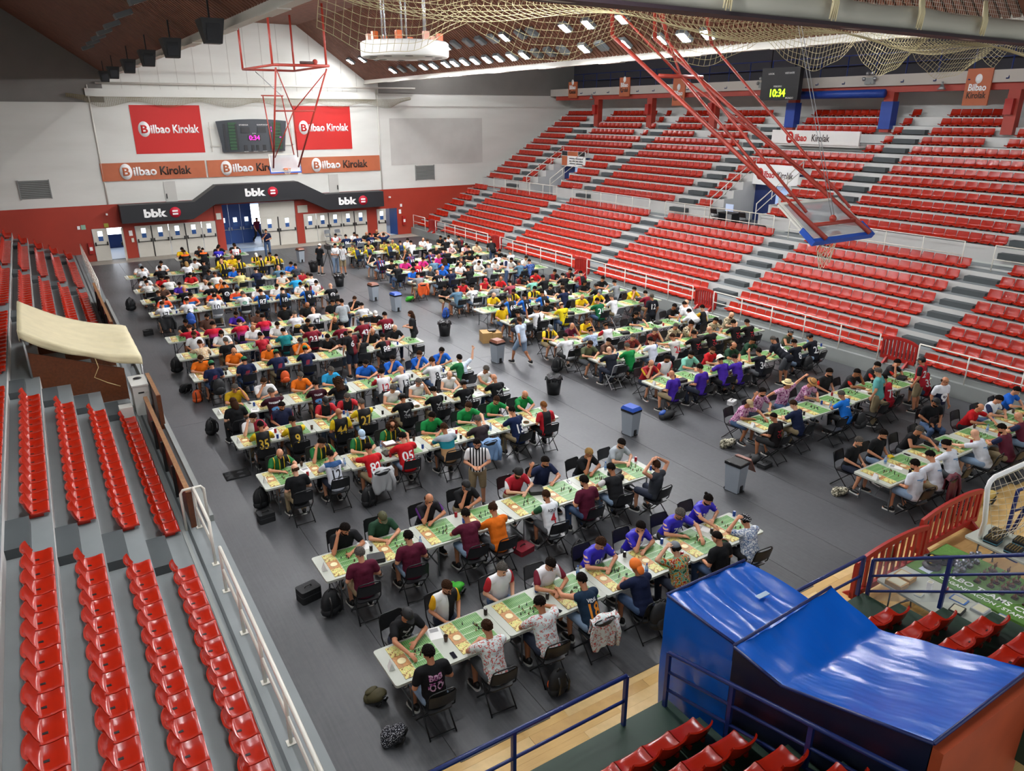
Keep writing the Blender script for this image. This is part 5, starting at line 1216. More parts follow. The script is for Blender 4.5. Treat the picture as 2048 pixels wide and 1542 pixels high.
HAIR = {
 'short': hm('short_hair', lambda m: (cap_shape(m, (0, -0.012, 0.034), (0.079, 0.099, 0.1), 0.03, 0.66, 22, 14, jitter=0.03), tufts(m, (0, -0.01, 0.034), (0.079, 0.099, 0.1), 0.026, 0.68, 190, 1.0, 4))),
 'fade': hm('cropped_hair', lambda m: cap_shape(m, (0, -0.01, 0.031), (0.0795, 0.0995, 0.0975), 0.03, 0.62)),
 'balding': hm('hair_fringe', lambda m: [m.ell((s * 0.062, -0.04, 0.0), (0.022, 0.055, 0.042), 10, 8) for s in (-1, 1)] + [m.ell((0, -0.085, 0.0), (0.06, 0.024, 0.045), 10, 8)]),
 'bun': hm('tied_hair', lambda m: (tufts(m, (0, -0.01, 0.034), (0.079, 0.099, 0.098), 0.03, 0.68, 170, 0.9, 6), cap_shape(m, (0, -0.012, 0.034), (0.083, 0.102, 0.098), 0.018, 0.78), m.ell((0, -0.12, 0.06), (0.035, 0.035, 0.033), 10, 8))),
 'long': hm('long_hair', h_long), 'curly': hm('curly_hair', h_curly), 'curlylong': hm('long_curly_hair', h_curlylong), 'cap': hm('cap', h_cap),
 'beanie': hm('beanie', lambda m: (cap_shape(m, (0, -0.012, 0.03), (0.096, 0.116, 0.122), -0.02, 0.45), m.ell((0, -0.1, -0.07), (0.07, 0.035, 0.08), 10, 8))),
 'bandana': hm('bandana', lambda m: (cap_shape(m, (0, -0.012, 0.034), (0.087, 0.106, 0.1), 0.02, 0.5), m.ell((0, -0.125, 0.0), (0.03, 0.02, 0.025), 8, 6))),
 'straw': hm('straw_hat', h_straw, [M_EYE, M_BLACK]), 'pith': hm('pith_helmet', h_pith),
 'beret': hm('beret', lambda m: (m.ell((0.01, -0.02, 0.1), (0.125, 0.13, 0.04), 14, 8), m.lathe([(0.088, 0.05), (0.09, 0.09)], 16, (0, -0.01, 0), sy=1.15))),
 'beard': hm('beard', lambda m: (cap_shape(m, (0, 0.03, -0.05), (0.068, 0.074, 0.076), -9, 0), [m.v.__setitem__(i, (x, max(y, -0.01), min(z, -0.045 - 0.5 * max(0, 0.06 - y)))) for i, (x, y, z) in enumerate(list(m.v))])),
 'longbeard': hm('long_beard', lambda m: (m.ell((0, 0.045, -0.09), (0.064, 0.06, 0.06), 12, 8), m.ell((0, 0.06, -0.17), (0.05, 0.035, 0.1), 12, 8))),
 'glasses': hm('glasses', lambda m: ([m.tube([(s * 0.033 + 0.022 * math.cos(a), 0.1, 0.012 + 0.017 * math.sin(a)) for a in np.linspace(0, 6.283, 13)[:-1]], 0.003, 5, closed=True) for s in (-1, 1)], [m.tube([(s * 0.055, 0.1, 0.014), (s * 0.08, 0.0, 0.01)], 0.003, 5) for s in (-1, 1)], m.tube([(-0.011, 0.1, 0.014), (0.011, 0.1, 0.014)], 0.003, 5))),
}
HC = {k: mat('hair_' + k, c, 0.85, noise=0.45, nscale=70, spec=0.12) for k, c in dict(dark='#17100c', brown='#3d2617', grey='#5f5a54', blond='#a5814e', ginger='#8a5a30').items()}
CC = {k: mat('cap_' + k, c, 0.7) for k, c in dict(black='#161617', olive='#4a4a2c', white='#d8d8d4', grey='#6e747a', green='#17683a', lblue='#a9c4dd', red='#b3202a', tan='#b39a72', orange='#e8731c').items()}
n = NT('bandana_print', 0.8); M_BAND = n.done(n.mix(n.gt(n.voro(45), 0.33), '#e6e6e6', '#16181d'))
HDEF = {'dark': ('short', HC['dark']), 'brown': ('short', HC['brown']), 'grey': ('short', HC['grey']), 'blond': ('short', HC['blond']), 'ginger': ('short', HC['ginger']), 'fade': ('fade', HC['dark']),
 'balding': ('balding', HC['brown']), 'bald': None, 'bun': ('bun', HC['dark']), 'brownbun': ('bun', HC['brown']), 'longdark': ('long', HC['dark']), 'longbrown': ('long', HC['brown']), 'longblond': ('long', HC['blond']),
 'curly': ('curly', HC['brown']), 'curlylong': ('curlylong', HC['brown']), 'beanieorange': ('beanie', CC['orange']), 'bandana': ('bandana', M_BAND), 'strawhat': ('straw', mat('pale_straw', '#d8c48c', 0.7)), 'strawbrown': ('straw', mat('brown_straw', '#b07f45', 0.7)),
 'pith': ('pith', mat('pith_cream', '#e4dfc8', 0.7)), 'beret': ('beret', CC['black'])}
HTXT = dict(dark='dark hair', brown='brown hair', grey='grey hair', blond='fair hair', ginger='reddish hair', fade='cropped hair', balding='thinning hair', bald='bald head', bun='dark bun', brownbun='brown bun', longdark='long dark hair', longbrown='long brown hair', longblond='long fair hair', curly='curly hair', curlylong='long curly hair', beanieorange='orange beanie', bandana='patterned bandana', strawhat='pale straw hat', strawbrown='brown straw hat', pith='white pith helmet', beret='black beret', longbeard='dark beanie')
# ---- shirts
SH = {}
def plain(key, col, txt, kind='tee', rough=0.85): SH[key] = (mat('cloth_' + key, col, rough, noise=0.12, nscale=14, spec=0.2, bump=0.5, bscale=11), kind, txt)
for a in (('black', '#17181a', 'black shirt'), ('white', '#dfe0e2', 'white shirt'), ('navy', '#1a2340', 'navy shirt'), ('maroon', '#5a1a30', 'maroon polo'), ('orange', '#e2701a', 'orange shirt'), ('dgreen', '#24422f', 'dark green shirt'), ('green', '#16803f', 'green shirt'),
          ('lgrey', '#aab2b8', 'light grey polo'), ('mustard', '#b8941a', 'mustard shirt'), ('cyan', '#2b9bcd', 'light blue shirt'), ('blue', '#1f62c4', 'blue shirt'), ('teal', '#1f7f83', 'teal shirt'), ('rust', '#5c4238', 'brown shirt'), ('purple', '#46289a', 'purple shirt'),
          ('red', '#c01c22', 'red shirt'), ('grey', '#878b8e', 'grey shirt'), ('dgrey', '#3b3e44', 'charcoal shirt'), ('slate', '#5a7a90', 'slate blue shirt'), ('paleyellow', '#d6cd8a', 'pale yellow shirt'), ('yellow', '#dcb418', 'yellow shirt'), ('mint', '#7fc3ae', 'mint green shirt'),
          ('olive', '#555c42', 'olive shirt'), ('dnavy', '#20242e', 'dark navy shirt'), ('mutedred', '#9a4450', 'dusty red shirt'), ('pinkm', '#c72a7c', 'magenta shirt'), ('whitep', '#d7dbe4', 'white printed shirt'), ('bluep', '#1c70cc', 'blue printed shirt'), ('yellowp', '#dcc81c', 'yellow printed shirt'), ('greenj', '#17603a', 'green jersey'), ('redj', '#b01c2c', 'red and black jersey'), ('blackj', '#1a1c24', 'black jersey'), ('navyj', '#172548', 'navy jersey'), ('maroonj', '#7a1c2c', 'maroon jersey'), ('bbb', '#141416', 'black shirt with pink print'), ('claw', '#1c2544', 'navy shirt with red claw marks'),
          ('blackprint', '#161618', 'black shirt with white print'), ('blackredp', '#1b1718', 'black shirt with red print'), ('skull', '#18191c', 'black shirt with white emblem'), ('whitegreenp', '#dcdedc', 'white shirt with green print'), ('whitegold', '#dcdcde', 'white shirt with gold print'), ('mj', '#3a1420', 'dark maroon printed jersey')): plain(*a)
for a in (('gtank', '#3b3e44', 'grey tank top'), ('wtank', '#dcdcda', 'white tank top'), ('btank', '#161719', 'black tank top'), ('redtank', '#b8202a', 'red basketball vest'), ('olivetank', '#4a5040', 'olive tank top'), ('tank24', '#c9c5c0', 'grey basketball vest'), ('vidal', '#1d3146', 'navy basketball vest')): plain(a[0], a[1], a[2], 'tank')
def jersey(key, body, sleeve, txt, thr=0.2, half=None, yoke=None, stripes=None, kind='tee'):
    n = NT('jersey_' + key, 0.7, 0.25); ax = n.math('ABSOLUTE', n.x); c = n.mix(n.noise(14, 3), body, body)
    if half: c = n.mix(n.gt(n.x, 0.0), body, half)
    if stripes: c = n.mix(n.gt(n.math('SINE', n.mul(n.x, stripes[1])), stripes[2] if len(stripes) > 2 else 0.0), c, stripes[0])
    if yoke: c = n.mix(n.gt(n.z, yoke[1]), c, yoke[0])
    if sleeve: c = n.mix(n.gt(ax, thr), c, sleeve)
    SH[key] = (n.done(c), kind, txt)
jersey('royal', '#2a1fb0', '#2a1fb0', 'violet blue football jersey', stripes=('#d9b08c', 30, 2)); 
n = NT('jersey_royal2', 0.5, 0.4); ax = n.math('ABSOLUTE', n.x); s_ = n.mul(n.gt(ax, 0.25), n.gt(n.math('SINE', n.mul(n.z, 110)), 0.1)); SH['royal'] = (n.done(n.mix(s_, '#2a1fb0', '#d6a98c')), 'tee', 'violet blue football jersey')
jersey('blackyellow', '#19191b', '#d8a016', 'black, white and yellow jersey', 0.21, half='#d8d8d6'); jersey('whitered', '#dcdcde', '#b0232c', 'white and red jersey', 0.2); jersey('whitemaroon', '#dcdcde', '#6e1a2c', 'white and maroon jersey', 0.2)
jersey('blackpurple', '#17151c', '#5b2a78', 'black and purple jersey', 0.24); jersey('redwhite', '#a81a2a', '#d8d8d8', 'red jersey with white sleeves', 0.25); jersey('whitegreen', '#dadde0', '#2b5a3a', 'white and green jersey', 0.2); jersey('blackwhite', '#16171a', '#dcdcdc', 'black and white jersey', 0.24)
jersey('ggy', '#131412', '#1c6a35', 'black and green jersey with yellow stripes', 0.2, half='#1b5f30', stripes=('#d8b21a', 55, 0.85)); jersey('txeste', '#d3d8e2', '#d3d8e2', 'white jersey with blue shoulders', yoke=('#244a78', 1.0)); jersey('greyteal', '#9aa3ab', '#9aa3ab', 'grey, teal and tan shirt', yoke=('#9aa3ab', 2))
n = NT('jersey_greyteal2', 0.8, 0.2); c = n.mix(n.mul(n.gt(n.z, 0.78), n.lt(n.z, 0.95)), '#9aa3ab', '#1f7f8c'); c = n.mix(n.lt(n.z, 0.78), c, '#b08a62'); SH['greyteal'] = (n.done(c), 'tee', 'grey, teal and tan shirt')
jersey('dkorange', '#2c2226', '#2c2226', 'dark polo with orange hem', yoke=('#2c2226', 2)); jersey('navyj2', '#1a1f3a', '#1a1f3a', 'navy jersey'); jersey('redblack', '#17171a', '#b01c28', 'black and red jersey', 0.12); jersey('maroonwhite', '#8e1c30', '#dcdcdc', 'maroon and white shirt', 0.5, half='#dcdcdc'); jersey('navyred', '#1a2140', '#8e1c2c', 'navy and red polo', 0.26)
jersey('by', '#141414', '#d8b81a', 'black and yellow jersey', 0.17); jersey('greenwhite', '#1b6a3a', '#c9d3e0', 'green and white jersey', 0.5, half='#c9d6e6'); jersey('blackred', '#17181b', '#17181b', 'black and red jersey', half='#6e1c22'); jersey('blueblack', '#14161c', '#1f6ac8', 'blue and black jersey', 0.15); jersey('orangeblue', '#3a86d8', '#e0502a', 'orange and blue jersey', yoke=('#e0502a', 0.92))
jersey('redgrey', '#b32430', '#8c9094', 'red and grey shirt', 0.2); jersey('yellowblack', '#18181a', '#d8b81a', 'yellow and black jersey', 0.16, stripes=('#d8b81a', 40, 0.6)); jersey('blackorange', '#17181a', '#17181a', 'black and orange jersey', yoke=('#e0641c', 1.0)); jersey('whitenavy', '#d8dce2', '#1a2546', 'white and navy jersey', 0.2); jersey('maroonnavy', '#5a1a2e', '#1c2444', 'maroon and navy shirt', 0.22)
jersey('flame', '#1c1c1e', '#c02818', 'black shirt with red flame sleeves', 0.27); jersey('redyellow', '#9a1c24', '#d8a82a', 'red and yellow jersey', 0.24); jersey('whiteblue', '#d6dcea', '#d6dcea', 'white jersey with blue stripe', stripes=('#1f3f9c', 9, 0.97)); jersey('redj', '#b01c2c', '#1a191c', 'red and black jersey', 0.17); jersey('maroonblue', '#6a1830', '#1c3a6e', 'maroon and blue jersey', 0.2, stripes=('#20406e', 42, 0.0)); jersey('stripered', '#d8d8d8', '#d8d8d8', 'red and white striped jersey', stripes=('#a81c2c', 90, 0.0)); jersey('navyyellow', '#1c2f4e', '#d8c21c', 'navy and yellow jersey', 0.15); jersey('referee', '#e0e0e0', '#e0e0e0', 'black and white striped referee shirt', stripes=('#17171a', 95, 0.0))
n = NT('cloth_redpurple', 0.8, 0.2); mr = n.nt.nodes.new('ShaderNodeMapRange'); mr.inputs[1].default_value = 0.6; mr.inputs[2].default_value = 0.95; n.nt.links.new(n.z, mr.inputs[0]); SH['redpurple'] = (n.done(n.mix(mr.outputs[0], '#7a4aa8', '#c01c30')), 'tee', 'red to purple faded jersey')
def pattern(key, stops, scale, txt, voro=False):
    n = NT('print_' + key, 0.8, 0.2); f = n.voro(scale) if voro else n.noise(scale, 2); SH[key] = (n.done(n.ramp(f, stops)), 'tee', txt)
pattern('floral', [(0, '#cfd8d6'), (0.54, '#c9504a'), (0.6, '#7a8f86'), (0.63, '#d5dcda')], 22, 'white shirt with red flowers'); pattern('tropic', [(0, '#2c5a3a'), (0.38, '#7aa890'), (0.47, '#c99a3a'), (0.53, '#9a2c24'), (0.6, '#d8ccb0'), (0.66, '#3a7a5c')], 15, 'tropical green and red shirt')
pattern('wave', [(0, '#dfe4e8'), (0.42, '#2d4f82'), (0.47, '#c3d0dc'), (0.52, '#31568c'), (0.57, '#e4e8ea')], 18, 'blue and white wave-patterned shirt'); pattern('tanfloral', [(0, '#d8c49c'), (0.5, '#b07a48'), (0.57, '#e4dcc8')], 26, 'tan patterned shirt'); pattern('wfloral', [(0, '#d8d8d2'), (0.56, '#8e8a80'), (0.6, '#dcdcd8')], 30, 'white patterned shirt')
pattern('pink', [(0, '#6a2458'), (0.42, '#b05a92'), (0.48, '#d8b4c8'), (0.55, '#8a3a70'), (0.6, '#dcc0d0')], 26, 'pink camouflage shirt'); pattern('camo', [(0, '#3a2e22'), (0.45, '#cfc3a2'), (0.54, '#8a7a5a'), (0.6, '#d6ccb0')], 28, 'tan camouflage shirt'); pattern('yellowcamo', [(0, '#4a4a2a'), (0.45, '#c9b84a'), (0.55, '#8a8a4a'), (0.6, '#d6cc8a')], 24, 'yellow patterned shirt'); pattern('redbrown', [(0, '#3a1a18'), (0.45, '#7a2a24'), (0.55, '#4a2420'), (0.6, '#8e4034')], 30, 'red-brown patterned shirt'); pattern('plaid', [(0, '#8aa0c0'), (0.48, '#d0d8e4'), (0.56, '#6a84a8')], 34, 'blue plaid shirt'); pattern('bluefloral', [(0, '#1f3a7a'), (0.52, '#8aa8d0'), (0.58, '#24448a')], 26, 'blue flowered shirt')
PANTS = [mat('cloth_pants_' + k, c, 0.85, noise=0.1, nscale=20) for k, c in dict(black='#18191b', denim='#41587a', khaki='#8a7a5c', grey='#4b4e52', navy='#1f2638', ldenim='#7d93ac').items()]
def shape_mesh(k):
    """flat garment graphics without lettering, in the xy plane"""
    m = MB(); rr_ = random.Random(5)
    def rect(x, y, w, h, a=0.0):
        c, s = math.cos(a), math.sin(a); m.add([(x + c * u * w - s * v * h, y + s * u * w + c * v * h, 0) for u, v in ((-.5, -.5), (.5, -.5), (.5, .5), (-.5, .5))], [(0, 1, 2, 3)])
    def ring(x, y, r0, r1, n=24, e=1.0):
        m.add([(x + r * math.cos(6.2832 * i / n), y + e * r * math.sin(6.2832 * i / n), 0) for r in (r0, r1) for i in range(n)], [(i, (i + 1) % n, n + (i + 1) % n, n + i) for i in range(n)])
    if k == '#mugs':
        for s in (-1, 1): ring(s * 0.06, 0, 0.03, 0.05, 20, 1.2); rect(s * 0.06, 0.065, 0.09, 0.02); rect(s * 0.12, 0, 0.015, 0.06)
    elif k == '#claw':
        for i in range(4): rect(-0.045 + 0.03 * i, 0, 0.012, 0.16 - 0.02 * abs(i - 1.5), -0.35)
    elif k == '#bars': rect(0, 0, 0.2, 0.022); rect(0.02, -0.04, 0.09, 0.02)
    elif k == '#ring': ring(0, 0, 0.06, 0.1); rect(0, -0.005, 0.05, 0.03)
    elif k == '#oval': ring(0, 0, 0.03, 0.12, 24, 0.55)
    elif k == '#skull': ring(0, 0.02, 0.055, 0.11); rect(0, -0.1, 0.1, 0.06); rect(0, 0.02, 0.02, 0.07); rect(0, 0.06, 0.1, 0.03)
    else:
        for i in range(16): rect(rr_.uniform(-0.08, 0.08), rr_.uniform(-0.1, 0.1), rr_.uniform(0.02, 0.06), rr_.uniform(0.01, 0.03), rr_.uniform(-1.5, 1.5))
    me = bpy.data.meshes.new('shape'); me.from_pydata(m.v, [], m.f); return me
def print_mesh(txt, size, p, kind, back=True, cz=0.88, sx=0.9, bold=0.006):
    key = ('print', txt, size, p, kind, back, cz)
    if key in SHIRT: return SHIRT[key]
    sm = get_shirt(p, kind)
    if (p, kind) not in BVH: BVH[(p, kind)] = BVHTree.FromPolygons([v.co.copy() for v in sm.vertices], [tuple(q.vertices) for q in sm.polygons])
    bv = BVH[(p, kind)]
    me = shape_mesh(txt) if txt[0] == '#' else text_mesh(txt, size, bold); bm = bmesh.new(); bm.from_mesh(me); bpy.data.meshes.remove(me)
    bmesh.ops.triangulate(bm, faces=bm.faces)
    for _ in range(2): bmesh.ops.subdivide_edges(bm, edges=[e for e in bm.edges if e.calc_length() > 0.03], cuts=1)
    bmesh.ops.triangulate(bm, faces=bm.faces)
    if p in STD: cz += 0.42
    for v in bm.verts:
        x = v.co.x * sx * (1 if back else -1); z = cz + v.co.y
        h = bv.ray_cast(Vector((x, -1.0 if back else 1.0, z)), Vector((0, 1.0 if back else -1.0, 0)))
        y = (h[0].y if h[0] else (-0.1 if back else 0.2)) + (-0.007 if back else 0.007); v.co = (x, y, z)
    out = bpy.data.meshes.new('print_' + txt); bm.to_mesh(out); bm.free(); out.materials.append(M_WHITE); SHIRT[key] = out
    return out
PCOL = {k: mat('print_' + k, c, 0.7) for k, c in dict(white='#ececec', black='#16171b', red='#b8202c', orange='#e08a1c', pink='#e8308c', gold='#c9a42c', blue='#4a86b8', green='#6a9a84', grey='#9a9a9a').items()}
NUMC = dict(txteste='black', txeste='black', white='black', whitered='red', tank24='red', vidal='orange', by='gold', whitegreen='red', yellowblack='gold', blackyellow='gold', wtank='red')
np_ = [0]
def setm(o, m, i=0):
    o.material_slots[i].link = 'OBJECT'; o.material_slots[i].material = m
def person(x, y, rz, pose, shirt, num='-', hair='dark', label='', legs=None, shoes=True, sc=None, group=None):
    k = np_[0]; np_[0] += 1; rnd = random.Random(k * 17 + 3)
    bm_, J = get_body(pose); sit = pose in SIT
    o = inst('person', bm_, None, (x, y, 0), (0, 0, rz)); setm(o, SKIN[rnd.randrange(5)])
    w = rnd.uniform(0.96, 1.14); hgt = rnd.uniform(0.975, 1.03)
    o.scale = sc or (w, rnd.uniform(0.97, 1.1), hgt)
    tag(o, label, 'person', group)
    m, kind, _ = SH[shirt]
    s = inst('shirt', get_shirt(pose, kind), o); setm(s, m)
    lk = legs or (rnd.choice(('shorts', 'shorts', 'trousers')), rnd.randrange(6))
    l = inst('shorts' if lk[0] == 'shorts' else 'trousers', get_legs(pose, lk[0]), o); setm(l, PANTS[lk[1]])
    if shoes:
        for i, sd in enumerate((1, -1)): q = inst('shoe', SHOE, o, J['ank'][i] + V3(0, -0.02, -0.1), (0, 0, -sd * 0.18))
    hs = hair.split(','); h0 = hs[0]
    def head(nm, mesh, m_): q = inst(nm, mesh, o); q.matrix_local = J['Hm']; setm(q, m_); return q
    if h0.startswith('cap'):
        c = CC[h0[3:]]; head('cap', HAIR['cap'], c); head('hair', HAIR['balding'], HC['dark'])
    elif h0 == 'longbeard': head('beanie', HAIR['beanie'], CC['black']); head('beard', HAIR['longbeard'], HC['brown'])
    elif HDEF[h0]:
        hk, hm_ = HDEF[h0]; head({'straw': 'straw_hat', 'pith': 'pith_helmet', 'beret': 'beret', 'beanie': 'beanie', 'bandana': 'bandana'}.get(hk, 'hair'), HAIR[hk], hm_)
        if hk in ('straw', 'pith', 'beret', 'bandana'): head('hair', HAIR['balding'], HC['dark'])
    if 'beard' in hs: head('beard', HAIR['beard'], HC['grey'] if h0 in ('grey',) else (HC['blond'] if h0 == 'blond' else (HC['dark'] if h0 in ('dark', 'bun', 'fade', 'bandana', 'capblack') else HC['brown'])))
    if 'glasses' in hs: head('glasses', HAIR['glasses'], M_BLACK)
    def prt(t, size, back, cz, col, sx=0.9, nm='number', bold=0.006): q = inst(nm, print_mesh(t, size, pose, kind, back, cz, sx, bold), o); setm(q, PCOL[col])
    if num != '-':
        c = NUMC.get(shirt, 'white')
        if shirt == 'royal' and rz > 1: prt(num, 0.17, False, 0.8, 'white')
        else: prt(num, 0.3 if len(num) < 3 else 0.2, True, 0.82, c, 0.85)
        nmtxt = {'vidal': ('VIDAL', 'white'), 'txeste': ('TXESTE', 'black'), 'whitegreen': ('ASPLIX', 'black')}.get(shirt)
        if nmtxt: prt(nmtxt[0], 0.075, True, 0.985, nmtxt[1], 0.85, 'name_print', 0.002)
    if shirt == 'skullshirt': prt('#skull', 0.3, False, 0.76, 'white', 1.0, 'skull_print', 0.02)
    if shirt == 'bbb': prt('BBB', 0.13, True, 0.95, 'pink', 0.9, 'letter_print'); prt('#mugs', 0.22, True, 0.8, 'pink', 0.9, 'mug_print')
    if shirt == 'claw': prt('#claw', 0.2, True, 0.85, 'red', 1.0, 'claw_print', 0.001)
    if shirt == 'mj': prt('CHUCHO' if hair == 'dark' else 'FANZERROR', 0.065, True, 0.97, 'white', 0.8, 'name_print', 0.002); prt('#oval', 0.2, True, 0.8, 'blue', 1.0, 'logo_print')
    if shirt == 'skull': prt('#ring', 0.24, True, 0.84, 'white', 1.0, 'emblem_print', 0.01)
    if shirt == 'blackprint': prt('#graphic', 0.2, rz < 1, 0.84, 'grey', 1.0, 'graphic_print', 0.004)
    if shirt == 'blackredp': prt('#graphic', 0.15, True, 0.84, 'red', 1.0, 'graphic_print', 0.002)
    if shirt == 'whitep': prt('#bars', 0.04, True, 0.95, 'blue', 1.0, 'text_print', 0.001)
    if shirt == 'yellowp': prt('#graphic', 0.2, True, 0.86, 'black', 1.0, 'graphic_print', 0.004)
    if shirt == 'bluep': prt('#bars', 0.07, True, 0.94, 'white', 1.0, 'text_print', 0.002)
    if shirt == 'whitegold': prt('#oval', 0.17, True, 0.8, 'gold', 1.0, 'graphic_print', 0.012)
    if shirt == 'whitegreenp': prt('#oval', 0.12, True, 0.88, 'green', 0.8, 'graphic_print', 0.012)
    return o
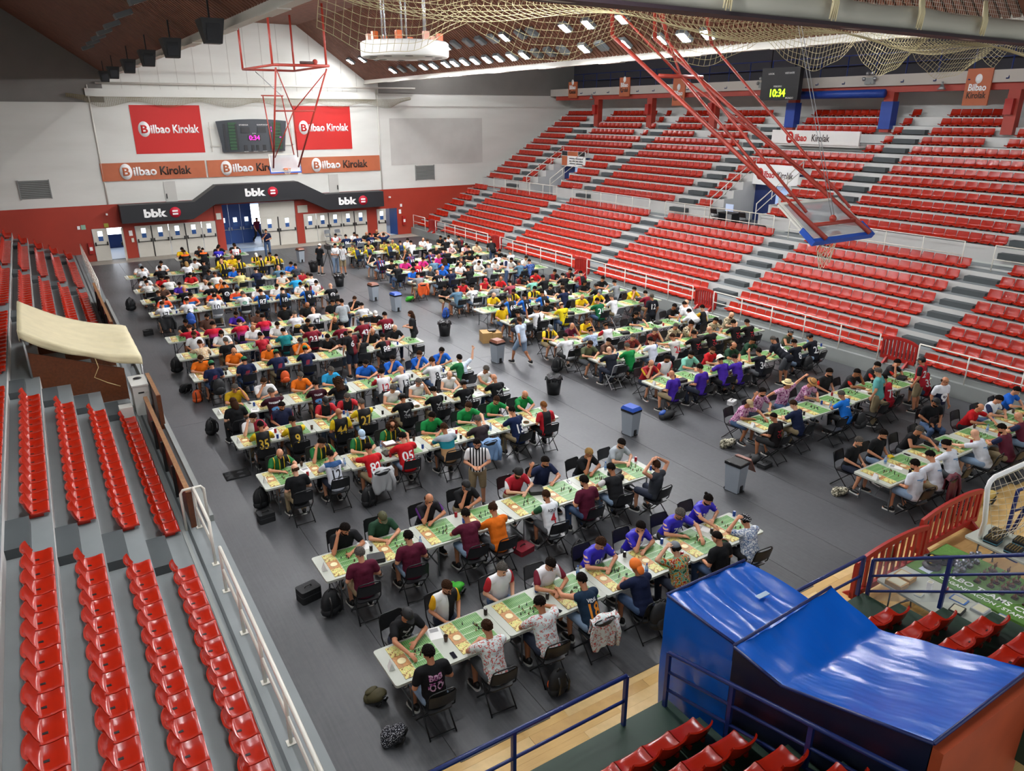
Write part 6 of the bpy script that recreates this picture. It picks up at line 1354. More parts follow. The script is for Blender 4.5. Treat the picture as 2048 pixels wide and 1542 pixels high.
ROWS = {
 'L1': (8.63, '''F 3.73 -0.03 blackprint - capblack reachR
F 4.59 0.10 blackyellow - brown,beard,glasses lap
F 5.62 0.00 whitered - grey lap
F 6.47 -0.20 whitemaroon - dark,glasses lean
F 7.62 -0.11 royal 01 brown lean
F 8.64 -0.05 royal 17 dark,beard chin
F 9.66 -0.00 royal 76 grey,beard,glasses reachL
F 10.52 0.12 royal 36 bun,beard reachR
B 3.64 0.06 bbb - dark,fade lap
B 4.64 -0.08 floral - brownbun lean
B 5.66 -0.01 floral - dark reachR
B 6.61 0.09 vidal 18 dark reachL
B 7.65 -0.07 navy - beanieorange lean
B 8.61 0.04 tropic - capgrey headL
B 9.55 -0.04 black - fade lap
B 10.50 0.10 wave - bandana headL'''),
 'L2': (11.67, '''F 3.85 -0.09 black - dark,beard fistR
F 4.63 -0.08 dgreen - capolive lean
F 5.65 -0.03 blackpurple - balding,beard chin
F 6.62 0.20 black - capblack,beard chin
F 7.88 0.11 redwhite - longbeard lean
F 8.70 0.20 navy - dark,beard raiseR
F 9.74 -0.01 black - blond,beard chin
F 10.74 0.04 lgrey - dark,beard lean
B 3.74 -0.01 maroon - grey lap
B 4.72 0.10 maroon - dark lap
B 5.98 0.03 maroon - dark lean
B 6.58 -0.07 orange - brown lean
B 7.80 -0.16 whitegreen 4 brown,beard chin
B 8.79 -0.02 maroon - dark,beard lap
B 9.70 0.12 blackwhite - dark lean
B 10.60 -0.20 gtank - brown,beard handshead'''),
 'L3': (15.69, '''F 3.73 -0.08 ggy - bald,beard reachL
F 4.72 -0.07 ggy - dark fistR
F 5.74 -0.20 ggy - caplblue lean
F 6.56 -0.00 ggy - curly reachL
F 7.70 -0.06 green - dark lean
F 8.81 0.10 green - brown reachL
F 9.73 0.20 green - brown,beard reachL
F 10.64 0.14 green - bald,beard reachR
B 3.77 -0.12 black - balding lap
B 4.69 0.15 txeste 12 dark lean
B 5.60 -0.11 red 82 dark reachL
B 6.51 0.18 red 05 dark lean
B 7.58 0.02 greyteal - brown lean
B 8.57 -0.00 dkorange - grey lean
B 9.66 0.04 navyj 13 dark lean
B 10.57 0.13 redblack - ginger lap'''),
 'L4': (18.27, '''F 3.73 -0.20 maroonwhite - dark fistR
F 4.61 0.13 navyred - dark,beard lap
F 5.75 -0.06 redblack - capblack lean
F 6.40 0.03 redblack - grey,glasses reachL
F 7.70 -0.16 wtank - grey lean
F 8.58 0.02 wtank - grey,glasses fistL
F 9.63 -0.01 wtank - balding lean
F 10.73 -0.17 wtank - grey reachR
B 3.73 0.07 by 35 dark lean
B 4.56 -0.04 by 9 dark reachR
B 5.70 -0.13 by 44 bald lap
B 6.47 0.15 by 27 grey reachR
B 7.60 -0.02 blackprint - capblack lean
B 8.61 0.03 blackprint - dark lean
B 9.59 0.12 blackprint - capblack lean
B 10.61 0.04 blackprint - bald lean'''),
 'L5': (20.58, '''F 3.83 -0.01 mustard - grey fistL
F 4.74 0.15 white - brown,glasses chin
F 5.74 -0.10 orange - grey lean
F 6.69 0.02 cyan - grey lean
F 7.91 0.20 blue - dark,beard lean
F 8.80 0.20 blue - dark,beard chin
F 9.65 -0.05 blue - brown,beard chin
F 10.52 -0.05 blue - dark chin
B 3.56 -0.20 black - longbrown lap
B 4.67 0.04 mj - grey reachR
B 5.89 -0.02 mj - dark lean
B 6.56 -0.20 black - curlylong lean
B 7.92 -0.10 whitered 12 dark chin
B 8.62 0.00 white 13 bald lean
B 9.71 0.01 white 8 brown lean
B 10.67 0.07 greenwhite - dark waveR'''),
 'L6': (24.12, '''F 3.57 -0.20 orange - brown,beard lean
F 4.64 0.08 orange - balding lean
F 5.74 -0.14 orange - balding,beard lean
F 6.84 -0.01 orange - capblack,beard chin
F 7.86 0.06 black - dark,glasses lean
F 8.52 0.02 black - dark lean
F 9.48 -0.20 black - bald fistR
F 10.34 -0.20 black - bald,beard lean
B 3.73 0.07 claw - capgreen lap
B 4.73 0.11 claw - capgreen lap
B 5.79 0.09 claw - capgreen lean
B 6.67 -0.11 claw - capgreen lean
B 8.65 0.15 black - dark reachR
B 9.54 0.07 blackred 88 dark lean'''),
 'L7': (26.59, '''F 3.89 0.20 white - brown,beard lap
F 4.77 -0.08 white - longdark lean
F 5.88 0.20 white - bald lean
F 6.79 0.01 white - dark lean
F 7.89 -0.06 black - dark,beard reachR
F 8.87 -0.20 black - bald,beard fistR
F 10.54 -0.20 black - capwhite reachL
B 3.89 -0.01 tanfloral - brown reachL
B 4.71 0.19 black - grey lap
B 5.91 -0.04 redwhite - dark lean
B 6.73 0.14 teal - dark lean
B 7.73 0.13 maroonj 23 fade lean
B 8.80 -0.19 maroonj 00 dark lean
B 9.65 -0.18 maroonj 42 dark lean
B 10.67 0.20 maroonj 80 dark lean'''),
 'L8': (28.99, '''F 3.92 -0.14 black - dark reachR
F 4.80 0.20 rust - dark,beard lap
F 5.84 0.17 purple - dark,beard lean
F 6.63 -0.05 rust - dark,beard lean
F 7.78 0.03 black - dark,beard lap
F 8.68 -0.00 black - bald,beard lap
F 9.72 -0.20 black - dark lap
F 10.75 0.18 black - brown,beard chin
B 3.96 0.15 redpurple - brown reachL
B 4.73 0.00 redpurple - dark lean
B 5.71 -0.20 redpurple - dark lean
B 6.61 0.03 redpurple - dark lean
B 7.78 -0.20 whitegold - grey lean
B 8.58 -0.01 white 47 bald lean
B 10.60 -0.11 whitegold - dark lean'''),
 'L9': (33.35, '''F 3.86 0.12 orangeblue - dark lean
F 4.91 0.20 orangeblue - dark,glasses lean
F 5.89 0.17 orangeblue - dark lean
F 6.87 0.20 orangeblue - dark reachL
F 7.73 -0.20 white - dark,beard lean
F 8.60 -0.07 white - dark,beard lean
F 9.69 -0.20 white - dark lean
F 10.41 -0.20 whitemaroon - dark lean
B 3.65 -0.20 white 17 brown lean
B 4.58 -0.01 white 6 dark lean
B 5.72 0.20 white 10 dark lean
B 6.89 0.16 whitegreenp - grey lean
B 7.65 0.06 blueblack 87 dark lean
B 8.57 -0.05 blueblack 10 dark lean
B 9.70 -0.03 blueblack 9 dark lean
B 10.75 -0.20 skull - bald lean'''),
 'L10': (35.87, '''F 4.16 0.18 rust - dark fistR
F 4.88 0.04 purple - dark lean
F 6.03 0.20 white - bald,beard lean
F 6.69 0.02 orange - bald chin
F 9.53 -0.20 wtank - dark lean
F 10.62 -0.01 redgrey - grey lean
B 3.87 -0.07 skull - brown reachL
B 4.93 -0.00 skull - bald lean
B 6.07 0.12 skull - dark lean
B 6.64 -0.17 skull - dark lean
B 9.92 -0.03 cyan - dark lean
B 10.58 -0.02 paleyellow - brown lean
B 10.66 -0.20 white - dark lean'''),
 'L11': (38.35, '''F 3.78 0.17 white - dark lean
F 4.49 -0.20 red - dark reachR
F 5.79 -0.20 red - longdark lean
F 6.64 -0.20 dgrey - dark lean
F 7.83 0.14 blue - bald lean
F 10.69 -0.20 blue - dark lean
B 3.72 0.03 wfloral - dark lean
B 4.66 0.20 wfloral - dark lean
B 6.79 0.20 wfloral - brown lean
B 7.90 -0.04 paleyellow - brown lean
B 8.75 0.16 navy - dark lean
B 9.86 0.20 slate - bald lean
B 10.77 0.20 dgrey - dark lean'''),
 'L12': (42.01, '''F 3.98 -0.06 white - capgrey lean
F 4.96 0.02 white - dark lean
F 6.62 -0.20 white - dark lean
F 7.99 -0.20 yellowblack - brown lean
F 8.61 -0.03 yellow - balding lean
F 9.86 0.12 yellowblack - capwhite lean
F 10.59 -0.20 yellowblack - dark lean
B 3.97 0.15 white - dark lean
B 4.76 -0.20 black - dark lean
B 6.10 0.20 white - longblond lean
B 6.95 0.20 black - dark lean
B 7.86 0.12 yellowblack - bald lean
B 8.67 -0.18 yellowblack - dark lean
B 9.84 -0.17 yellowblack - dark lean
B 10.71 0.01 yellowblack - dark lean'''),
 'L13': (46.06, '''F 6.67 -0.08 yellow - dark lean
F 7.58 -0.15 black - grey lean
F 8.67 -0.20 black - longdark lean
F 9.64 0.20 black - dark lean
B 6.66 0.06 blackorange - brown lean
B 7.65 0.20 blackorange - dark lean
B 8.45 -0.09 royal 34 dark lean
B 9.44 0.17 whitered 12 brown lean'''),
 'R1': (8.42, '''F 15.57 0.20 black - grey,beard lap
F 16.48 0.12 black - dark,beard lap
F 17.62 0.01 btank - grey reachL
F 20.53 0.01 red - balding reachL
F 21.51 -0.01 whitenavy - dark lean
F 22.55 0.05 blue - dark lean
B 15.52 -0.06 whitep - dark,beard lap
B 16.43 -0.07 whitep - dark lean
B 17.30 0.08 whitep - bun,beard lean
B 18.59 -0.00 whitep - bald reachL
B 19.43 -0.20 maroonnavy - dark,beard lean
B 20.70 0.07 maroonnavy - bald lean'''),
 'R2': (11.97, '''F 15.43 -0.01 pink - captan reachL
F 16.34 0.20 pink - dark,beard raiseR
F 17.48 0.20 pink - strawhat armsout
F 18.17 0.00 pink - strawbrown lean
F 19.40 0.20 flame - dark,beard lap
F 20.16 -0.14 flame - dark fistL
F 21.25 -0.12 flame - dark,beard lean
F 22.18 -0.20 flame - dark fistR
B 15.22 -0.01 blackredp - fade lap
B 16.34 0.17 navy - brown lean
B 18.19 -0.05 bluep - grey lean
B 20.37 0.11 redj 73 dark lean
B 22.20 0.00 redj 33 balding lean'''),
 'R3': (15.84, '''F 15.54 0.07 redyellow - balding,beard chin
F 16.28 -0.01 whitered - dark,beard lap
F 17.20 -0.05 mint - dark,beard lean
F 18.17 -0.06 red - brown,beard lean
F 19.12 -0.09 dgreen - balding,beard lean
F 20.27 0.17 dgreen - dark lean
F 22.06 -0.12 olivetank - bandana,beard lean
B 15.25 -0.10 purple - bald lap
B 16.37 -0.19 purple - dark lap
B 17.62 0.12 purple - pith lean
B 18.12 -0.11 purple - dark lean
B 19.27 0.05 blackj 34 dark raiseL
B 21.20 0.07 blackj 8 dark lean
B 22.21 0.20 blackj 23 capblack lean'''),
 'R4': (18.58, '''F 15.22 0.07 olive - brown,beard lean
F 15.87 -0.17 rust - dark lean
F 17.01 -0.20 redbrown - grey lean
F 18.20 0.05 redbrown - grey fistL
F 19.29 0.17 camo - grey lean
F 19.86 -0.10 camo - dark chin
F 21.20 -0.11 camo - dark lean
F 22.21 0.13 camo - bald,beard lean
B 15.23 0.03 dnavy - bald lean
B 16.04 0.02 green - grey lean
B 17.17 0.18 whiteblue - dark chin
B 18.15 0.02 tank24 24 brown reachL
B 19.08 -0.07 blackredp - dark lean
B 19.89 -0.04 blackredp - bald lean
B 21.32 0.20 blackredp - dark lean
B 21.96 0.03 blackredp - dark lean'''),
 'R5': (20.91, '''F 15.26 0.20 yellowblack - capgrey lean
F 16.02 -0.20 maroon - bald fistL
F 16.91 0.10 yellow - longbrown fistL
F 19.10 -0.18 black - longdark reachL
F 21.32 -0.01 black - dark lean
F 22.17 0.20 white - bald,beard chin
B 15.02 -0.20 white - dark lean
B 16.17 -0.18 plaid - beret lean
B 17.10 0.20 whitered - beret reachR
B 21.22 -0.05 white - dark lean
B 22.03 0.12 blackyellow 1 dark chin'''),
 'R6': (24.34, '''F 15.33 0.05 yellow - longdark,beard lap
F 17.25 -0.20 black - dark,beard reachL
F 19.24 -0.06 yellow - bald,beard lean
F 20.19 0.03 yellow - capgrey lean
F 22.06 -0.20 yellow - dark,beard chin
B 15.26 -0.07 dgrey - dark lean
B 16.21 0.20 white - grey raiseL
B 16.25 0.06 blackyellow - dark lean
B 17.49 0.11 yellowp - balding lean
B 19.26 -0.07 greenj 21 dark lean
B 20.18 0.11 white - grey lean
B 21.96 -0.10 maroonj 48 dark lean'''),
 'R7': (26.62, '''F 16.06 -0.20 yellow - bald,beard lean
F 17.11 -0.08 yellowblack - dark,beard lean
F 18.22 -0.06 yellowblack - dark reachL
F 19.21 0.09 blackwhite - dark,beard lean
F 19.76 -0.20 black - dark,beard lean
F 21.04 -0.20 black - longdark lean
F 22.23 0.03 black - dark lean
B 16.44 0.19 blueblack 69 grey lean
B 17.16 0.07 blueblack 15 dark lean
B 18.15 0.20 blueblack 16 dark lean
B 19.21 0.09 navy - brown lean
B 20.99 -0.17 black - capblack lean
B 22.16 -0.01 grey - dark lean'''),
 'R8': (29.29, '''F 15.10 -0.20 black - dark lean
F 16.10 0.02 redtank - dark,beard lean
F 17.29 0.06 redtank - capred lean
F 18.12 -0.06 red - balding lean
F 19.28 0.05 blackred - dark,beard reachL
F 20.23 0.17 red - dark lean
F 21.21 -0.20 blackred - dark lean
F 22.12 -0.20 blackred - dark lean
B 15.26 0.15 slate - dark lean
B 16.07 0.14 white 20 dark lean
B 17.10 -0.20 grey - dark lean
B 18.03 -0.09 mutedred - dark lean
B 19.30 0.05 mint - balding lean
B 19.93 -0.07 black - dark lean
B 21.13 0.06 black - dark lean
B 22.15 -0.01 redblack - dark lean'''),
 'R9': (33.24, '''F 15.44 0.20 blue - dark lean
F 16.33 -0.04 dgrey - bald lean
F 17.00 -0.20 blue - balding lean
F 18.16 0.08 white - bald lean
F 19.26 0.20 wfloral - dark,beard lean
F 20.22 -0.05 wfloral - dark lean
F 21.11 -0.20 wfloral - dark,beard lean
F 22.14 -0.03 wfloral - dark lean
B 15.16 -0.11 grey - dark lean
B 16.28 0.06 blackj 19 bald lean
B 17.00 0.06 navy - balding lean
B 17.97 -0.10 black - dark lean
B 19.29 0.19 grey - grey lean
B 21.10 0.04 slate - grey lean
B 21.65 -0.20 bluefloral - dark lean'''),
 'R10': (35.94, '''F 15.43 0.14 black - dark,beard lean
F 16.15 -0.14 pinkm - dark lean
F 17.22 -0.12 pinkm - dark lean
F 18.31 0.20 pinkm - bald lean
F 19.69 0.20 black - bald lean
F 20.20 0.20 black - dark lean
F 22.06 -0.20 black - dark lean
B 15.20 -0.20 black - dark lean
B 16.41 0.00 redj 21 dark lean
B 17.44 0.20 slate - brown lean
B 17.93 -0.20 blue - curlylong lean
B 19.00 -0.20 blackprint - grey lean
B 20.09 -0.05 white - dark lean
B 21.26 -0.20 white - dark lean
B 22.31 0.20 white - grey lean'''),
 'R11': (38.58, '''F 15.22 -0.20 blackwhite - dark chin
F 17.38 -0.02 blackwhite - balding chin
F 19.47 0.20 black - balding lean
F 20.46 0.20 stripered - capwhite lean
F 21.35 -0.05 stripered - dark lean
F 22.06 -0.20 tanfloral - dark lean
B 15.34 -0.20 maroonblue 13 capgrey lean
B 17.27 0.07 maroonblue 15 grey lean
B 18.60 0.20 maroonblue 24 dark lean
B 19.38 0.20 maroonblue - dark lean
B 19.54 -0.00 black - dark lean
B 20.93 -0.20 black - dark lean'''),
 'R12': (42.16, '''F 15.62 0.20 yellowcamo - grey lean
F 16.71 0.20 yellowcamo - balding lean
F 17.69 0.20 yellowcamo - dark lean
F 18.26 0.16 yellowcamo - bald lean
F 19.12 -0.16 white - dark lean
F 20.18 -0.20 white - bald lean
F 21.48 0.02 black - dark lean
F 21.97 -0.20 white - dark lean
B 15.51 0.20 navyyellow - grey lean
B 16.21 0.01 navyyellow - dark lean
B 17.55 0.20 navyyellow - dark lean
B 18.29 0.20 navyyellow - dark lean
B 18.94 -0.20 white - dark lean
B 20.05 -0.20 white - brown lean
B 21.26 -0.20 black - dark lean
B 22.22 -0.19 blackred - dark lean'''),
 'R13': (46.27, '''F 16.03 0.19 whitered - dark,beard lean
F 17.30 0.15 white - dark,beard lean
F 18.08 -0.20 black - bald,beard lean
F 18.90 0.19 btank - bald lean
B 16.36 0.20 navyj 06 dark lean
B 17.14 0.20 navyj 15 brown lean
B 17.94 -0.20 navyj 23 dark lean
B 18.75 -0.20 navyj - brown handshead'''),
}
# ------------------------------------------------------------------ rows of tables with their players
SIDE = {'L': 'left', 'R': 'right'}
def rowtxt(r): return '%s %s row from camera' % (ORD[int(r[1:]) - 1], SIDE[r[0]])
rng = random.Random(11)
M_MINI = [mat('mini_' + k, c, 0.6) for k, c in dict(a='#2a2f22', b='#6a3a22', c='#3a3f4a', d='#8a7a4a').items()]
def mini_mesh(m, s):
    q = MB(); q.lathe([(0.0145, 0), (0.0145, 0.004)], 10); q.capsule((-0.005, 0, 0.006), (-0.002, 0.0, 0.02), 0.004, 0.005, 6); q.capsule((0.006, 0, 0.006), (0.002, 0, 0.02), 0.004, 0.005, 6)
    q.ell((0, 0, 0.028), (0.009, 0.007, 0.011), 8, 6); q.ell((0, 0.002, 0.043), (0.0055, 0.0055, 0.006), 8, 6); q.capsule((0.009, 0, 0.033), (0.015, 0.008 * s, 0.024), 0.003, 0.003, 5); q.capsule((-0.009, 0, 0.033), (-0.014, 0.006, 0.03), 0.003, 0.003, 5)
    return q.mesh('miniature', m)
MINI = [mini_mesh(m, s) for m, s in zip(M_MINI, (1, -1, 1, -1))]
minis = []   # (distance, x, y, z, mesh)
BOARDS_NEAR = ('L1', 'L2', 'R1')
CUT = {'can': None}
# small table things
M_CAN = [mat('can_' + k, c, 0.3, metal=0.5) for k, c in dict(dark='#2a2220', red='#a8202a', blue='#2a4a9a', green='#2a5a3a').items()]
def it_can(c): 
    m = MB().lathe([(0.026, 0), (0.032, 0.01), (0.032, 0.108), (0.026, 0.118), (0.024, 0.116)], 12); m.lathe([(0.0, 0.1165), (0.024, 0.1165)], 12, mi=1); return m.mesh('drink_can', [M_CAN[c], M_SILVER])
CANS = [it_can(c) for c in range(4)]
BOT = MB().lathe([(0.03, 0), (0.032, 0.02), (0.032, 0.13), (0.012, 0.18), (0.012, 0.19)], 12).mesh('bottle_body', mat('bottle_plastic', '#b8cfe0', 0.1, alpha=0.55)); BOTC = MB().lathe([(0.014, 0.188), (0.014, 0.21)], 10).mesh('bottle_cap', mat('cap_blue', '#2a5ab0', 0.4)); BOTL = MB().lathe([(0.0328, 0.05), (0.0328, 0.1)], 12).mesh('bottle_label', mat('label_blue', '#5a86c0', 0.5))
CUP = MB().lathe([(0.028, 0), (0.038, 0.11), (0.036, 0.11), (0.027, 0.004), (0, 0.004)], 12).mesh('cup', mat('brown_cup', '#4a3220', 0.35)); DRK = MB().lathe([(0.0, 0.085), (0.034, 0.085)], 12).mesh('drink', mat('cola', '#20120a', 0.2))
PHB = MB().rbox(-0.037, 0.037, -0.078, 0.078, 0, 0.008, 0.01, 3).mesh('phone_body', M_BLACK); PHS = MB().rbox(-0.033, 0.033, -0.072, 0.072, 0.008, 0.0088, 0.008, 3).mesh('phone_screen', mat('phone_glass', '#1a1f28', 0.1))
TENT = MB().add([(-0.06, -0.05, 0), (0.06, -0.05, 0), (0.06, 0.0, 0.13), (-0.06, 0.0, 0.13), (-0.06, 0.05, 0), (0.06, 0.05, 0)], [(0, 1, 2, 3), (3, 2, 5, 4), (0, 3, 4), (1, 5, 2)]).mesh('folded_card', mat('paper_white', '#e2e2de', 0.7)); TENTL = MB().box(-0.04, 0.04, -0.034, -0.0325, 0.04, 0.06, M=Matrix.Rotation(R(-21), 4, 'X')).mesh('print_line', M_BLACK)
CASE = MB().rbox(-0.16, 0.16, -0.12, 0.12, 0.0, 0.09, 0.03, 3).mesh('case_body', mat('black_case', '#161618', 0.6)); CASEZ = MB().rbox(-0.162, 0.162, -0.122, 0.122, 0.045, 0.052, 0.03, 3).mesh('zip_line', mat('zip_grey', '#3c3c40', 0.5))
PAP = MB().box(-0.105, 0.105, -0.148, 0.148, 0, 0.003).mesh('paper', mat('paper_white', '#e2e2de', 0.7)); PAPT = MB().box(-0.07, 0.07, 0.03, 0.12, 0.003, 0.0034).mesh('printed_block', mat('print_grey', '#8a8a86', 0.7))
TRAY = MB().lathe([(0.0, 0.004), (0.075, 0.004), (0.08, 0.025), (0.086, 0.025), (0.08, 0.0), (0, 0)], 16).mesh('tray_rim', mat('wood_tray', '#8a5a30', 0.5)); TRAYB = MB().lathe([(0, 0.005), (0.074, 0.005)], 16).mesh('tray_felt', mat('green_felt', '#2f4a2c', 0.9))
ITEMS = {'can': ('drink_can', 'dark drink can', 'can', [('can_body', CANS[0])]), 'redcan': ('drink_can', 'red drink can', 'can', [('can_body', CANS[1])]), 'bluecan': ('drink_can', 'blue drink can', 'can', [('can_body', CANS[2])]), 'bottle': ('water_bottle', 'small clear water bottle', 'bottle', [('bottle_body', BOT), ('bottle_cap', BOTC), ('bottle_label', BOTL)]), 'cup': ('drinking_cup', 'brown cup of dark drink', 'cup', [('cup_body', CUP), ('drink', DRK)]),
         'phone': ('mobile_phone', 'black mobile phone', 'phone', [('phone_body', PHB), ('phone_screen', PHS)]), 'tent': ('table_card', 'white folded table number card', 'card', [('folded_card', TENT), ('print_line', TENTL)]), 'case': ('carry_case', 'black zipped carry case', 'case', [('case_body', CASE), ('zip_line', CASEZ)]), 'paper': ('team_sheet', 'white printed paper sheet', 'paper', [('paper_sheet', PAP), ('printed_block', PAPT)]), 'tray': ('dice_tray', 'round wooden dice tray', 'tray', [('tray_rim', TRAY), ('tray_felt', TRAYB)])}
def item(kind, x, y, rz, where, z=0.741):
    nm, txt, cat, parts = ITEMS[kind]; o = empty(nm, (x, y, z), rz); tag(o, txt + ' ' + where, cat, nm.replace('_', ' ') + 's on the tables')
    for n_, me in parts: inst(n_, me, o)
    return o
GREYCH = {('L9', 'B', 2), ('R4', 'B', 0), ('R6', 'B', 5), ('R13', 'B', 0), ('R13', 'B', 1), ('L10', 'B', 4)}
EXTRA_CH = [('L6', 'B', 7.55), ('L6', 'B', 10.6), ('R2', 'B', 17.5), ('R2', 'B', 19.4), ('L10', 'B', 8.0), ('L10', 'B', 8.9), ('R6', 'B', 15.4), ('R6', 'B', 21.0), ('L7', 'F', 9.2), ('R1', 'F', 18.6), ('R1', 'F', 19.6), ('R4', 'B', 15.3)]
SEATN = {}
for r, (yc, txt) in ROWS.items():
    bx = 3.15 if r[0] == 'L' else 15.03
    nt_ = 4; 
    if r == 'L13': bx, nt_ = 6.2, 2
    if r == 'R13': bx, nt_ = 15.5, 2
    ri = int(r[1:])
    for k in range(nt_):
        tx = bx + 1 + 2 * k; ty = yc + rng.uniform(-0.05, 0.05); ta = rng.uniform(-0.012, 0.012)
        table('pale folding table, %s from left in the %s' % (ORD[k], rowtxt(r)), tx, ty, ta, 'folding game tables')
        for b in range(2):
            ox = tx + (-0.5, 0.5)[b] + rng.uniform(-0.03, 0.03); oy = ty + rng.uniform(-0.02, 0.02); oz = ta + rng.uniform(-0.02, 0.02)
            board('green game board, %s from left in the %s' % (ORD[2 * k + b], rowtxt(r)), ox, oy, oz, 'green game boards')
            for q in range(11 if ri <= 2 else 12):
                cx = rng.gauss(0, 0.09); cy = rng.gauss(0, 0.11)
                if abs(cx) > 0.21 or abs(cy) > 0.36: cx *= 0.4; cy *= 0.4
                minis.append((yc, '%s board, %s' % (ORD[2 * k + b], rowtxt(r)), ox + 0.115 + cx, oy + cy, 0.7495, rng.randrange(4), rng.uniform(0, 6.28)))
        where = 'on %s table from left, %s' % (ORD[k], rowtxt(r))
        if k == 0: item('tent', tx - 0.9, ty - 0.05, R(80), where)
        if ri <= 9:
            kinds = rng.sample(['can', 'redcan', 'bottle', 'cup', 'phone', 'paper', 'case', 'bluecan', 'tray'], 5 if ri <= 5 else 3)
            slots = [(0.03, 0.3), (0.02, -0.3), (0.06, 0.05), (0.93, 0.3), (0.93, -0.25)]
            for kd, (sx, sy) in zip(kinds, slots):
                if kd in ('case', 'paper', 'tray') and sx > 0.9: kd_ = None
                else: item(kd, tx + sx + rng.uniform(-0.02, 0.02), ty + sy + rng.uniform(-0.03, 0.03), rng.uniform(-0.4, 0.4), where)
    cntr = {'F': 0, 'B': 0}
    lines = sorted([l.split() for l in txt.split('\n') if l], key=lambda t: float(t[1]))
    for s, px, dev, sh, num, hair, pose in lines:
        px = float(px); dev = float(dev); i = cntr[s]; cntr[s] += 1
        d = 1 if s == 'B' else -1
        hy = yc - d * 0.76 + dev * 0.7
        rz = 0.0 if s == 'B' else math.pi
        rz += rng.uniform(-0.12, 0.12)
        lab = 'person in %s%s, %s, %s from left, %s' % (SH[sh][2], (' number ' + num) if num != '-' else '', 'back turned' if s == 'B' else 'facing camera', ORD[i], rowtxt(r))
        if len(lab.split()) > 16: lab = lab.replace(' row from camera', ' row').replace('facing camera', 'facing us')
        if len(lab.split()) > 16: lab = lab.replace(' from left', ' along')
        person(px, hy, rz, pose, sh, num, hair, lab, shoes=(ri <= 5), group='players at the tables')
        if s == 'B' or ri <= 6:
            g = (r, s, i) in GREYCH
            chair('%s folding chair under the %s person from left, %s side, %s' % ('grey' if g else 'black', ORD[i], 'near' if s == 'B' else 'far', rowtxt(r)), px, hy - 0.02 * d, rz, 'folding chairs at the tables', g)
            SEATN[(r, s, i)] = (px, hy, rz)
for r, s, x in EXTRA_CH:
    yc = ROWS[r][0]; d = 1 if s == 'B' else -1
    chair('empty black folding chair on the %s side, near x of %s' % ('near' if s == 'B' else 'far', rowtxt(r)) if False else 'empty black folding chair, %s side, %s, %s' % ('near' if s == 'B' else 'far', rowtxt(r), 'at its aisle end' if x > 10.4 and x < 15.5 else ('left half' if (x < 7.1 or 15 < x < 19.0) else 'right half')), x, yc - d * 0.85, 0.0 if s == 'B' else math.pi, 'empty folding chairs')
# individual miniatures on the nearest boards, the rest joined
minis.sort(key=lambda t: t[0])
for yc, r, x, y, z, k, a in minis[:264]:
    o = inst('miniature_figure', MINI[k], None, (x, y, z), (0, 0, a)); tag(o, 'tiny painted game miniature on the %s' % r, 'miniature', 'game miniatures, ' + r)
V0 = [np.array([v.co[:] for v in m.vertices]) for m in [mini_mesh(M_MINI[0], 1)]][0]
cone = MB().lathe([(0.0145, 0), (0.012, 0.006), (0.009, 0.02), (0.011, 0.034), (0.004, 0.048)], 6); CV = np.array(cone.v); CF = cone.f
vv = []; ff = []; mi = []; off = 0
for yc, r, x, y, z, k, a in minis[264:]:
    vv.append(CV + np.array([x, y, z])); ff += [tuple(i + off for i in f) for f in CF]; mi += [k] * len(CF); off += len(CV)
me = bpy.data.meshes.new('distant_miniatures'); me.from_pydata(np.concatenate(vv).tolist(), [], ff)
for m in M_MINI: me.materials.append(m)
me.polygons.foreach_set('material_index', mi); me.update()
tag(link(bpy.data.objects.new('distant_miniatures', me)), 'scattered tiny game figures on the farther boards', 'miniatures', kind='stuff')

# ------------------------------------------------------------------ people on their feet
jersey('skullshirt', '#161d36', '#dcdfe4', 'navy and white skull shirt', 0.2, yoke=('#dcdfe4', 1.28)); SH['teals'] = (mat('cloth_teals', '#5aa3a0', 0.85), 'tee', 'teal shirt'); SH['lblue'] = (mat('cloth_lblue', '#b9c6d8', 0.85), 'tee', 'pale blue shirt')
def stand(label, x, y, rzdeg, pose, sh, num='-', hair='dark', legs=('shorts', 0)): return person(x, y, R(rzdeg), pose, sh, num, hair, label, legs, True, (1.02, 1.02, 1.0))
stand('person walking down the aisle in a pale blue shirt and light shorts', 13.97, 21.5, 10, 'walk', 'lblue', '-', 'brown,beard', ('shorts', 5))
stand('person in black shirt and headset standing behind the video camera', 13.0, 41.0, -60, 'hold', 'black', '-', 'capwhite', ('shorts', 0))
stand('person in white shirt and pale jeans standing beside the video camera', 13.8, 40.7, 200, 'hold', 'white', '-', 'dark', ('trousers', 5))
stand('person in striped referee shirt with back turned near the video camera', 14.05, 40.2, 10, 'hold', 'referee', '-', 'grey', ('shorts', 2))
stand('person in navy polo and jeans standing by the tall cream doors', 12.0, 48.3, 170, 'standchin', 'navy', '-', 'dark', ('trousers', 1))
stand('person in black number 6 jersey standing by the sixth left row from camera', 8.25, 23.4, 5, 'stand', 'blackred', '6', 'balding', ('shorts', 4))
stand('long-haired person in black and red number 7 jersey standing at the aisle', 11.1, 24.5, 60, 'hold', 'blackred', '7', 'longbrown', ('trousers', 0))
stand('person in pale grey shirt and black trousers standing between the left rows', 9.5, 27.6, 0, 'hold', 'lgrey', '-', 'dark', ('trousers', 0))
stand('person in black number 10 shirt and jeans bending over the eighth left row', 9.75, 28.1, 5, 'bend', 'blackj', '10', 'dark', ('trousers', 1))
stand('bearded person in striped referee shirt standing behind the second left row', 7.45, 13.3, 150, 'hold', 'referee', '-', 'dark,beard', ('shorts', 2))
stand('person in teal shirt and brown trousers standing at the second right row', 19.65, 11.25, 20, 'hips', 'teals', '-', 'grey', ('trousers', 2))
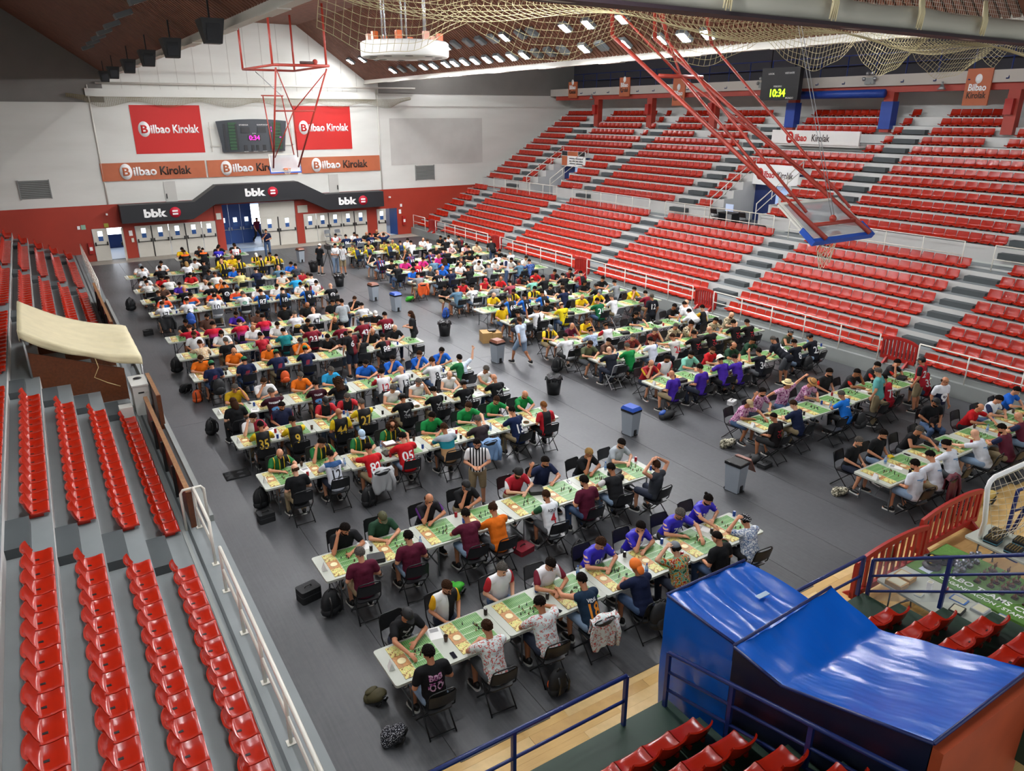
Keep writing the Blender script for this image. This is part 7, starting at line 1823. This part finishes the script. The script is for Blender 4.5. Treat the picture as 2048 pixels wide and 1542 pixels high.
stand('person in red and black number 22 jersey standing at the second right row', 21.7, 11.2, 10, 'stand', 'redj', '22', 'capblack', ('shorts', 2))
stand('person in navy and white skull shirt standing between the right rows', 20.5, 9.95, 165, 'stand', 'skullshirt', '-', 'balding', ('shorts', 3))
stand('person in black number 12 jersey standing at the fifth right row', 20.45, 21.75, -10, 'stand', 'blackj', '12', 'grey', ('trousers', 0))
stand('person in white shirt and black shorts bending over the fifth right row', 21.25, 20.2, -5, 'bend', 'white', '-', 'dark', ('shorts', 0))
stand('grey-haired person in number 6 jersey leaning over the third right row', 20.3, 15.0, 0, 'bend', 'blackj', '6', 'grey', ('shorts', 3))
stand('person in white and blue shirt standing behind the ninth right row', 20.1, 32.4, 60, 'hold', 'whitenavy', '-', 'dark', ('trousers', 1))
stand('person in black shirt and jeans bending over the eleventh right row', 22.6, 38.0, -20, 'bend', 'black', '-', 'brown', ('trousers', 1))
person(19.75, 9.75, R(150), 'lap', 'black', '-', 'capblack,beard', 'person in black shirt and black cap seated behind the first right row', shoes=True); chair('black folding chair under the capped person behind the first right row', 19.75, 9.77, R(150), 'folding chairs at the tables')
stand('person in dark trousers walking beyond the open tall door', 12.9, 54.3, 200, 'walk', 'maroon', '-', 'dark', ('trousers', 0))
# video camera on its tripod
o = empty('video_camera', (13.42, 40.75, 0)); tag(o, 'black video camera on a tripod in the centre aisle', 'video camera')
for a in (30, 150, 270): MB().tube([(0.5 * math.cos(R(a)), 0.5 * math.sin(R(a)), 0), (0.03 * math.cos(R(a)), 0.03 * math.sin(R(a)), 1.25)], 0.018, 6).build('tripod_leg', M_BLACK, o)
MB().tube([(0, 0, 1.2), (0, 0, 1.45)], 0.03, 8).build('tripod_column', M_BLACK, o)
MB().box(-0.1, 0.1, -0.28, 0.25, 1.45, 1.68).build('camera_body', M_BLACK, o); MB().tube([(0, 0.25, 1.56), (0, 0.45, 1.56)], 0.07, 10).build('lens', M_BLACK, o); MB().box(-0.02, 0.02, -0.15, 0.2, 1.72, 1.76).build('top_handle', M_BLACK, o); MB().tube([(0.1, -0.2, 1.45), (0.15, -0.55, 1.25)], 0.012, 6).build('pan_handle', M_BLACK, o)

# ------------------------------------------------------------------ bins and buckets in the aisle
M_BINB = mat('grey_bin_plastic', '#8f979f', 0.5); M_BAG = mat('black_bin_liner', '#121214', 0.25, bump=0.8, bscale=20)
def bin_(label, x, y, lidc, lidm, openl=False):
    o = empty('pedal_bin', (x, y, 0), R(8)); o.scale = (0.78, 0.78, 0.97); tag(o, label, 'bin', 'grey pedal bins in the aisle')
    b = MB()
    b.add([(-0.19, -0.22, 0.02), (0.19, -0.22, 0.02), (0.19, 0.22, 0.02), (-0.19, 0.22, 0.02), (-0.24, -0.27, 0.8), (0.24, -0.27, 0.8), (0.24, 0.27, 0.8), (-0.24, 0.27, 0.8)], [(0, 3, 2, 1), (0, 1, 5, 4), (1, 2, 6, 5), (2, 3, 7, 6), (3, 0, 4, 7), (4, 5, 6, 7)])
    b.build('body', M_BINB, o)
    MB().box(-0.06, 0.06, -0.255, -0.22, 0.03, 0.2).build('pedal_recess', M_BLACK, o); MB().box(-0.05, 0.05, -0.32, -0.24, 0.05, 0.075).build('pedal', M_BLACK, o)
    for sx in (-0.16, 0.16): MB().lathe([(0.05, -0.02), (0.05, 0.02)], 12, M=Matrix.Translation((sx, 0.22, 0.05)) @ Matrix.Rotation(R(90), 4, 'Y')).build('wheel', M_BLACK, o)
    rim = MB()
    for k in range(24):
        a = 2 * math.pi * k / 24
    rim.box(-0.255, 0.255, -0.285, 0.285, 0.74, 0.81); rim.build('liner_rim', M_BAG, o)
    lid = MB().add([(-0.26, -0.3, 0), (0.26, -0.3, 0), (0.26, 0.3, 0), (-0.26, 0.3, 0), (-0.2, -0.22, 0.09), (0.2, -0.22, 0.09), (0.2, 0.24, 0.09), (-0.2, 0.24, 0.09)], [(0, 3, 2, 1), (0, 1, 5, 4), (1, 2, 6, 5), (2, 3, 7, 6), (3, 0, 4, 7), (4, 5, 6, 7)]).build('lid', lidm, o)
    lid.location = (0, 0, 0.81)
    if openl: lid.location = (0.46, 0.0, 0.63); lid.rotation_euler = (0, R(50), 0); MB().box(-0.22, 0.22, -0.25, 0.25, 0.805, 0.812).build('dark_opening', M_BLACK, o)
LB = mat('brown_bin_lid', '#7a4630', 0.45); LBL = mat('blue_bin_lid', '#1f4aa6', 0.4)
bin_('grey pedal bin with blue lid, nearest blue one in the aisle', 13.16, 14.54, 0, LBL); bin_('grey pedal bin with brown lid beside the walking person', 13.34, 22.16, 0, LB); bin_('grey pedal bin with blue lid, farther blue one in the aisle', 13.27, 31.11, 0, LBL); bin_('grey pedal bin with brown lid beyond the farther blue bin', 13.18, 33.61, 0, LB); bin_('grey pedal bin with brown lid, farthest, near the far doors', 13.19, 45.32, 0, LB); bin_('grey bin with its brown lid hanging open at the side', 13.09, 10.62, 0, LB, True)
for k, (x, y) in enumerate(((13.2, 18.38), (13.3, 26.3), (12.85, 37.53), (12.93, 42.03))):
    o = empty('waste_bucket', (x, y, 0)); tag(o, 'round black waste bucket with bin liner in the aisle, %s nearest the camera' % ORD[k], 'bucket', 'black waste buckets in the aisle')
    MB().lathe([(0.2, 0), (0.27, 0.58), (0.26, 0.58), (0.19, 0.02), (0, 0.02)], 20).build('bucket', mat('black_bucket', '#17181a', 0.4), o)
    rm = MB().grid(lambda u, v: ((0.275 + 0.03 * math.sin(u * 50) * v) * math.cos(u * 6.2832), (0.275 + 0.03 * math.sin(u * 50) * v) * math.sin(u * 6.2832), 0.6 + 0.03 * math.sin(u * 31) - 0.13 * v), 40, 3); rm.grid(lambda u, v: ((0.275 - 0.2 * v) * math.cos(u * 6.2832), (0.275 - 0.2 * v) * math.sin(u * 6.2832), 0.6 + 0.03 * math.sin(u * 31) * (1 - v) - 0.15 * v), 40, 3); rm.build('bin_liner', M_BAG, o)
o = empty('cardboard_box', (14.5, 24.6, 0), R(-15)); tag(o, 'brown cardboard boxes unit under the end of the sixth right row', 'box')
MB().box(-0.4, 0.0, -0.28, 0.28, 0, 0.42).build('carton', mat('cardboard', '#b08a55', 0.8, noise=0.1, nscale=8), o); MB().box(0.01, 0.4, -0.26, 0.26, 0, 0.38).build('carton', mat('cardboard', '#b08a55', 0.8), o); MB().box(-0.1, 0.2, -0.12, 0.12, 0.42, 0.47).build('black_wallet', M_BLACK, o)

# ------------------------------------------------------------------ bags on the floor
def backpack(label, x, y, rz, m, sc=1.0, tilt=0.0, m2=None):
    o = empty('backpack', (x, y, 0.0), rz); o.rotation_euler = (tilt, 0, rz); o.scale = (sc,) * 3; tag(o, label, 'bag', 'bags beside the tables')
    body = MB(); body.ell((0, 0, 0.22), (0.16, 0.1, 0.22), 14, 10); body.ell((0, 0, 0.1), (0.17, 0.11, 0.1), 14, 8)
    me = MB(); q = body.build('bag_body', m, o)
    MB().ell((0, 0.09, 0.14), (0.12, 0.05, 0.1), 12, 8).build('front_pocket', m2 or m, o)
    for sx in (-0.07, 0.07): MB().tube([(sx, -0.09, 0.38), (sx * 1.2, -0.15, 0.28), (sx * 1.3, -0.13, 0.12), (sx * 1.2, -0.08, 0.05)], 0.018, 6).build('shoulder_strap', M_BLACK, o)
    MB().tube([(-0.04, -0.02, 0.42), (0, -0.02, 0.47), (0.04, -0.02, 0.42)], 0.01, 6).build('grab_handle', M_BLACK, o)
    return o
MB_BLK = mat('black_bag_cloth', '#18191b', 0.7, bump=0.3, bscale=15); MB_OLV = mat('olive_bag_cloth', '#4a4428', 0.7, bump=0.4, bscale=12); MB_GRN = mat('lime_bag_cloth', '#3aa82a', 0.6); MB_ORG = mat('orange_bag_cloth', '#d8561c', 0.6); MB_BLU = mat('blue_bag_cloth', '#1c4a9c', 0.6); MB_TAN = mat('tan_bag_cloth', '#c0a45a', 0.7, bump=0.3, bscale=12)
n = NT('print_bag', 0.8); MB_PAT = n.done(n.mix(n.gt(n.voro(60), 0.35), '#c9cbd0', '#17181f')); n = NT('camo_bag', 0.8); MB_CAM = n.done(n.ramp(n.noise(25, 2), [(0, '#3a382c'), (0.45, '#8a8672'), (0.55, '#c9c5b0')]))
for a in (('olive drawstring bag on the floor at the left end of the first left row', 3.0, 9.0, 0.4, MB_OLV, 0.95, R(60)), ('black bag with white pattern on the floor near the left railing', 2.85, 8.05, 0.9, MB_PAT, 1.0, R(50)), ('black and orange backpack beside the second near chair, first left row', 5.55, 7.45, 0.1, MB_BLK, 1.1, 0.0, MB_ORG), ('large black backpack hung on a chair back, first left row', 7.68, 7.35, 0.0, MB_BLK, 1.2),
          ('black backpack on the floor at the left end of the second left row', 3.2, 11.25, 0.3, MB_BLK, 1.25), ('bright green bag under the second left row', 5.3, 10.75, 0.5, MB_GRN, 1.05, R(55)), ('dark grey bag behind the maroon polo chair, second left row', 8.1, 10.3, 0.1, MB_BLK, 1.0), ('black backpack leaning at the left end of the third left row', 3.15, 15.9, 0.3, MB_BLK, 1.2), ('black backpack on the floor beside the TXESTE jersey chair', 5.3, 14.65, 0.3, MB_BLK, 1.2), ('black rucksack at the left end of the fifth left row', 3.05, 20.9, 0.6, MB_BLK, 1.15), ('black shoulder bag at the left end of the sixth left row', 3.0, 25.1, 0.3, MB_BLK, 1.2, R(50)), ('orange drawstring bag standing at the sixth left row end', 3.2, 23.75, 0.2, MB_ORG, 1.0), ('dark navy bag at the left end of the seventh left row', 3.15, 27.2, 0.1, MB_BLK, 1.3),
          ('orange drawstring bag hanging on a chair, sixth left row', 6.65, 22.95, 0.0, MB_ORG, 0.95), ('bright blue backpack hanging on a chair, ninth left row', 5.2, 32.35, math.pi, MB_BLU, 1.15), ('black rucksack hanging on the first chair, sixth left row', 4.25, 22.95, math.pi, MB_BLK, 1.2), ('black bag on the floor at the eleventh left row end', 2.85, 37.7, 0.2, MB_BLK, 1.4), ('camouflage bag at the left end of the second right row', 14.75, 12.6, 0.5, MB_CAM, 1.05, R(55)), ('black strapped bag on the floor before the second right row', 14.5, 11.6, 0.9, MB_BLK, 1.1, R(70)), ('camouflage cap and bag on the floor left of the first right row', 14.95, 9.25, 0.8, MB_CAM, 0.9, R(65)), ('grey patterned backpack behind the first right row', 16.5, 7.1, 0.2, MB_PAT, 1.15), ('tan rucksack on the floor behind the first right row', 17.5, 7.25, 0.4, MB_TAN, 1.2, R(50)), ('black and blue bag on the floor at the third right row', 14.7, 15.0, 0.8, MB_BLK, 1.2, R(60), MB_BLU), ('dark grey backpack standing at the fifth right row', 14.55, 20.1, 0.2, MB_BLK, 1.3), ('blue backpack on the floor at the eighth right row', 14.6, 28.7, 0.3, MB_BLU, 1.15), ('lime green bag on the floor at the ninth right row', 14.55, 32.7, 0.3, MB_GRN, 1.1, R(60)), ('black rucksack hanging on a chair, third right row', 19.2, 14.75, math.pi, MB_BLK, 1.2), ('black backpack hung on a chair, second right row', 20.8, 10.95, math.pi, MB_BLK, 1.15)):
    o = backpack(*a)
    HK = {'large black backpack hung': ('L1', 'B', 4), 'orange drawstring bag hanging': ('L6', 'B', 2), 'bright blue backpack hanging': ('L9', 'B', 1), 'black rucksack hanging on the first': ('L6', 'B', 0), 'black rucksack hanging on a chair, third': ('R3', 'B', 5), 'black backpack hung on a chair, second': ('R2', 'B', 2)}
    for kk, vv_ in HK.items():
        if a[0].startswith(kk):
            cx_, cy_, rz_ = SEATN[vv_]; o.location = (cx_ + 0.39 * math.sin(rz_), cy_ - 0.39 * math.cos(rz_), 0.38); o.rotation_euler = (0, 0, rz_ + math.pi)
def case_(label, x, y, rz, w=0.36, d=0.26, h=0.22, m=None):
    o = empty('carry_case', (x, y, 0), rz); tag(o, label, 'case', 'carry cases on the floor')
    MB().rbox(-w / 2, w / 2, -d / 2, d / 2, 0, h, 0.04, 3).build('case_body', m or MB_BLK, o); MB().rbox(-w / 2 - 0.002, w / 2 + 0.002, -d / 2 - 0.002, d / 2 + 0.002, h * 0.55, h * 0.6, 0.04, 3).build('zip_line', mat('zip_grey', '#3c3c40', 0.5), o); MB().tube([(-0.07, 0, h), (-0.05, 0, h + 0.03), (0.05, 0, h + 0.03), (0.07, 0, h)], 0.01, 6).build('handle', M_BLACK, o)
case_('black case with round badges at the left end of the second left row', 3.0, 11.95, 0.2, 0.4, 0.3, 0.26); case_('black case on the floor at the left end of the third left row', 3.08, 15.25, 0.1); case_('red and white open box under the second left row', 7.3, 11.15, 0.2, 0.4, 0.35, 0.12, mat('red_box', '#8e2030', 0.6)); case_('black case beside the dark grey bag, second left row', 8.45, 10.1, 0.2); case_('small black case under the first left row chair', 5.6, 7.55, 0.1, 0.3, 0.22, 0.1); case_('flat black case on the floor before the second right row', 14.75, 11.1, 0.1, 0.36, 0.26, 0.12); case_('white box on the floor under the third right row', 17.4, 14.6, 0.3, 0.3, 0.22, 0.14, M_WHITE); case_('black case at the left end of the ninth left row', 2.95, 32.9, 0.1)
def cloth(label, x, y, rz, m, sc=1.0, z0=0.86):
    """garment draped over a chair back"""
    o = empty('draped_garment', (x, y, 0), rz); tag(o, label, 'garment', 'garments over chair backs')
    def fn(u, v):
        s = (v - 0.35) * 0.85; a = (u - 0.5)
        yb = -0.3 - 0.035 * math.sin(u * 16) * abs(s) - (0.02 if s > 0 else -0.03)
        return ((a * 0.52 + 0.04 * math.sin(v * 7 + u * 5)) * sc, (yb if s > 0 else yb + 0.06), z0 + 0.02 - abs(s) * (1.0 if s > 0 else 0.9) * sc - 0.03 * math.sin(u * 9))
    q = MB().grid(fn, 22, 20).build('cloth', m, o); q.modifiers.new('thick', 'SOLIDIFY').thickness = 0.015
    sl = MB().tube([(0.2 * sc, -0.33, 0.8), (0.27 * sc, -0.36, 0.55), (0.24 * sc, -0.37, 0.3)], [0.05, 0.045, 0.035], 8).build('sleeve', m, o)
for key, m, lab in ((('L1', 'B', 3), SH['floral'][0], 'flowered shirt draped over the chair of the number 18 vest'), (('L3', 'B', 2), mat('cloth_hoodie', '#a3a5a6', 0.85), 'grey hooded top draped over a chair, third left row'), (('L3', 'B', 5), mat('cloth_denimj', '#7a9cc4', 0.85, noise=0.15), 'light blue denim jacket draped over a chair, third left row'), (('R1', 'B', 1), mat('cloth_wine', '#5a1424', 0.6), 'wine red jacket draped over a chair, first right row'), (('R9', 'B', 0), MB_ORG, 'orange jacket draped over a chair, ninth right row'), (('L9', 'B', 0), MB_BLK, 'black jacket draped over the chair of the number 17 jersey')):
    x, y, rz = SEATN[key]; cloth(lab, x, y, rz, m)
o = MB().grid(lambda u, v: (2.75 + 0.6 * u, 17.7 + 0.45 * v, 0.03 + 0.05 * math.sin(u * 7) * math.sin(v * 6) ** 2), 14, 10).build('folded_cloth', MB_BLK); o.modifiers.new('thick', 'SOLIDIFY').thickness = 0.03; tag(o, 'black folded jacket lying on the floor left of the fourth left row', 'garment')
o = empty('fruit_bunch', (16.45, 8.75, 0.745)); tag(o, 'bunch of yellow bananas on the first right row', 'fruit')
for k in range(3): MB().tube([(0.1 * math.cos(t) , 0.06 * math.sin(t) + 0.03 * k, 0.02 + 0.012 * k) for t in np.linspace(0.3, 2.6, 7)], [0.006, 0.016, 0.019, 0.02, 0.019, 0.015, 0.006], 8).build('banana', mat('banana_yellow', '#e2c21c', 0.5), o)
o = empty('display_case', (6.25, 15.55, 0.741)); tag(o, 'clear display case with dark red base on the third left row', 'display case')
MB().box(-0.17, 0.17, -0.14, 0.14, 0, 0.04).build('base', mat('dark_red_wood', '#4a1a18', 0.4), o); MB().box(-0.16, 0.16, -0.13, 0.13, 0.04, 0.26).build('glass_cover', mat('case_glass', '#aab4b0', 0.05, alpha=0.35), o); MB().box(-0.17, 0.17, -0.14, 0.14, 0.26, 0.28).build('lid', mat('dark_red_wood', '#4a1a18', 0.4), o); MB().box(-0.13, 0.13, -0.1, 0.1, 0.281, 0.3).build('papers', M_WHITE, o)

# ------------------------------------------------------------------ merchandise tables at the right
TL2 = MB().rbox(-0.45, 0.45, -0.95, 0.95, 0.7, 0.74, 0.05, 4).mesh('tabletop', M_TABLE)
def table2(label, x, y, rz):
    o = empty('folding_table', (x, y, 0), rz); tag(o, label, 'table'); inst('tabletop', TL2, o)
    for yy, a in ((-0.7, 0), (0.7, math.pi)): inst('leg_frame', T_LEG, o, (0, yy, 0), (0, 0, math.pi / 2 + a))
    return o
table2('pale folding table of small boxed goods behind the near terrace rail', 11.95, 5.05, R(-3)); table2('pale folding table of black figure cases beside the small goal', 14.8, 5.0, R(-2))
ct = empty('trophy_table', (13.0, 4.85, 0)); tag(ct, 'table covered with a printed green grass cloth holding the trophies', 'table')
MB().box(-0.55, 0.75, -1.15, 1.1, 0.7, 0.74).build('tabletop', M_TABLE, ct)
n = NT('grass_cloth', 0.7); M_GRASS = n.done(n.mix(n.noise(30, 4), '#3f6a2a', '#6f9a48'))
m = MB().box(-0.58, 0.78, -1.18, 1.13, 0.741, 0.75); m.box(-0.59, -0.575, -1.18, 1.13, 0.45, 0.75); m.box(-0.58, 0.78, 1.12, 1.135, 0.3, 0.75); gc = m.build('grass_cloth', M_GRASS, ct)
Mtop = Matrix(((0, 1, 0, 0), (-1, 0, 0, 0), (0, 0, 1, 0), (0, 0, 0, 1)))
text_obj('lettering', 'BILBO TEAMS CUP', 0.2, M_WHITE, Matrix.Translation((-0.22, -0.15, 0.752)) @ Mtop, 0.004, ct, 0.95, extrude=0.001); text_obj('lettering', 'ORGANIZACION / STAFF', 0.13, M_WHITE, Matrix.Translation((-0.43, -0.1, 0.752)) @ Mtop, 0.002, ct, 0.95, extrude=0.001)
for yy in (0.85, -0.98): MB().box(-0.5, -0.28, yy - 0.1, yy + 0.1, 0.7505, 0.753).build('crest_patch', mat('crest_pale', '#c9d3e4', 0.6), ct)
for sx, sy in ((-0.45, -1.0), (0.65, -1.0), (-0.45, 0.95), (0.65, 0.95)): MB().tube([(sx, sy, 0), (sx, sy, 0.7)], 0.02, 6).build('leg', M_TLEG, ct)
tro = MB().lathe([(0.035, 0), (0.035, 0.03), (0.015, 0.04), (0.012, 0.07), (0.03, 0.1), (0.022, 0.14)], 10).mesh('figure', mat('bronze', '#6a4428', 0.35, metal=0.6)); trs = MB().lathe([(0.05, 0), (0.05, 0.04), (0.015, 0.06), (0.015, 0.1), (0.045, 0.15), (0.05, 0.2), (0.03, 0.22)], 10).mesh('cup', mat('pewter', '#8a8e98', 0.3, metal=0.8)); trb = MB().box(-0.045, 0.045, -0.045, 0.045, -0.03, 0.0).mesh('plinth', mat('dark_plinth', '#3a2018', 0.4)); tra = MB().capsule((0, 0, 0.12), (0.05, 0, 0.16), 0.01, 0.008, 6).mesh('arm', mat('bronze', '#6a4428', 0.35, metal=0.6))
tn = 0
for i in range(6):
    for j in range(4):
        x = 12.98 + 0.19 * j + 0.05 * (i % 2); y = 5.0 - 0.2 * i
        o = empty('trophy', (x, y, 0.782)); tag(o, 'small bronze figure trophy on a dark plinth on the grass cloth', 'trophy', 'bronze trophies on the grass cloth'); inst('figure', tro, o); inst('plinth', trb, o); inst('arm', tra, o)
for i in range(7):
    o = empty('trophy', (12.85 + 0.12 * i, 5.32 + 0.05 * (i % 2), 0.782)); tag(o, 'pewter cup trophy in the row behind the bronze figures', 'trophy', 'pewter trophies on the grass cloth'); inst('cup', trs, o); inst('plinth', trb, o)
for k, (x, y, z) in enumerate(((12.75, 5.7, 0.77), (13.05, 5.72, 0.77), (12.9, 5.78, 0.82), (13.2, 5.62, 0.77))):
    o = empty('embroidered_cap', (x, y, z)); tag(o, 'round black embroidered patch cushion on the grass cloth, %s of the pile' % ORD[k], 'badge', 'round embroidered badges')
    MB().lathe([(0, 0.05), (0.1, 0.05), (0.15, 0.03), (0.16, 0.01), (0.15, -0.02), (0, -0.02)], 18).build('disc', M_BLACK, o); MB().lathe([(0.05, 0.052), (0.09, 0.052)], 14).build('ring_stitch', mat('stitch_green', '#6a9a4a', 0.7), o); MB().ell((0.02, 0.03, 0.052), (0.04, 0.03, 0.01), 8, 6).build('emblem', M_WHITE if k % 2 else mat('emblem_gold', '#c9a82c', 0.6), o)
for k, (x, y) in enumerate(((14.62, 5.55), (14.58, 5.15), (14.95, 5.62), (15.0, 5.2), (15.05, 4.8))):
    o = empty('miniature_case', (x, y, 0.741), R(5)); tag(o, 'open black foam case of tiny figures, %s on the table by the goal' % ORD[k], 'case', 'black figure cases')
    MB().rbox(-0.15, 0.15, -0.13, 0.13, 0, 0.09, 0.03, 3).build('case_body', MB_BLK, o); MB().rbox(-0.152, 0.152, -0.132, 0.132, 0.03, 0.045, 0.03, 3).build('teal_trim', mat('teal_trim', '#4a8aa0', 0.5), o)
    q = MB()
    for i in range(6):
        for j in range(5): q.lathe([(0.012, 0), (0.008, 0.02), (0.003, 0.035)], 5, (-0.11 + 0.044 * i, -0.09 + 0.045 * j, 0.09))
    q = q.build('figure_tray', mat('mini_gold', '#8a7444', 0.5), o); q['kind'] = 'stuff'
o = empty('open_carton', (14.62, 4.72, 0.741), R(10)); tag(o, 'open brown cardboard carton on the table by the goal', 'box')
for a in ((-0.17, 0.17, -0.12, 0.12, 0, 0.008), (-0.17, 0.17, -0.12, -0.112, 0, 0.1), (-0.17, 0.17, 0.112, 0.12, 0, 0.1), (-0.17, -0.162, -0.12, 0.12, 0, 0.1), (0.162, 0.17, -0.12, 0.12, 0, 0.1)): MB().box(*a).build('carton_side', mat('cardboard', '#b08a55', 0.8), o)
for k, (nm, lab, x, y, w, d, h, m) in enumerate((('cardboard_carton', 'flat brown carton at the corner of the goods table, left one', 11.68, 5.72, 0.26, 0.3, 0.09, mat('cardboard', '#b08a55', 0.8)), ('cardboard_carton', 'flat brown carton at the corner of the goods table, right one', 11.98, 5.75, 0.26, 0.3, 0.09, mat('cardboard', '#b08a55', 0.8)), ('white_packet', 'tall white packet standing on the goods table', 11.95, 5.3, 0.1, 0.08, 0.22, M_WHITE), ('red_candle', 'dark red round tin on the goods table', 12.2, 5.15, 0.08, 0.08, 0.12, M_REDP), ('blue_booklet', 'blue printed booklet on the goods table', 12.2, 4.9, 0.2, 0.26, 0.01, mat('booklet_blue', '#3a6ab0', 0.5)), ('boxed_game', 'dark framed boxed game on the goods table', 11.85, 4.75, 0.26, 0.2, 0.05, M_BLACK), ('boxed_game', 'pale boxed game pack on the goods table', 12.2, 4.55, 0.26, 0.22, 0.05, mat('pack_grey', '#a3a6a8', 0.5)), ('dice_pack', 'row of small blue and white dice packs on the goods table', 12.2, 4.25, 0.34, 0.12, 0.04, mat('pack_blue', '#6a7ea8', 0.5)), ('plastic_pouch', 'clear plastic pouch of parts on the goods table', 11.75, 5.35, 0.16, 0.12, 0.02, mat('pouch', '#cdd3d6', 0.2)))):
    o = empty(nm, (x, y, 0.741), R(4 * (k % 3))); tag(o, lab, 'box' if 'carton' in nm or 'box' in nm else 'goods')
    MB().rbox(-w / 2, w / 2, -d / 2, d / 2, 0, h, 0.012, 2).build('pack_body', m, o); MB().rbox(-w / 2 * 0.8, w / 2 * 0.8, -d / 2 * 0.8, d / 2 * 0.8, h, h + 0.002, 0.01, 2).build('printed_face', mat('print_pale', '#c9c4a8', 0.6), o)
# table, chairs and bag on the terrace landing
o = empty('landing_desk', (29.9, 26.6, 3.13)); tag(o, 'small dark desk on the right terrace landing before the stair opening', 'desk')
MB().box(-0.3, 0.3, -0.5, 0.5, 0.7, 0.73).build('top', M_BLACK, o)
for sy in (-0.45, 0.45): MB().box(-0.28, 0.28, sy - 0.02, sy + 0.02, 0, 0.7).build('leg_panel', M_BLACK, o)
MB().box(-0.02, 0.02, -0.25, 0.25, 0.8, 1.15).build('screen', mat('screen_pale', '#b9c9e4', 0.3, emit=0.3), o)
for k, y in enumerate((25.6, 27.5)): chair('black chair on the right terrace landing %s the small desk' % ('before' if k == 0 else 'beyond'), 30.0, y, R(-90), 'landing chairs').location.z = 3.13
b = MB().ell((29.6, 24.3, 3.35), (0.25, 0.4, 0.22)).build('holdall', MB_BLK); tag(b, 'black holdall on the right terrace walkway behind the raised backboard', 'bag')
for k, x in enumerate((17.15, 17.9)): chair('grey chair against the far cream doors, %s one' % ('left' if k == 0 else 'right'), x, 51.6, R(180), 'chairs by the far doors', True)

bpy.data.scenes.remove(TMP)
